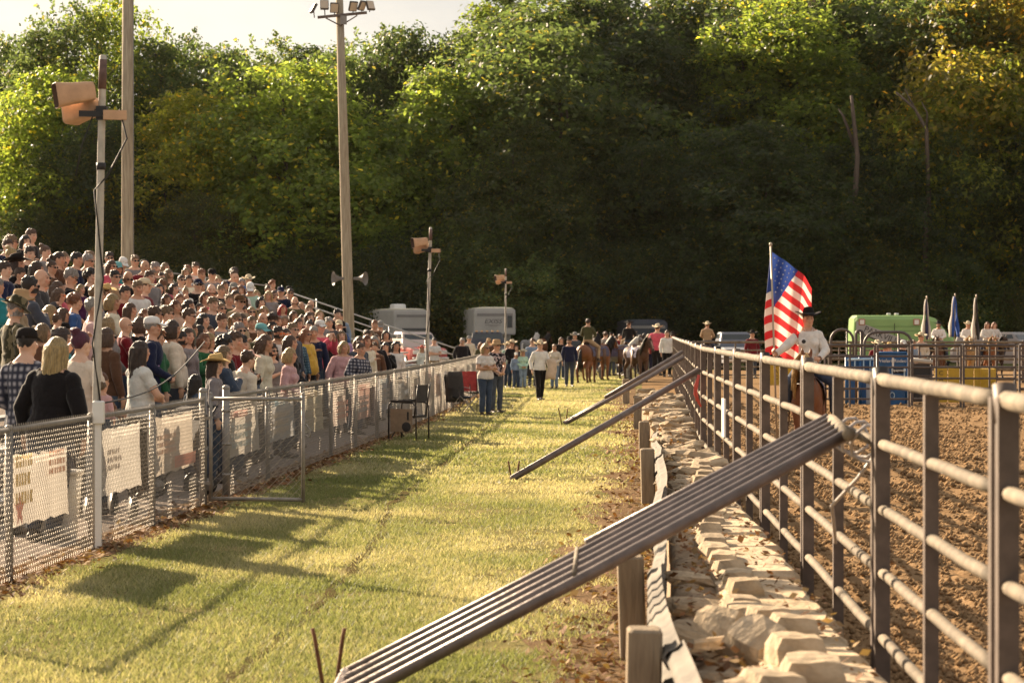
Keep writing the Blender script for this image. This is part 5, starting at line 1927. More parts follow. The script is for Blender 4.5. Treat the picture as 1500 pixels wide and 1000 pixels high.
def make_horse(low=0.0, step=0.0):
    mb = MB()
    rings = []
    for y, zc, rx, rz_ in [(-.66, 1.16, .07, .12), (-.60, 1.15, .17, .23), (-.45, 1.14, .235, .30), (-.2, 1.11, .265, .325), (.05, 1.085, .285, .325), (.3, 1.10, .28, .30), (.52, 1.16, .285, .285), (.72, 1.17, .25, .27), (.84, 1.16, .16, .20), (.88, 1.16, .06, .10)]:
        rings.append([(rx * math.cos(a), y, zc + rz_ * math.sin(a)) for a in [2 * PI * k / 18 for k in range(18)]])
    mb.loft(rings)
    mb.ell((0, -.22, 1.40), (.09, .30, .10), 12, 8)
    nb, nt_ = Vector((0, -.50, 1.26)), Vector((0, -.86, 1.70 - low))
    for k in range(7):
        t = k / 6
        c = nb.lerp(nt_, t) + Vector((0, 0, 0.03 * math.sin(t * PI)))
        mb.ell(c, (.145 - .065 * t, .20 - .075 * t, .20 - .075 * t), 12, 8)
    poll = Vector((0, -.90, 1.76 - low))
    muz = Vector((0, -1.20, 1.33 - low * 0.9))
    for k in range(9):
        t = k / 8
        mb.ell(poll.lerp(muz, t), (.098 - .045 * t + .012 * (t > 0.9), .112 - .045 * t, .105 - .045 * t), 12, 8)
    mb.ell(poll.lerp(muz, .35) + Vector((0, .07, -.08)), (.06, .09, .10), 10, 8)
    mb.ell(muz + Vector((0, 0.01, 0.0)), (.062, .06, .055), 10, 8)
    for s in (-1, 1):
        mb.tube([poll + Vector((.055 * s, .03, .05)), poll + Vector((.072 * s, .02, .14)), poll + Vector((.060 * s, .0, .215))], [.032, .034, .006], 8)
        mb.ell(poll.lerp(muz, .28) + Vector((.078 * s, -.03, .03)), (.022, .03, .026), 8, 6)
        mb.ell(muz + Vector((.035 * s, -.035, .015)), .018, 8, 6)
        a = step * s
        E, K, Ft = Vector((.145 * s, -.42, 1.02)), Vector((.135 * s, -.44 - a, .52 + abs(a) * .15)), Vector((.135 * s, -.42 - a * 1.2, .15))
        mb.cone(E, .115, K, .058, 10).cone(K, .060, Ft, .040, 10).cone(Ft, .046, Ft + Vector((0, -.05, -.07)), .040, 8)
        mb.tube([Ft + Vector((0, -.045, -.06)), Ft + Vector((0, -.075, -.148))], [.044, .064], 12)
        Hp, St, Hk, Fh = Vector((.14 * s, .58, 1.14)), Vector((.165 * s, .42, .86)), Vector((.145 * s, .78 + a, .53)), Vector((.145 * s, .72 + a, .16))
        mb.ell(Hp, (.16, .22, .24), 12, 8)
        mb.cone(Hp, .175, St, .125, 10).cone(St, .115, Hk, .058, 10).cone(Hk, .056, Fh, .042, 10).cone(Fh, .047, Fh + Vector((0, -.05, -.07)), .040, 8)
        mb.tube([Fh + Vector((0, -.045, -.065)), Fh + Vector((0, -.075, -.158))], [.045, .064], 12)
    me = remeshed(mb, 0.021, 4, 0.5)
    co, no = mesh_np(me)
    q = mesh_quads(me)
    cols = np.ones((len(co), 3))
    z, y, x = co[:, 2], co[:, 1], co[:, 0]
    sock = (z < 0.42) & (z > 0.09)
    cols[sock] *= 0.62
    cols[z < 0.09] *= 0.30
    fr_ = np.array(poll), np.array(muz)
    t = ((co - fr_[0]) @ (fr_[1] - fr_[0])) / ((fr_[1] - fr_[0]) @ (fr_[1] - fr_[0]))
    head = (y < -0.84) & (z > 1.15 - low)
    cols[head & (t > 0.88)] *= 0.45
    blaze = head & (np.abs(x) < 0.028) & (t > 0.15) & (t < 0.85) & (no[:, 1] < -0.3)
    eye = (np.abs(np.abs(x) - 0.092) < 0.02) & (np.linalg.norm(co[:, 1:] - np.array(poll.lerp(muz, .28) + Vector((0, -.03, .03)))[1:], axis=1) < 0.03)
    cols[eye] = 0.05
    bl = cols.copy()
    bl[blaze] = (4.5, 5.5, 7)
    out = {'body': np_mesh("horse", co, q, [m_coat], cols[q].min(1), smooth=True), 'blaze': np_mesh("horse", co, q, [m_coat], bl[q].mean(1), smooth=True)}
    # mane on the near side of the neck, forelock, tail
    r = random.Random(4)
    mm = MB()
    for k in range(26):
        t = k / 25
        c = nb.lerp(nt_, 0.15 + 0.95 * t) + Vector((0, .10 + .02 * t, .17 - .05 * t))
        L = r.uniform(.22, .36)
        sx = -1
        mm.tube([c + Vector((.02, 0, 0)), c + Vector((-.09, -.01, .0)), c + Vector((-.185 + r.uniform(-.03, .02), -.03, -L * .5)), c + Vector((-.20 + r.uniform(-.05, .03), -.03 + r.uniform(-.04, .04), -L * 1.35))], [.022, .034, .030, .005], 6)
    for k in range(6):
        mm.tube([poll + Vector((.0, .02, .10)), poll + Vector((-.02 + .01 * k, -.08, .06)), poll + Vector((-.04 + .016 * k, -.15, -.08))], [.02, .02, .004], 6)
    out['mane'] = mm.mesh("mane", m_mane, True)
    tm = MB()
    for k in range(9):
        a = k * 0.7
        tm.tube([(0, .86, 1.26), (.02 * math.cos(a), .98, 1.18), (.05 * math.cos(a), 1.02 + .04 * math.sin(a), .85), (.06 * math.cos(a), 1.0 + .05 * math.sin(a), .45 + .05 * math.sin(k * 2))], [.03, .035, .035, .006], 6)
    out['tail'] = tm.mesh("tail", m_mane, True)
    s = MB()
    rings = []
    for y_, w, up in [(-.30, .12, 1.45), (-.24, .20, 1.47), (-.05, .24, 1.435), (.14, .24, 1.45), (.22, .18, 1.54), (.25, .14, 1.56)]:
        rings.append([(w * math.cos(a) * (1.0 + .25 * (math.sin(a) < 0.3)), y_, up - (1 - math.sin(a)) * (.16 if math.sin(a) > .35 else .22)) for a in [PI * k / 10 for k in range(11)]])
    s.loft(rings, closed=False)
    s.tube([(0, -.24, 1.46), (0, -.29, 1.55), (0, -.30, 1.59)], [.03, .022, .032], 8)
    for sd in (-1, 1):
        s.box((.295 * sd, -.05, 1.0), (.02, .20, .62))
        s.tube([(.32 * sd, -.12, .70), (.32 * sd, -.12, .58), (.32 * sd, .02, .58), (.32 * sd, .02, .70)], .015, 6)
    out['saddle'] = s.mesh("saddle", m_saddle, True)
    b = MB()
    rings = []
    for y_ in (-.36, -.1, .15, .36):
        rings.append([(.305 * math.cos(a), y_, 1.09 + .36 * math.sin(a)) for a in [(-.25 + (PI + .5) * k / 12) for k in range(13)]])
    out['blanket'] = b.loft(rings, closed=False).mesh("saddle_blanket", m_blanket, True)
    br = MB()
    def loop(t, k):
        c = poll.lerp(muz, t)
        ax = (muz - poll).normalized()
        u = Vector((1, 0, 0)); w = ax.cross(u)
        rx, ry = .102 - .043 * t + .012, .116 - .045 * t + .012
        br.tube([c + u * rx * math.cos(a) + w * ry * math.sin(a) for a in [2 * PI * j / 14 for j in range(15)]], .010, 5)
    loop(.12, 0); loop(.70, 0)
    for sd in (-1, 1):
        br.tube([poll + Vector((.108 * sd, 0, -.02)), poll.lerp(muz, .72) + Vector((.078 * sd, 0, 0))], .009, 5)
        br.tube([poll.lerp(muz, .8) + Vector((.07 * sd, .02, -.03)), Vector((.16 * sd, -.75, 1.36 - low * .6)), Vector((.03 * sd, -.30, 1.62))], .008, 5)
    out['bridle'] = br.mesh("bridle", m_saddle, True)
    return out


HORSE = {'stand': make_horse(0.06), 'walk': make_horse(0.02, 0.12)}


def horse(loc, rz, coat, mane, label, kind='stand', s=0.95, saddle=True, blaze=False, group="saddle horses", bridle=True):
    B = HORSE[kind]
    o = link("horse", B['blaze' if blaze else 'body'], None, loc, rz)
    o.scale = (s, s, s)
    o.color = (*coat, 1)
    for nm, c in (('mane', mane), ('tail', mane)):
        link(nm, B[nm], o).color = (*c, 1)
    if saddle:
        link("saddle", B['saddle'], o)
        link("saddle_blanket", B['blanket'], o)
    if bridle:
        link("bridle", B['bridle'], o)
    tag(o, label, "horse", group)
    return o


def rider_on(h, s, rz, loc, pose='rider', hs=0.97, **kw):
    """a seated person resting on the saddle of a horse scaled by s"""
    p = person((loc[0], loc[1], 0), rz, pose, 1.75 * hs, **kw)
    back = Vector((math.sin(rz), -math.cos(rz), 0)) * (0.02 * s)
    p.location = (loc[0] + back.x, loc[1] + back.y, 1.475 * s - 0.83 * hs)
    return p


CHEST, BAY, SORREL, GREYH, PAL, DKB, PAINT = (0.19, 0.070, 0.028), (0.10, 0.042, 0.022), (0.26, 0.10, 0.038), (0.20, 0.19, 0.18), (0.45, 0.28, 0.12), (0.045, 0.025, 0.018), (0.10, 0.05, 0.03)
FLAX, BLK, WHT = (0.52, 0.34, 0.15), (0.02, 0.015, 0.012), (0.55, 0.5, 0.44)

# the flag rider
RD = 34.4
rx = (1183 - 750) * RD / F
horse((rx, RD, 0), -0.14, CHEST, FLAX, "chestnut horse with a flaxen mane carrying the flag rider, seen head on behind the rails", 'stand', 0.88, True, True)
rider_on(None, 0.88, 0.05, (rx, RD, 0), 'flag_rider', 0.97, hair='pony', hc='dark brown', top='white', sleeve='long', legs='denim', hat='cowboy', hatc='black', skin=SKIN[0],
         label="smiling rider in white shirt and black cowboy hat holding the large stars and stripes flag", group="mounted flag bearers")
FRP = PEOPLE[-1]
mb = MB()
for sd in (-1, 1):
    mb.add([(0.005 * sd, -0.135, 1.36), (0.055 * sd, -0.118, 1.36), (0.085 * sd, -0.045, 1.485), (0.075 * sd, 0.01, 1.515), (0.055 * sd, -0.07, 1.49)], [(0, 1, 2, 3, 4) if sd > 0 else (4, 3, 2, 1, 0)])
q = mb.build("collar", m_cloth, FRP)
q.color = (0.74, 0.70, 0.65, 1)
mb = MB().tube([(-0.085, -0.135, 1.30), (-0.085, -0.150, 1.30)], 0.030, 14).build("badge", m_black, FRP)

# ------------------------------------------------------------------ flags
m_pole = mat("flag_pole", (0.45, 0.36, 0.26), 0.4, 0.1)
m_fr = mat("flag_red", (0.62, 0.035, 0.04), 0.75, trans=0.35)
m_fw = mat("flag_white", (0.78, 0.72, 0.64), 0.75, trans=0.35)
m_fb = mat("flag_blue", (0.03, 0.065, 0.26), 0.75, trans=0.30, var=0.15, scale=8)
m_star = mat("flag_star", (0.70, 0.68, 0.66), 0.75, trans=0.3)


def usa_flag():
    t = P(1129, 358, RD - 0.12)
    b = P(1138, 640, RD - 0.12)
    root = empty("flag", b)
    up = (t - b)
    MB().tube([(0, 0, 0), up], 0.014, 8).ell(up, (0.026, 0.026, 0.03), 8, 6).build("pole", m_pole, root, True)
    s = RD / F
    Hh = 148 * s

    def pt(u, v):
        """u along the fly, v down the hoist"""
        q = P(1130.3, 368, RD - 0.12) - b
        down = Vector((0.035, 0, -1)).normalized()
        if u < 0.16:
            k = u / 0.16
            dx = -11 * s * math.sin(k * PI * 0.5) * (0.15 + 1.1 * min(1, v * 1.6))
            dy = 0.05 * k
            dz = -6 * s * k
        elif u < 0.30:
            k = (u - 0.16) / 0.14
            w = (0.15 + 1.1 * min(1, v * 1.6))
            dx = -11 * s * w * (1 - k) + 1.0 * s * k
            dy = 0.05 + 0.06 * k
            dz = -6 * s * (1 - k) - 0.0 * k
        else:
            k = (u - 0.30) / 0.70
            fly = 60 * s * (1 - 0.10 * v)
            x = math.sin(min(1, k * 1.06) * PI / 2) if k > 0 else 0
            dx = 1.0 * s + fly * (0.80 * k + 0.20 * x)
            dz = -0.80 * fly * (k ** 1.05) - 0.10 * max(0, k - 0.7) * fly * 3
            dy = 0.11 + 0.09 * math.sin(k * 7.0 + v * 2.2) * k + 0.05 * math.sin(k * 15 + v * 4)
        return q + down * (v * Hh) + Vector((dx, dy, dz))
    nu, nv = 130, 104
    vs = [pt(i / nu, j / nv) for i in range(nu + 1) for j in range(nv + 1)]
    fs, mi = [], []
    for i in range(nu):
        for j in range(nv):
            a = i * (nv + 1) + j
            fs.append((a, a + 1, a + nv + 2, a + nv + 1))
            u, st = (i + 0.5) / nu, int((j + 0.5) / nv * 13)
            # front: canton spans the visible upper fly; the wrapped hoist edge shows it too
            v_ = (j + 0.5) / nv
            can = (u > 0.30 and (u - 0.30) / 0.70 < 0.60 * (1 - v_ / 0.56)) or (u <= 0.30 and st < 5)
            mi.append(2 if can else (st % 2))
    mb = MB()
    mb.v = [tuple(p) for p in vs]
    mb.f = fs
    mb.m = mi
    fo_ = mb.build("cloth", [m_fr, m_fw, m_fb], root, True)
    # fifty stars
    star = MB()
    pts = []
    for i in range(10):
        a = PI / 2 + i * PI / 5
        r_ = 0.030 if i % 2 == 0 else 0.012
        pts.append((r_ * math.cos(a), 0, r_ * math.sin(a)))
    star.add(pts + [(0, 0, 0)], [(10, i, (i + 1) % 10) for i in range(10)])
    sm = star.mesh("star", m_star)
    for row in range(9):
        for c in range(8 if row % 2 == 0 else 7):
            v = (0.045 + row * 0.056)
            u = 0.30 + 0.70 * (0.05 + 0.56 * ((c + (0.5 if row % 2 else 0)) / 6.0 + 0.04) * 0.92)
            if (u - 0.30) / 0.70 > 0.60 * (1 - v / 0.56) - 0.05:
                continue
            p, p1, p2 = pt(u, v), pt(u + 0.01, v), pt(u, v + 0.01)
            n = (p1 - p).cross(p2 - p).normalized()
            if n.y > 0:
                n = -n
            o = link("star", sm, root, p + n * 0.004)
            o.rotation_mode = 'QUATERNION'
            o.rotation_quaternion = (-n).to_track_quat('Y', 'Z')
            o.scale = (0.62, 1, 0.62)
    tag(root, "large stars and stripes flag on a long pole held by the mounted rider", "flag")


usa_flag()


def furled(x, ytop, ybot, d, cols, label):
    b, t = P(x, ybot, d), P(x + 1, ytop, d)
    root = empty("flag", b)
    up = t - b
    MB().tube([(0, 0, -0.5), up], 0.02, 6).ell(up, (0.035, 0.035, 0.08), 6, 5).build("pole", m_pole, root, True)
    n = len(cols)
    for k, (m_, off) in enumerate(cols):
        mb = MB()
        rings = []
        for j in range(12):
            q = j / 11
            z = up.z * (0.97 - 0.93 * q)
            w = 0.02 + 0.115 * q ** 0.8
            rings.append([(off * w * 2.2 + w * 0.75 * (1 + 0.25 * math.sin(3 * a + j * 0.8)) * math.cos(a) * (0.7 + 0.3 * math.sin(j)), 0.0 + 0.09 * math.sin(a) * (0.6 + q) + 0.03 * k, z + 0.1 * (1 - q) * 0) for a in [2 * PI * i / 14 for i in range(14)]])
        mb.loft(rings)
        mb.build("cloth", m_, root, True)
    tag(root, label, "flag", "furled flags of the mounted bearers")
    return root


m_navyf = mat("flag_navy", (0.02, 0.02, 0.07), 0.8, var=0.2, scale=9)
m_whf = mat("flag_pale", (0.62, 0.58, 0.52), 0.8, trans=0.3)
m_royal = mat("flag_royal", (0.02, 0.09, 0.38), 0.8, trans=0.2)
m_blkf = mat("flag_black", (0.02, 0.018, 0.018), 0.8, var=0.3, scale=9)
DB = 95.0
furled(1356.5, 436, 500, DB, [(m_navyf, 0.1), (m_whf, -0.42), (m_whf, 0.50)], "furled navy and white flag, held at the green van end of the mounted row")
furled(1398, 432, 496, DB, [(m_royal, -0.25), (m_royal, 0.5), (m_whf, -0.55)], "furled royal blue flag in the middle of the mounted row")
furled(1429, 434, 500, DB, [(m_blkf, 0.30), (m_whf, -0.35)], "furled black and white flag beside the rider in the cream hat")

bear = [(1375, 481, 'black', 'cowboy', 'pony', 'dark brown', BAY, BLK, "bearded rider in a white shirt and dark cowboy hat with the navy flag", 1),
        (1418, 482, 'cream', 'cowboy', 'short', 'brown', PAL, FLAX, "rider in a white shirt and cream cowboy hat between the blue and black flags", 0),
        (1446, 482, None, None, 'long', 'reddish', SORREL, FLAX, "bareheaded rider with long reddish hair in a white shirt beside the black flag", 0),
        (1456, 483, None, None, 'wavy', 'reddish', DKB, BLK, "rider with reddish wavy hair half hidden at the end of the mounted row", 0)]
for i, (x, y, hc_, ht, hr, hcol, coat, mane, lab, bd) in enumerate(bear):
    d = DB + 1.2 + 0.8 * i
    X = (x - 750) * d / F
    rz = -0.25 + 0.2 * i
    horse((X, d, 0), rz, coat, mane, ["bay horse under the rider with the navy flag", "palomino horse under the rider in the cream hat", "sorrel horse under the rider with long reddish hair", "dark horse at the end of the mounted row, ears pricked"][i], 'stand', 0.93, True, i == 2, "horses of the mounted row")
    rider_on(None, 0.93, rz, (X, d, 0), 'rider', 0.97, hair=hr, hc=hcol, top='white', hat=ht, hatc=hc_ or 'black', beard=bd, label=lab, group="mounted flag bearers")

# horses and handlers at the far end of the lawn
hs = [
    (862, 88, PI - 0.35, CHEST, BLK, "chestnut horse seen from behind under the rider in the green jacket", 0.98, True, False, 'walk'),
    (876, 92, 2.4, SORREL, BLK, "sorrel saddle horse partly hidden behind the chestnut horse", 0.95, True, False, 'stand'),
    (905, 93, 1.7, GREYH, WHT, "grey saddle horse behind the man in the grey shirt", 0.93, True, False, 'stand'),
    (921, 96, PI - 0.4, DKB, BLK, "dark horse under the rider in the flat black hat", 0.95, True, False, 'stand'),
    (934, 90, 0.5, PAINT, BLK, "dark brown horse with a white blaze standing behind the man in the tan shirt", 0.92, True, True, 'stand'),
    (776, 132, 2.7, GREYH, WHT, "grey horse tied beside the white horse trailer, rump showing", 1.0, False, False, 'stand'),
    (790, 136, 2.5, CHEST, BLK, "brown horse tied beyond the grey horse at the trailer", 1.0, False, False, 'stand'),
    (1036, 100, PI - 0.2, DKB, BLK, "dark horse under the rider in the tan jacket and pale hat", 0.93, True, False, 'stand'),
]
for x, d, rz, coat, mane, lab, s, sad, bl, kd in hs:
    horse(((x - 750) * d / F, d, 0), rz, coat, mane, lab, kd, s, sad, bl, "horses at the far end of the lawn")
rider_on(None, 0.98, PI - 0.35, ((862 - 750) * 88 / F - 0.02, 88, 0), hair='short', hc='dark brown', top='olive', legs='tan', label="rider in a green jacket on the chestnut horse, back to the camera", group="riders at the far end")
rider_on(None, 0.95, PI - 0.4, ((921 - 750) * 96 / F, 96, 0), hair='pony', hc='auburn', top='black', hat='cowboy', hatc='black', label="rider in black with a flat black hat on the dark horse", group="riders at the far end")
rider_on(None, 0.93, PI - 0.2, ((1036 - 750) * 100 / F, 100, 0), hair='short', hc='sandy', top='tan', hat='cowboy', hatc='cream', label="rider in a tan jacket and pale cowboy hat beyond the far arena rail", group="riders at the far end")
# ------------------------------------------------------------------ grandstand
U0, RUN, RISE, FL0 = 1.75, 0.66, 0.252, 0.20
NROW = 10
GD0, GD1 = 17.5, 88.0


def row_floor(r): return FL0 + RISE * r
def row_x(r, d): return fl(d) - (U0 + RUN * r)


stand = empty("grandstand", (fl(40) - 4.5, 40, 0))
so = Vector((fl(40) - 4.5, 40, 0))
tag(stand, "aluminium bleacher stand packed with standing spectators", "grandstand")
gd = [GD0 + (GD1 - GD0) * i / 16 for i in range(17)]
for r_ in range(NROW):
    z = row_floor(r_)
    for nm, du, w, zz, th in (("foot_plank", 0.0, 0.34, z - 0.025, 0.04), ("seat_plank", 0.42, 0.26, z + 0.40, 0.045)):
        rings = []
        for d in gd:
            x = row_x(r_, d) - du
            rings.append([Vector((x + w / 2, d, zz)) - so, Vector((x + w / 2, d, zz + th)) - so, Vector((x - w / 2, d, zz + th)) - so, Vector((x - w / 2, d, zz)) - so])
        MB().loft(rings).build(nm, m_plank, stand)
for d in [GD0 + 0.3 + 3.9 * i for i in range(19)]:
    mb = MB()
    a = Vector((row_x(-0.2, d), d, 0.05)) - so
    b = Vector((row_x(NROW - 0.5, d), d, row_floor(NROW - 1))) - so
    mb.tube([a, b], 0.03, 6)
    for r_ in (2, 5, 9):
        p = Vector((row_x(r_, d), d, row_floor(r_) - 0.06)) - so
        mb.tube([p, Vector((p.x, p.y, 0))], 0.025, 6)
    mb.build("support_truss", m_galv, stand)
# back and end guard rails
for zz in (1.05, 0.6):
    rings = []
    MB().tube([Vector((row_x(NROW - 0.2, d), d, row_floor(NROW - 1) + zz)) - so for d in gd], 0.022, 6).build("guard_bar", m_galv, stand, True)
for zz in (0.98, 0.72, 0.46):
    MB().tube([Vector((row_x(-0.6, GD1), GD1, row_floor(0) + zz)) - so, Vector((row_x(NROW - 0.4, GD1), GD1, row_floor(NROW - 1) + zz)) - so], 0.026, 7).build("guard_bar", m_plank, stand, True)
for r_ in (-0.6, 1.5, 3.5, 5.5, 7.5, 9.4):
    p = Vector((row_x(r_, GD1), GD1, row_floor(max(0, r_)))) - so
    MB().tube([p + Vector((0, 0, -0.1)), p + Vector((0, 0, 1.0))], 0.024, 7).build("guard_post", m_plank, stand, True)
# aisle hand rail by the pink sweater
p = Vector((row_x(-0.4, 50), 50.5, 0.1)) - so
MB().tube([p, p + Vector((0, 0, 0.95)), p + Vector((-0.08, 0, 1.02)), p + Vector((-0.55, 0, 1.12)), p + Vector((-0.65, 0, 1.05)), p + Vector((-0.65, 0, 0.3))], 0.028, 8).build("hand_rail", m_plank, stand, True)

# ------------------------------------------------------------------ the crowd, read off the photograph head by head
CROWD = """
41 346 m short brown black|14 356 m short sandy grey S|3 361 m short brown navy|29 354 f long black black|47 366 m bald - brown|67 370 f bun brown grey|15 375 f bun blond navy S
33 373 m short darkbrown black|77 380 f pony darkbrown brown|96 379 f bob sandy tan|109 381 m short black navy|121 383 m short grey black S|136 379 m short sandy pink|34 388 f long darkbrown black H:black
67 392 f bun brown brown S|11 396 m short darkbrown navy|27 403 b short darkbrown black|51 395 f long darkbrown black|97 391 f bob darkbrown tan|51 408 m bald - darkgrey|73 409 f wavy sandy white S
102 407 m short grey black S s|42 421 m short black slate S B|3 420 f short grey teal|73 433 f long brown black O|53 433 t short brown white|98 443 b curly reddish blue|120 424 g bob blond purple
134 406 m curly black black|20 454 m short grey camo K:camo B|17 441 f bob sandy tan K:tan|67 459 f long blond black S|87 470 t short brown black|136 433 m short sandy grey s X
161 379 m short darkbrown grey S|156 391 f bob brown rose S|166 394 f bob darkbrown teal C:teal|171 386 m short brown pink C:white|196 383 m short sandy grey S|206 391 m bald - maroon|214 391 m short black black C:black B|227 394 m short grey olive B
243 393 f bob sandy cream|252 403 m wavy sandy black B|169 407 m short black tan S|184 407 m bald - black S B|206 404 b curly reddish grey|212 420 m short brown maroon C:cream|178 430 m short darkbrown maroon s|201 423 m short sandy white s X
158 431 f long brown black H:straw|166 443 f bob blond cream|230 424 f long black black|242 419 m short reddish rose B|266 411 f pony darkbrown white S|273 399 f long sandy brown|279 396 m short reddish peach|286 393 m short brown white s
278 411 b short darkbrown cream|287 418 m short darkgrey black S C:navy|249 440 f long brown cream|262 440 f bob reddish light blue|270 428 g bun blond white|278 436 t bald - white|266 450 f long auburn peach|285 449 f long darkbrown grey
231 462 m short brown slate S|244 461 m short sandy navy S|268 464 m short brown olive S s|286 461 t bald - cream|177 477 m bald - maroon S|158 477 f bob blond grey|159 495 f bob brown brown S|227 480 m short darkgrey navy C:white
218 490 f long brown black|230 496 f curly brown green A|259 498 m short black black B|282 484 f bob brown white|282 510 t short brown green|204 516 f long darkbrown white s Y|226 508 t curly blond lilac
296 403 m short reddish grey|308 403 m short black grey C:black|318 412 f bun blond tan|335 403 m short brown navy|344 401 m curly darkbrown grey|345 408 m bald - blue|299 421 f long darkbrown white|308 426 m bald - black B
320 426 m short sandy black s|329 419 f long brown pink|352 415 f bob grey white|364 411 f short grey cream H:cream|366 423 m short grey mint C:white B|354 426 f bob reddish white|341 423 f bob grey white C:grey|345 434 f bob darkbrown grey
400 417 f curly reddish navy|390 425 f bun brown black|411 428 m short darkbrown navy C:navy|418 430 m short darkbrown grey S|390 433 f long blond grey|398 437 f pony reddish white S|405 433 f long brown black S|380 443 f bob black black
307 446 m short sandy slate|315 446 m short brown slate S|287 452 f long darkbrown white|345 443 m short brown tan S C:brown|308 459 f long reddish slate|325 453 f bun sandy olive S|354 457 f long darkbrown black|369 458 f wavy blond black S
384 457 f long blond black|415 453 f wavy red grey|340 469 f pony sandy black S s|367 473 f pony sandy brown|396 470 m curly darkbrown black|407 472 f long reddish cream|291 486 f long black brown|313 486 f bob brown black
312 499 f bob blond purple S|346 485 m short darkgrey tan S|359 486 f long darkbrown maroon|373 486 m short grey olive C:teal|390 491 m short darkbrown black|403 489 m short black white O B s|384 478 f bob darkbrown black|415 491 f long darkbrown black O
333 507 m curly black black|357 507 m curly black black|328 520 f long sandy denim|342 526 m short brown cream|368 529 f wavy reddish denim H:pink|398 515 m short darkbrown grey S B s|420 521 f bob blond pink|311 536 f long darkbrown grey H:straw
422 426 m short brown grey S C:black|427 442 m bald - olive B|434 453 f long brown grey|445 449 m bald - black|453 447 m bald - brown|454 455 m short sandy black|427 463 f long brown white|443 468 f bob brown navy
432 475 f long brown tan|408 471 f long reddish brown|450 478 f bun black black|426 484 m short sandy slate S|472 461 f bob blond green|490 460 m short black black|502 465 b short brown light blue|469 471 m bald - grey
480 473 m short grey dark grey|467 480 m short grey rose C:white P|495 477 m short sandy blue C:cream P|440 495 f wavy reddish tealplaid S|449 491 f wavy reddish yellow S|418 486 f long red grey|501 509 f bob blond pink X|522 502 f bob brown slate
520 512 f bun brown bluelaid|531 491 m short darkbrown navy S|547 491 f bob sandy black|547 476 m short reddish brown|557 477 m short grey grey C:grey|552 486 f bun darkbrown brown|559 496 f long brown white|567 491 f bob black black
570 498 f long darkbrown maroon|546 509 b short brown brown|563 509 f bob black black A2|576 507 f long black white|551 501 f bob grey black|533 500 f bob auburn cream|484 497 f long blond black|508 492 f bob sandy lilac
37 504 m short black plaid C:black Y|64 515 f long blond black W|53 487 f bob sandy brown|91 496 f long darkbrown teal S|104 485 b short brown slate C:black|125 505 f bun purple cream s A Y|156 586 t bun sandy pink|138 486 f bob sandy cream
280 560 f long black denim Y|150 560 f bun auburn brown|190 455 f long brown white|126 452 m short grey pink|84 424 f bob brown rose|60 421 t short brown cream|92 463 f long brown maroon
239 407 f long darkbrown black|222 407 m short brown grey|257 424 f long darkbrown tan|300 437 f bob brown rose|334 440 m short sandy olive|362 440 f long brown cream|375 432 f bob blond white|323 470 m short brown grey
300 470 f long black slate|355 470 f bob brown tan|381 468 m bald - grey|418 470 f bob sandy black|455 466 f long brown maroon|437 483 f long darkbrown grey|458 488 m short grey navy|430 503 f long brown black
380 503 f wavy brown cream|395 480 f bob black slate|345 500 m short brown maroon|296 500 f bob reddish green|272 493 f long brown grey|246 483 f bob darkbrown cream|213 463 f long reddish peach|195 476 f bob brown black
"""
HN = {'short': 'short', 'curly': 'curly', 'long': 'long', 'wavy': 'long wavy', 'bob': 'chin length', 'pony': 'tied back', 'bun': 'pinned up'}
MP = ['m_down', 'm_clasp', 'm_cross', 'm_heart', 'm_down', 'm_bow', 'm_heart', 'm_heavy']
FP = ['f_down', 'f_clasp', 'f_cross', 'f_heart', 'f_down', 'f_heavy', 'f_heart', 'f_clasp']
USED = {}
labels = {}
TARGET = (4.3, 35.0)
crr = random.Random(21)
k_ = 0
PL = []
entries = [e.strip() for ln in CROWD.strip().splitlines() for e in ln.split('|') if e.strip()]
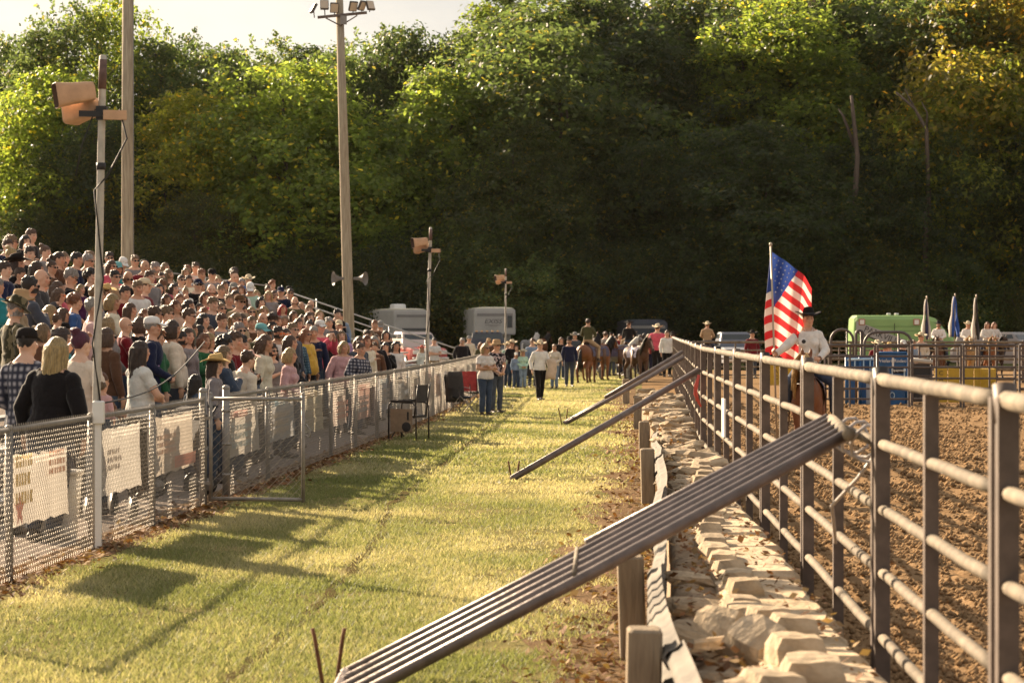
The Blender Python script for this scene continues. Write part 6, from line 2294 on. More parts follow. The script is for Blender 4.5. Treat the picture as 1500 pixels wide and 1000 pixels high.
for e in entries:
    e = e.replace('light blue', 'light_blue').replace('dark grey', 'dark_grey')
    tk = e.split()
    x, y, sex, hr, hcol, top = float(tk[0]), float(tk[1]), tk[2], tk[3], tk[4], tk[5]
    fl_ = tk[6:]
    nom = {'m': 1.76, 'f': 1.66, 'b': 1.40, 'g': 1.25, 't': 0.95}[sex]
    lift = {'m': 0, 'f': 0, 'b': 0.15, 'g': 0.30, 't': 0.62}[sex]
    best = None
    for r_ in [-1.7, -1.2] + list(range(0, NROW)):
        if r_ < 0 and y < 470:
            continue
        if 'W' in fl_ and r_ != -1.7:
            continue
        if 'Y' in fl_ and r_ >= 0:
            continue
        u = U0 + RUN * r_
        fz = row_floor(r_) if r_ >= 0 else 0.0
        lo, hi = 14.0, 96.0
        g = lambda d: (fl(d) - u) - (x - 750) * d / F
        if g(lo) * g(hi) > 0:
            continue
        for _ in range(40):
            m_ = (lo + hi) / 2
            if g(lo) * g(m_) <= 0:
                hi = m_
            else:
                lo = m_
        d = (lo + hi) / 2
        if r_ >= 0 and d > GD1 - 0.3:
            continue
        zh = EYE - (y - HOR) * d / F
        h = (zh - fz - lift) / 0.9286
        cost = abs(h - nom) / nom
        for dd, uu in USED.get(int(d), []) + USED.get(int(d) - 1, []) + USED.get(int(d) + 1, []):
            if abs(dd - d) < 0.42 and abs(uu - u) < 0.36:
                cost += 0.10
        if h < nom * 0.83 or h > nom * 1.2:
            cost += 0.25
        if r_ < 0 and y > 500:
            cost -= 0.10
        if best is None or cost < best[0]:
            best = (cost, r_, u, d, fz + lift, h)
    if best is None:
        continue
    c_, r_, u, d, fz, h = best
    h = min(max(h, nom * 0.80), nom * 1.22)
    USED.setdefault(int(d), []).append((d, u))
    X = (x - 750) * d / F
    hat, hatc, shades, beard = None, 'black', 0, 0
    sleeve, pose, tmat = 'long', None, None
    for f_ in fl_:
        if f_ == 'S': shades = 1
        elif f_ == 'O': shades = 2
        elif f_ == 'B': beard = 1
        elif f_ == 's': sleeve = 'short'
        elif f_[:2] == 'H:': hat, hatc = 'cowboy', f_[2:]
        elif f_[:2] == 'C:': hat, hatc = 'cap', f_[2:]
        elif f_[:2] == 'K:': hat, hatc = 'bucket', f_[2:]
        elif f_ in ('A', 'A2'): pose = 'f_shade' if f_ == 'A' else 'f_phone'
        elif f_ == 'P': pose = 'f_phone'
    fem = sex in 'fg' or (sex == 't' and hr in ('curly', 'bun'))
    if pose is None:
        pose = (FP if fem else MP)[k_ % 8] if sex in 'mf' else ('f_down' if fem else 'm_down')
        if 'X' in fl_:
            pose = 'm_clasp' if sex == 'm' else 'f_heavy'
        if 'W' in fl_:
            pose = 'f_heavy'
    if (x, y) == (204, 516):
        pose = 'm_carry'
    k_ += 1
    toplab = top.replace('_', ' ')
    if top == 'plaid': tmat, top, toplab = m_plaid, 'navy', 'navy plaid'
    elif top == 'tealplaid': tmat, top, toplab = m_plaid2, 'denim', 'teal plaid'
    elif top == 'bluelaid': tmat, top, toplab = m_plaid, 'navy', 'dark plaid'
    elif top == 'camo': tmat, top, toplab = m_camo, 'olive', 'camouflage'
    top = {'darkgrey': 'dark grey'}.get(top.replace('_', ' '), top.replace('_', ' '))
    toplab = {'darkgrey': 'dark grey'}.get(toplab, toplab)
    hcol = {'darkbrown': 'dark brown', 'darkgrey': 'grey', '-': 'brown'}.get(hcol, hcol)
    yaw = face_to((X, d), TARGET) + crr.gauss(0, 0.26)
    noun = {'m': 'man', 'f': 'woman', 'b': 'boy', 'g': 'girl', 't': 'toddler'}[sex]
    hl = 'bald' if hr == 'bald' else "%s %s haired" % (HN[hr], hcol)
    ex = {None: '', 'cowboy': ' and %s cowboy hat' % hatc, 'cap': ' and %s cap' % hatc, 'bucket': ' and %s brimmed hat' % hatc}[hat]
    sg = ['', ' with sunglasses', ' with orange tinted glasses'][shades]
    place = ("at the wire fence" if r_ < 0 else ("in the bottom rows" if r_ < 2 else "in the middle rows" if r_ < 5 else "in the upper rows"))
    lm = [(140, "behind the near speaker pole"), (187, "below the utility pole"), (305, "above the open gate"), (510, "beside the floodlight pole")]
    near = [t for xx, t in lm if abs(x - xx) < 26]
    place2 = near[0] if near else ("at the crowded frame edge" if x < 45 else "between near speaker pole and frame edge" if x < 120 else "between utility pole and gate" if x < 285 else "past the gate" if x < 420 else "toward the far end of the stand")
    base = "%s %s in %s top%s%s" % (hl, noun, toplab, ex, sg)
    rowname = {-1.7: "at the wire fence", -1.2: "standing behind the fence row"}.get(r_) or ["first", "second", "third", "fourth", "fifth", "sixth", "seventh", "eighth", "ninth", "tenth"][r_] + " row"
    cands = [base + " " + place2, base + " " + place + ", " + place2.split(" and ")[0], base + ", " + rowname + " " + place2]
    lab = next((c for c in cands if len(c.split()) <= 16 and c not in labels), None)
    if lab is None:
        lab = next((c for c in [base + ", " + rowname] if c not in labels), base + ", " + rowname)
    labels[lab] = labels.get(lab, 0) + 1
    legs = crr.choice(['denim', 'denim', 'slate', 'black', 'navy', 'denim'])
    o = person((X, d, fz), yaw, pose, h, None if hr == 'bald' else hr, hcol, top, sleeve, legs, hat, hatc, shades, beard, None, lab, "spectators in the stand", tmat)
    o.rotation_euler = (crr.gauss(0, 0.035), crr.gauss(0, 0.035), yaw)
    PL.append((o, x, y, lab))
dupes = {}
for o, x, y, lab in PL:
    dupes.setdefault(lab, []).append((x, o))
for lab, v in dupes.items():
    if len(v) > 1:
        v.sort(key=lambda t: t[0])
        for i, (x, o) in enumerate(v):
            nb = min((q for q in PL if q[0] is not o), key=lambda q: (q[1] - x) ** 2 + (q[2] - [p for p in PL if p[0] is o][0][2]) ** 2)
            o["label"] = " ".join(lab.split()[:9]).rstrip(',') + ", next to the " + " ".join(nb[3].split()[:4]).rstrip(',')

# ------------------------------------------------------------------ people standing on the grass and beyond the fence
def stand_at(x, yf, htpx, pose, lab, face=None, group="people standing on the grass", d=None, z=0.0, **kw):
    if d is None:
        d = EYE * F / (yf - HOR)
    X = (x - 750) * d / F
    h = htpx * d / F
    rz = face if face is not None else face_to((X, d), TARGET)
    return person((X, d, z), rz, pose, h, label=lab, group=group, **kw)


o = stand_at(711, 610, 107, 'f_cross', "woman with arms crossed in a white tee and jeans beside the folding chairs", 0.55, hair='bob', hc='blond', top='white', sleeve='short', legs='denim', shades=1)
o2 = stand_at(727, 606, 107, 'm_clasp', "person in a dark floral shirt and tan cap behind the woman with crossed arms", 0.6, hair='short', hc='brown', top='black', sleeve='short', legs='slate', hat='bucket', hatc='tan', shades=1, top_mat=m_floral)
stand_at(791, 587, 87, 'm_walk', "person in a white blouse and cream cowboy hat carrying a jacket, black trousers", 0.35, hair='pony', hc='dark brown', top='white', legs='black', hat='cowboy', hatc='cream')
stand_at(834, 567, 72, 'm_down', "man in a navy shirt, jeans and dark cowboy hat walking up the lawn", 0.1, hair='short', hc='dark brown', top='navy', legs='slate', hat='cowboy', hatc='black', beard=1)
stand_at(812, 570, 66, 'f_clasp', "woman in a pale top and light jeans beside the man in navy", -0.3, hair='pony', hc='sandy', top='cream', legs='light blue')
stand_at(780, 568, 72, 'm_down', "man in a light blue shirt behind the cream cowboy hat", 0.3, hair='short', hc='brown', top='light blue', legs='denim', shades=1)
stand_at(750, 569, 70, 'm_clasp', "man in a black vest and straw cowboy hat by the far speaker pole", 0.4, hair='short', hc='brown', top='black', legs='denim', hat='cowboy', hatc='cream')
stand_at(756, 569, 64, 'f_down', "woman smiling between the black vest and the child, dark top", 0.2, hair='long', hc='brown', top='dark grey', legs='denim')
stand_at(756, 569.5, 53, 'f_down', "girl in a pale jacket and cap in front of the man in the black vest", 0.3, hair='pony', hc='sandy', top='light blue', legs='denim', hat='cap', hatc='white')
stand_at(766, 569.5, 57, 'f_clasp', "child in a cream cowboy hat and green vest near the folding chair", 0.2, hair='long', hc='blond', top='mint', legs='light blue', hat='cowboy', hatc='cream')
stand_at(744, 568, 66, 'm_down', "person in a pale shirt half hidden behind the far speaker pole", 0.5, hair='short', hc='sandy', top='mint', legs='denim', hat='cowboy', hatc='cream')
# far group by the horses
g2 = "people by the horses"
stand_at(887, 552, 66, 'm_clasp', "man in a grey shirt and dark jeans, back turned, beside the chestnut horse", PI - 0.5, g2, hair='short', hc='brown', top='grey', legs='slate', sleeve='long')
stand_at(918, 551, 65, 'm_clasp', "man in a tan shirt and blue jeans facing away by the white blazed horse", PI + 0.4, g2, hair='short', hc='sandy', top='tan', legs='navy', sleeve='short', hat='cap', hatc='tan')
stand_at(938, 548, 58, 'f_down', "woman with long brown hair in a black top near the white blazed horse", PI - 0.2, g2, hair='long', hc='brown', top='black', legs='black')
stand_at(950, 549, 60, 'f_down', "woman with blond hair and a red bag next to the man in the rose shirt", 0.2, g2, hair='long', hc='blond', top='maroon', legs='navy')
stand_at(963, 550, 74, 'm_heavy', "large man in a rose shirt and cream cowboy hat, back to the camera", PI - 0.3, g2, hair='short', hc='brown', top='rose', legs='black', hat='cowboy', hatc='cream')
stand_at(977, 552, 68, 'm_down', "person in a loose white shirt and black trousers by the arena corner", 0.3, g2, hair='short', hc='brown', top='white', legs='black')
stand_at(873, 545, 56, 'm_down', "person in jeans standing behind the chestnut horse", 0.4, g2, hair='short', hc='brown', top='peach', legs='denim')
stand_at(902, 547, 54, 'm_down', "person in black and jeans half hidden behind the man in grey", 0.1, g2, hair='short', hc='dark brown', top='black', legs='light blue')
for x, yf, hp, po, fc, hr, hcl, tp, lg, ht, hk, lab in [
    (868, 549, 62, 'm_down', 2.8, 'short', 'brown', 'navy', 'denim', None, None, "man in a navy top at the chestnut horse's shoulder"),
    (896, 550, 63, 'm_cross', 2.6, 'short', 'black', 'dark grey', 'slate', 'cap', 'black', "man in dark grey and a black cap between the two shirted men"),
    (908, 549, 60, 'f_down', 0.5, 'pony', 'dark brown', 'maroon', 'navy', None, None, "woman in a maroon top beside the grey saddle horse"),
    (927, 547, 62, 'm_clasp', 2.9, 'short', 'sandy', 'brown', 'slate', 'cowboy', 'tan', "man in a brown shirt and tan cowboy hat near the dark horse"),
    (944, 548, 60, 'f_clasp', 2.2, 'long', 'black', 'dark grey', 'black', None, None, "woman with long black hair in dark clothes by the white blazed horse"),
    (957, 546, 58, 'm_down', 0.4, 'short', 'brown', 'olive', 'slate', 'cap', 'navy', "man in an olive top and navy cap behind the rose shirt"),
    (969, 547, 60, 'f_down', 2.9, 'bob', 'brown', 'slate', 'denim', None, None, "woman in a slate top between the rose and white shirts"),
    (985, 549, 62, 'm_down', 2.7, 'short', 'dark brown', 'black', 'slate', 'cowboy', 'black', "man in black with a black cowboy hat at the arena corner"),
    (842, 552, 64, 'm_clasp', 0.3, 'short', 'grey', 'slate', 'denim', 'cowboy', 'grey', "man in a slate shirt and grey hat behind the man in navy"),
    (822, 556, 62, 'f_down', 0.2, 'long', 'brown', 'black', 'denim', None, None, "woman in a black top behind the woman in light jeans")]:
    stand_at(x, yf, hp, po, lab, fc, g2, hair=hr, hc=hcl, top=tp, legs=lg, hat=ht, hatc=hk or 'black')
# past the end of the stand, behind the fence
g3 = "people behind the far end of the fence"
stand_at(636, 0, 68, 'm_cross', "man in a white tee with arms folded beside the red pickup", 0.1, g3, d=86, hair='short', hc='black', top='white', sleeve='short', legs='tan')
stand_at(618, 0, 58, 'f_down', "woman in a red cowboy hat and white shirt in front of the red pickup", 0.6, g3, d=84, hair='long', hc='blond', top='white', legs='denim', hat='cowboy', hatc='red')
stand_at(624, 0, 54, 'f_down', "woman in a pale pink top behind the second speaker pole", 0.6, g3, d=70, hair='long', hc='brown', top='pink', legs='denim')
stand_at(677, 0, 70, 'm_heavy', "old man with a long white beard in a black shirt behind the fence", 0.5, g3, d=84, hair='short', hc='grey', top='black', legs='slate', beard=1)
stand_at(687, 0, 66, 'm_down', "man in a cream shirt and cap behind the white bearded man", 0.4, g3, d=92, hair='short', hc='sandy', top='cream', legs='denim', hat='cap', hatc='grey')
stand_at(704, 0, 62, 'f_down', "woman with reddish hair in an olive top just behind the couple", 0.5, g3, d=86, hair='wavy', hc='reddish', top='olive', legs='denim')
stand_at(716, 0, 64, 'm_down', "person in sunglasses and a tan cap in front of the black pickup", 0.4, g3, d=90, hair='bob', hc='blond', top='brown', legs='denim', hat='cap', hatc='tan', shades=1)
# beyond the pens
g4 = "people behind the pens"
for x, d, hat, hc, top, hh, lab in [(1285, 72, 'cream', 'brown', 'maroon', 1.60, "person in a cream cowboy hat bent behind the bow gate"), (1297, 70, 'cream', 'brown', 'tan', 1.48, "person in a pale hat right behind the blue chute gate"),
                                    (1303, 74, 'straw', 'sandy', 'tan', 1.52, "second pale hatted person behind the blue chute gate"), (1323, 73, 'white', 'brown', 'black', 1.62, "person in a white cap and black shirt behind the pens"),
                                    (1338, 75, None, 'sandy', 'light blue', 1.62, "person in a pale blue shirt behind the black sheeting"), (1349, 78, 'cream', 'brown', 'cream', 1.82, "person in a cream cowboy hat in front of the navy flag"),
                                    (1102, 97, 'black', 'dark brown', 'maroon', 1.9, "rider in a dark vest and black hat beside the flag, far across the arena")]:
    stand_at(x, 0, hh * F / d, 'm_clasp' if x != 1102 else 'm_down', lab, PI if x in (1285, 1303) else 0.3, g4, d=d, hair='short', hc=hc, top=top, legs='slate', hat='cowboy' if hat and hat != 'white' else ('cap' if hat else None), hatc=hat or 'black')

# jacket over the arm of the walking woman
P0 = [o for o in PEOPLE if o.get("label", "").startswith("person in a white blouse")][0]
mb = MB()
rings = []
for j in range(7):
    q = j / 6
    w = 0.16 + 0.10 * q - 0.06 * q * q
    rings.append([(0.27 + w * 0.7 * math.cos(a) + 0.03 * math.sin(2 * a + j), -0.16 + 0.10 * (0.6 + q) * math.sin(a), 1.12 - 0.52 * q + 0.03 * math.cos(3 * a)) for a in [2 * PI * i / 12 for i in range(12)]])
mb.loft(rings)
jk = mb.build("jacket", m_cloth, None, True, P0.location, P0.rotation_euler[2])
jk.color = (0.55, 0.42, 0.30, 1)
tag(jk, "pale tan jacket draped over the arm of the walking woman in white", "jacket")

# strollers behind the fence
def stroller(loc, rz, label, col):
    root = empty("stroller", loc, rz)
    mb = MB()
    for s in (-1, 1):
        mb.tube([(0.24 * s, -0.30, 0.12), (0.24 * s, 0.10, 0.55), (0.24 * s, 0.42, 1.02)], 0.013, 6)
        mb.tube([(0.24 * s, 0.30, 0.12), (0.24 * s, -0.05, 0.60)], 0.013, 6)
    mb.tube([(-0.24, 0.42, 1.02), (0.24, 0.42, 1.02)], 0.018, 8)
    mb.build("frame", m_black, root, True)
    for s in (-1, 1):
        for y in (-0.30, 0.30):
            w = MB().tube([(0.235 * s - 0.02, y, 0.12), (0.235 * s + 0.02, y, 0.12)], 0.12, 16).build("wheel", m_black, root, True)
            MB().tube([(0.235 * s - 0.024, y, 0.12), (0.235 * s + 0.024, y, 0.12)], 0.075, 12).build("rim", m_galv, w, True)
    MB().loft([[(-.21, -.25, .42), (.21, -.25, .42), (.21, -.25, .46), (-.21, -.25, .46)], [(-.21, .08, .38), (.21, .08, .38), (.21, .08, .44), (-.21, .08, .44)], [(-.21, .28, .85), (.21, .28, .85), (.21, .24, .86), (-.21, .24, .86)]]).build("seat", col, root)
    mb = MB()
    mb.loft([[(x_, .10 + .26 * math.sin(a) * -1 + .1, .78 + .24 * math.cos(a)) for a in [-.2 + k * .32 for k in range(6)]] for x_ in (-.23, -.1, .1, .23)], closed=False)
    mb.build("canopy", col, root, True)
    tag(root, label, "stroller", "strollers behind the fence")


stroller((fl(24.6) - 0.75, 24.6, 0), 0.5, "black stroller behind the beige banner with the pink stripe", m_black)
stroller((fl(28.3) - 0.7, 28.2, 0), -1.1, "dark stroller with a tall handle just inside the open gate", mat("dark_fabric", (0.05, 0.045, 0.045), 0.9))
root = empty("trash_bin", (fl(22.0) - 0.55, 22.0, 0))
MB().tube([(0, 0, 0), (0, 0, 0.62)], [0.17, 0.22], 18).build("bin_body", m_white, root, True)
MB().tube([(0, 0, 0.60), (0, 0, 0.635)], 0.235, 18).build("bin_lid", m_white, root, True)
tag(root, "white round bin standing behind the fence near the speaker pole", "bin")

# ------------------------------------------------------------------ chairs on the grass
m_ctan = mat("tan_canvas", (0.26, 0.19, 0.125), 0.9, var=0.15, scale=10)
m_cdark = mat("dark_canvas", (0.035, 0.032, 0.03), 0.9, var=0.2, scale=10)
m_cblue = mat("blue_canvas", (0.03, 0.05, 0.10), 0.9, var=0.2, scale=10)
m_cred = mat("red_canvas", (0.36, 0.04, 0.035), 0.9, var=0.2, scale=10)
m_tube = mat("chair_tube", (0.06, 0.052, 0.048), 0.45, 0.5)


def director_chair(loc, rz):
    root = empty("camp_chair", loc, rz)
    for s in (-1, 1):
        MB().tube([(0.27 * s, -0.25, 0), (0.27 * s, -0.25, 0.62), (0.27 * s, -0.20, 0.68), (0.27 * s, 0.20, 0.66), (0.27 * s, 0.27, 0.60), (0.27 * s, 0.27, 0)], 0.015, 8).build("side_frame", m_tube, root, True)
        MB().tube([(0.25 * s, 0.22, 0.40), (0.25 * s, 0.30, 0.98)], 0.015, 8).build("back_post", m_tube, root, True)
        MB().box((0.27 * s, -0.0, 0.695), (0.055, 0.44, 0.035), bev=0.008).build("armrest", m_cdark, root)
    for s in (-1, 1):
        MB().tube([(-0.26 * s, -0.2, 0.06), (0.26 * s, -0.2, 0.42)], 0.011, 6).build("brace", m_tube, root, True)
    MB().box((0, 0.0, 0.425), (0.54, 0.46, 0.04), bev=0.01).build("seat", m_cdark, root)
    MB().loft([[(x_, 0.255 + 0.025 * math.cos(x_ * 6), z_) for z_ in (0.68, 0.82, 0.97)] for x_ in (-0.27, -0.13, 0, 0.13, 0.27)], closed=False).build("backrest", m_cdark, root, True)
    pb = MB().box((0.293, 0.0, 0.36), (0.02, 0.42, 0.40), bev=0.008).build("side_pouch", m_ctan, root)
    MB().ell((0.306, 0.10, 0.25), (0.012, 0.085, 0.085), 12, 8).build("cup_holder", m_cdark, pb)
    MB().box((0.307, 0.13, 0.44), (0.008, 0.03, 0.14)).build("label_patch", m_cdark, pb)
    tag(root, "tan and black director style camp chair standing alone by the wire fence", "chair")


def quad_chair(loc, rz, seat, back, label):
    root = empty("folding_chair", loc, rz)
    for a, b_ in (((-.25, -.22, 0), (.25, -.24, .42)), ((.25, -.22, 0), (-.25, -.24, .42)), ((-.25, .22, 0), (.25, .22, .42)), ((.25, .22, 0), (-.25, .22, .42)), ((-.25, -.22, 0), (-.26, .22, .42)), ((-.25, .22, 0), (-.26, -.24, .42)), ((.25, -.22, 0), (.26, .22, .42)), ((.25, .22, 0), (.26, -.24, .42))):
        MB().tube([a, b_], 0.009, 6).build("leg", m_galv, root, True)
    for s in (-1, 1):
        MB().tube([(.26 * s, .22, .40), (.28 * s, .30, .90)], 0.010, 6).build("back_post", m_tube, root, True)
        MB().tube([(.26 * s, -.24, .0), (.27 * s, -.24, .60)], 0.010, 6).build("front_post", m_tube, root, True)
        MB().loft([[(.27 * s - .04, -.26, .60), (.27 * s + .04, -.26, .60)], [(.27 * s - .04, .05, .585), (.27 * s + .04, .05, .585)], [(.27 * s - .03, .28, .62), (.27 * s + .03, .28, .62)]], closed=False).build("armrest", m_cdark, root)
    MB().loft([[(x_, y_, .40 - .07 * (1 - (x_ / .26) ** 2) * (1 - (y_ / .26) ** 2)) for y_ in (-.24, -.1, .05, .22)] for x_ in (-.26, -.13, 0, .13, .26)], closed=False).build("seat", seat, root, True)
    MB().loft([[(x_, .24 + .05 * (z_ - .4) / .5 + .05 * (1 - (x_ / .27) ** 2), z_) for z_ in (.40, .6, .78, .90)] for x_ in (-.27, -.14, 0, .14, .27)], closed=False).build("backrest", back, root, True)
    tag(root, label, "chair", "folding chairs on the grass")
    return root


director_chair(G(598, 645), -1.95)
quad_chair(G(676, 606), 0.75, m_cblue, m_cdark, "blue folding camp chair with a dark coat over its back, beside the fence")
quad_chair(G(694, 597), 0.6, m_cdark, m_cred, "red and black folding camp chair behind the blue one")
quad_chair(G(773, 569), 0.4, m_cdark, m_cdark, "small dark folding chair behind the woman in the cream cowboy hat")
c = G(666, 606)
mb = MB()
rings = []
for j in range(7):
    q = j / 6
    rings.append([(0.20 * (1 + 0.25 * q) * math.cos(a) + 0.02 * math.sin(3 * a + j), 0.10 * (1 + 0.3 * q) * math.sin(a), 0.97 - 0.70 * q) for a in [2 * PI * i / 12 for i in range(12)]])
o = mb.loft(rings).build("coat", m_cdark, None, True, (c.x, c.y + 0.05, 0), 0.6)
tag(o, "dark coat hanging over the back of the blue folding chair", "coat")
# ------------------------------------------------------------------ vehicles and trailers
m_glass = mat("vehicle_glass", (0.03, 0.04, 0.045), 0.12, spec=0.6)
m_tyre = mat("tyre", (0.02, 0.02, 0.02), 0.85)
m_rim = mat("wheel_rim", (0.45, 0.44, 0.42), 0.35, 0.7)
m_hl = mat("headlight", (0.75, 0.72, 0.65), 0.15)
m_chrome = mat("chrome", (0.6, 0.58, 0.55), 0.2, 0.9)
m_amber = mat("amber_lamp", (0.75, 0.42, 0.16), 0.3)
m_offw = mat("trailer_white", (0.40, 0.375, 0.345), 0.4, var=0.08, scale=1.5)
m_roofw = mat("trailer_roof", (0.66, 0.60, 0.46), 0.6, var=0.12, scale=2)
m_grey = mat("trailer_grey", (0.22, 0.20, 0.19), 0.5, var=0.1, scale=2)


def rrect(x0, x1, y0, y1, z, r=0.1, n=3):
    out = []
    for cx, cy_, a0 in ((x1 - r, y1 - r, 0), (x0 + r, y1 - r, PI / 2), (x0 + r, y0 + r, PI), (x1 - r, y0 + r, 1.5 * PI)):
        for k in range(n + 1):
            a = a0 + PI / 2 * k / n
            out.append((cx + r * math.cos(a), cy_ + r * math.sin(a), z))
    return out


def wheel(root, x, y, r=0.38, w=0.24):
    t = MB().tube([(x - w / 2, y, r), (x + w / 2, y, r)], r, 20).build("wheel", m_tyre, root, True)
    MB().tube([(x - w / 2 - 0.01, y, r), (x + w / 2 + 0.01, y, r)], r * 0.6, 14).build("rim", m_rim, t, True)


def truck(loc, rz, col, roofcol, label, kind='pickup', lights=False, group="parked vehicles behind the field"):
    root = empty("pickup_truck" if kind == 'pickup' else "sport_utility_vehicle", loc, rz)
    mc = mat("paint_%s" % "_".join("%d" % (v * 100) for v in col), col, 0.3, 0.1, spec=0.5)
    mr = mat("paint_%s" % "_".join("%d" % (v * 100) for v in roofcol), roofcol, 0.35, 0.1, spec=0.5)
    L, W = 5.4, 0.98
    # lower body: sections along the length
    secs = [(-2.62, .45, .82, .80), (-2.58, .38, .98, .90), (-2.35, .36, 1.06, .96), (-1.1, .36, 1.14, W), (0.2, .36, 1.14, W), (2.5, .40, 1.12, W), (2.66, .45, 1.05, .94)]
    rings = []
    for y, z0, z1, w in secs:
        rings.append([(-w, y, z0), (-w * 1.0, y, z0 + (z1 - z0) * .55), (-w * .97, y, z1 - .06), (-w * .88, y, z1), (w * .88, y, z1), (w * .97, y, z1 - .06), (w, y, z0 + (z1 - z0) * .55), (w, y, z0)])
    MB().loft(rings).build("body", mc, root)
    y1 = 0.95 if kind == 'pickup' else 2.45
    cab = [rrect(-.93, .93, -1.25, y1 + .05, 1.10, .08), rrect(-.90, .90, -1.05, y1, 1.35, .10), rrect(-.80, .80, -.62, y1 - .08, 1.78, .14), rrect(-.74, .74, -.45, y1 - .16, 1.86, .16)]
    c = MB().loft(cab).build("cab", mr, root)
    MB().add([(-.80, -1.135, 1.22), (.80, -1.135, 1.22), (.71, -.70, 1.74), (-.71, -.70, 1.74)], [(0, 1, 2, 3)]).build("windscreen", m_glass, root)
    for s in (-1, 1):
        for a, b_ in (((-.85), (.05)), ((.12), (min(.85, y1 - .15)))):
            MB().add([(.925 * s, a, 1.2), (.925 * s, b_, 1.2), (.815 * s, b_ - .02, 1.74), (.815 * s, a + .28 if a < 0 else a, 1.74)], [(0, 1, 2, 3)]).build("side_window", m_glass, root)
        MB().box((1.10 * s, -.92, 1.30), (.20, .10, .24), bev=.02).build("mirror", m_black, root)
        MB().box((.70 * s, -2.615, .88), (.34, .06, .18), bev=.015).build("headlight", m_hl, root)
        wheel(root, .86 * s, -1.7)
        wheel(root, .86 * s, 1.6)
    MB().box((0, -2.64, .86), (1.0, .05, .30), bev=.01).build("grille", m_black, root)
    for k in range(4):
        MB().box((0, -2.672, .76 + .07 * k), (.98, .02, .022)).build("grille_bar", m_chrome, root)
    MB().box((0, -2.72, .52), (1.86, .16, .24), bev=.03).build("bumper", m_chrome, root)
    if kind == 'pickup':
        MB().box((0, 1.75, 1.06), (1.6, 1.5, .10)).build("bed", m_black, root)
    if lights:
        for k in range(5):
            MB().box((-.56 + .28 * k, -.52, 1.90), (.12, .14, .07), bev=.02).build("roof_lamp", m_amber, root)
    tag(root, label, "truck" if kind == 'pickup' else "car", group)
    return root


def trailer(name, loc, rz, L, W, z0, z1, label, cat, nose=0.0, text_=None, ac=False, windows=(), door=False, stripe=None):
    root = empty(name, loc, rz)
    w = W / 2
    def sec(z, g=0.0, r=.14):
        return [(x, y if y > 0 else y * 1.0, z_) for x, y, z_ in rrect(-w + g, w - g, -L / 2 + g + (0.0), L / 2 - g, z, r)]
    MB().loft([sec(z0), sec(z1 - .30), sec(z1 - .08, .02), sec(z1, .14)]).build("body", m_offw, root)
    MB().loft([sec(z1 + .003, .10), sec(z1 + .05, .22), sec(z1 + .09, .55, .2)]).build("roof", m_roofw, root)
    MB().box((0, -L / 2 - .008, z1 - .36), (W - .34, .012, .16)).build("trim_band", m_grey, root)
    if nose:
        # goose neck: the lower front is cut away
        MB().box((0, -L / 2 + nose / 2 - .02, z0 - .02), (W - .1, nose, .06)).build("nose_floor", m_grey, root)
        MB().box((0, nose / 2, (z0 + .5) / 2 + .1), (W - .06, L - nose - .1, z0 - .35)).build("lower_body", m_offw, root)
        MB().tube([(0, -L / 2 + .9, z0), (0, -L / 2 + .9, .75)], .07, 8).build("hitch", m_black, root)
    for face, u, z, ww, hh in windows:
        if face == 'f':
            f = MB().box((u, -L / 2 - .014, z), (ww, .02, hh), bev=.008).build("window", m_glass, root)
            MB().box((u, -L / 2 - .006, z), (ww + .09, .018, hh + .09), bev=.006).build("frame", m_grey, f)
        else:
            s = 1 if face == 'r' else -1
            f = MB().box(((w + .014) * s, u, z), (.02, ww, hh), bev=.008).build("window", m_glass, root)
            MB().box(((w + .006) * s, u, z), (.018, ww + .09, hh + .09), bev=.006).build("frame", m_grey, f)
    if door:
        d_ = MB().box((w + .012, -.6, z0 + .95), (.02, .75, 1.8), bev=.006).build("door", m_offw, root)
        MB().box((w + .03, -.3, z0 + .9), (.03, .05, .16)).build("handle", m_black, d_)
    if ac:
        MB().loft([rrect(-.38, .38, -.45, .45, z1 + .06, .12), rrect(-.38, .38, -.42, .45, z1 + .30, .12), rrect(-.30, .30, -.36, .38, z1 + .36, .12)]).build("air_conditioner", m_white, root)
        for y in (1.3, 2.0):
            MB().box((.3, y, z1 + .10), (.4, .4, .12), bev=.03).build("roof_vent", m_white, root)
    for s in (-1, 1):
        for y in (.6, 1.5):
            wheel(root, (w - .12) * s, y, .36, .22)
    if stripe:
        MB().box((w + .006, 0, z0 + .4), (.01, L - .4, .5)).build("side_stripe", m_grey, root)
    if text_:
        text(text_, 0.34, mat("logo_ink", (0.10, 0.09, 0.10), 0.6), root, (-.12, -L / 2 - .012, (z0 + z1) / 2 - .02), name="lettering", shear=0.25, sx=1.25)
        for k in range(2):
            MB().box((-.12, -L / 2 - .010, (z0 + z1) / 2 - .22 - .07 * k), (.9 - .4 * k, .008, .03)).build("logo_line", m_grey, root)
    tag(root, label, cat, "trailers parked under the trees")
    return root


def at(x, d): return ((x - 750) * d / F, d, 0)


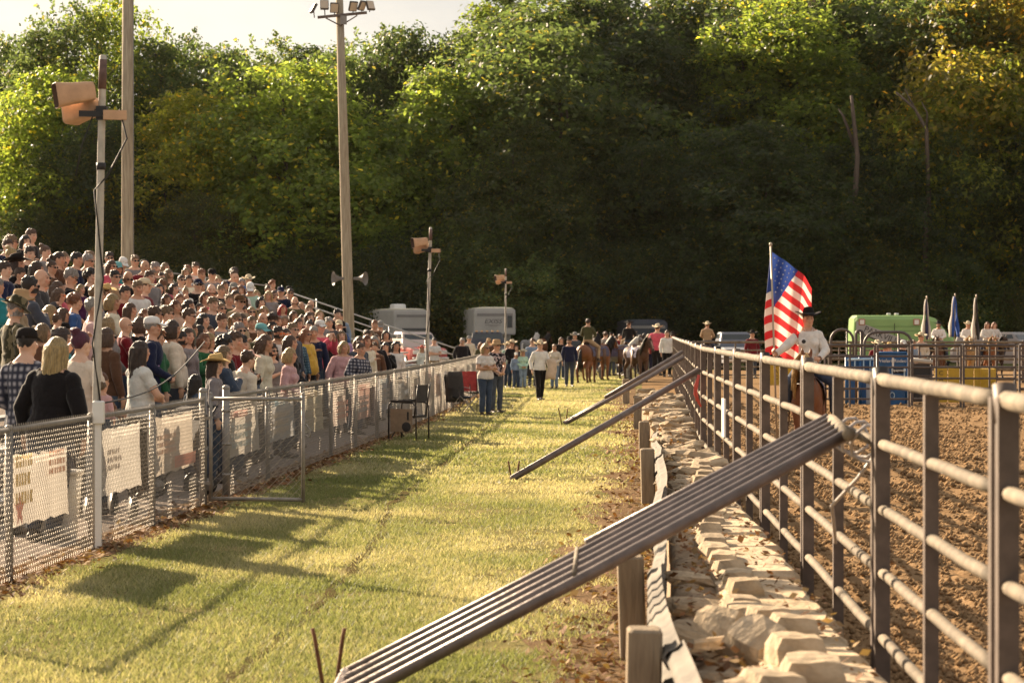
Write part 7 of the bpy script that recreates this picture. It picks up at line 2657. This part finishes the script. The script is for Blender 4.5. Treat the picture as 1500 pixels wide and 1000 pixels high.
trailer("camper_trailer", at(583, 143), 0.38, 4.8, 2.15, 0.95, 3.15, "white camper trailer with a roof air conditioner parked behind the red pickup", "trailer", 0, None, True, [('f', 0.2, 2.0, 1.5, .10), ('r', -1.6, 2.15, .5, .8), ('r', .9, 2.1, .6, .6)], True, True)
trailer("horse_trailer", at(716, 141), 0.12, 6.4, 2.40, 1.75, 3.2, "white horse trailer with dark lettering on its nose behind the black pickup", "trailer", 2.2, "EXISS", False, [('f', .85, 2.45, .26, .66), ('r', -1.0, 2.45, .5, .8), ('r', 1.2, 2.3, .6, .7)], False, True)
truck(at(606, 120), 0.35, (0.36, 0.07, 0.06), (0.50, 0.40, 0.36), "faded red pickup truck with a pale roof behind the end of the stand")
truck(at(712, 128), 0.12, (0.03, 0.032, 0.045), (0.03, 0.032, 0.045), "black pickup truck with amber cab lights in front of the white horse trailer", lights=True)
truck(at(1077, 120), 0.05, (0.40, 0.40, 0.42), (0.10, 0.11, 0.14), "silver pickup truck seen over the far arena rails, left of the flag".replace(", left of the flag", " beside the flag"))
truck(at(1478, 116), 0.9, (0.24, 0.22, 0.21), (0.24, 0.22, 0.21), "grey sport utility car behind the mounted row in the dust", 'suv')
trailer("stock_trailer", at(940, 142), 0.1, 5.0, 2.3, 0.9, 2.5, "dark trailer in the shade behind the horse handlers", "trailer")
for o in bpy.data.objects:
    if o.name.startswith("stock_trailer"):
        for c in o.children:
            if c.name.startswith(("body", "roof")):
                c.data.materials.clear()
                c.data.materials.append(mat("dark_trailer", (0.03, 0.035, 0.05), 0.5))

# green rescue van, side on, facing the frame edge
m_grn = mat("green_paint", (0.25, 0.40, 0.14), 0.4, var=0.06, scale=1.5, spec=0.4)
m_silver = mat("silver_band", (0.36, 0.34, 0.33), 0.4, 0.2)
V0 = at(1311, 122)
van = empty("rescue_van", V0, PI / 2)
W = 1.1
secs = [(2.25, .5, 2.0, .9), (2.2, .45, 2.55, 1.02), (2.05, .42, 2.70, W), (-1.4, .42, 2.70, W), (-1.9, .42, 2.55, W), (-2.55, .42, 1.75, 1.05), (-3.2, .45, 1.42, 1.0), (-3.4, .5, 1.0, .9)]
rings = []
for y, z0, z1, w in secs:
    rings.append([(-w, y, z0), (-w, y, z0 + (z1 - z0) * .6), (-w * .99, y, z1 - .22), (-w * .88, y, z1 - .03), (-w * .6, y, z1), (w * .6, y, z1), (w * .88, y, z1 - .03), (w * .99, y, z1 - .22), (w, y, z0 + (z1 - z0) * .6), (w, y, z0)])
MB().loft(rings).build("body", m_grn, van)
xs_ = -W - 0.02
MB().add([(xs_, 2.12, 2.42), (xs_, 2.12, 1.90), (xs_, -1.25, 0.60), (xs_, -1.25, 1.12)], [(0, 1, 2, 3)]).build("silver_band", m_silver, van)
MB().add([(xs_ - .004, 2.12, 1.90), (xs_ - .004, 2.12, 1.83), (xs_ - .004, -1.25, 0.53), (xs_ - .004, -1.25, 0.60)], [(0, 1, 2, 3)]).build("dark_line", m_black, van)
M = Matrix.Translation(Vector((xs_ - .012, .78, 1.66))) @ Matrix.Rotation(-PI / 2, 4, 'Z') @ Matrix.Rotation(PI / 2, 4, 'X') @ Matrix.Rotation(-0.372, 4, 'Z')
o = text("PARKVILLE", 0.42, m_black, van, (0, 0, 0))
o.matrix_local = M
for y in (1.83, -.9):
    q = MB().box((-W - .03, y, 2.36), (.06, .32, .32), bev=.02).build("scene_light", mat("lamp_red", (0.42, 0.16, 0.10), 0.4), van)
    MB().box((-W - .065, y, 2.35), (.02, .22, .22), bev=.006).build("lens", m_hl, q)
for y in (.4, .0):
    MB().box((-.5, y, 2.76), (.2, .2, .10), bev=.03).build("roof_beacon", m_white, van)
for z in (2.14, 1.92):
    MB().box((-W - .012, .5, z), (.012, 3.3, .02)).build("body_line", mat("green_line", (0.09, 0.22, 0.05), 0.5), van)
MB().box((-W - .012, .2, 1.5), (.012, .03, 1.6)).build("door_gap", m_black, van)
MB().add([(-W * .99, -1.55, 1.55), (-W * .99, -2.35, 1.55), (-W * .95, -1.95, 2.2), (-W * .95, -1.55, 2.3)], [(0, 1, 2, 3)]).build("side_window", m_glass, van)
MB().add([(-.85, -2.62, 1.74), (.85, -2.62, 1.74), (.8, -1.97, 2.5), (-.8, -1.97, 2.5)], [(0, 1, 2, 3)]).build("windscreen", m_glass, van)
for y in (-2.2, 1.9):
    for s in (-1, 1):
        wheel(van, .92 * s, y, .38, .24)
tag(van, "lime green rescue van with a silver band and dark lettering behind the pens", "van", None)

# ------------------------------------------------------------------ labels for the wood
def where(x):
    lm = [(25, "beyond the crowd's edge"), (112, "behind the near horns"), (187, "behind the utility pole"), (300, "between the two wooden poles"), (430, "just before the floodlight pole"), (510, "behind the floodlight pole"),
          (590, "above the camper trailer"), (650, "between camper and horse trailer"), (715, "above the white horse trailer"), (800, "above the grey tied horse"), (880, "above the horse handlers"), (960, "above the cream cowboy hats"), (1035, "above the tan jacketed rider"),
          (1090, "above the silver pickup"), (1150, "right above the big flag".replace("right ", "")), (1230, "just past the big flag"), (1310, "above the green van"), (1375, "above the navy furled flag"), (1430, "above the black furled flag"), (1490, "above the grey car")]
    return min(lm, key=lambda t: abs(t[0] - x))[1]


nm_ = {'broad': 'broad leafy tree', 'round': 'rounded leafy tree', 'tall': 'tall leafy tree', 'spire': 'slender pointed tree', 'loose': 'loose airy tree', 'bush': 'dark leafy shrub'}
seen = {}
for root, kind, x, d, top, tint, lab in TREES:
    tc_ = "orange tinged " if tint[0] > 1.7 and tint[1] < 1.2 else "golden " if tint[0] > 2 else "yellow green " if tint[0] > 1.3 else "dark " if tint[0] < 0.8 else "green "
    dep = "at the slope foot" if d < 152 else "low on the slope" if d < 158 else "halfway up the slope" if d < 175 else "high on the ridge"
    l = lab or ((tc_ if kind != 'bush' else "") + nm_[kind] + " " + dep + ", " + where(x))
    if l in seen:
        a = seen[l]
        l2 = l.replace(", ", ", second one ", 1)
        l = l2 if l2 not in seen else l.replace(", ", ", third one ", 1)
    seen[l] = root
    root["label"] = l

# ------------------------------------------------------------------ dusty late afternoon air
hz = MB()
hz.box((0, 135, 24.5), (200, 300, 51))
hm_ = bpy.data.materials.new("haze")
hm_.use_nodes = True
hn = hm_.node_tree.nodes
hn.clear()
ho = hn.new("ShaderNodeOutputMaterial")
hv = hn.new("ShaderNodeVolumePrincipled")
hv.inputs['Color'].default_value = (0.95, 0.82, 0.68, 1)
hv.inputs['Density'].default_value = 0.000025
hv.inputs['Anisotropy'].default_value = 0.45
hm_.node_tree.links.new(hv.outputs[0], ho.inputs['Volume'])
tag(hz.build("haze", hm_), "thin warm dusty haze", None, None, "stuff")
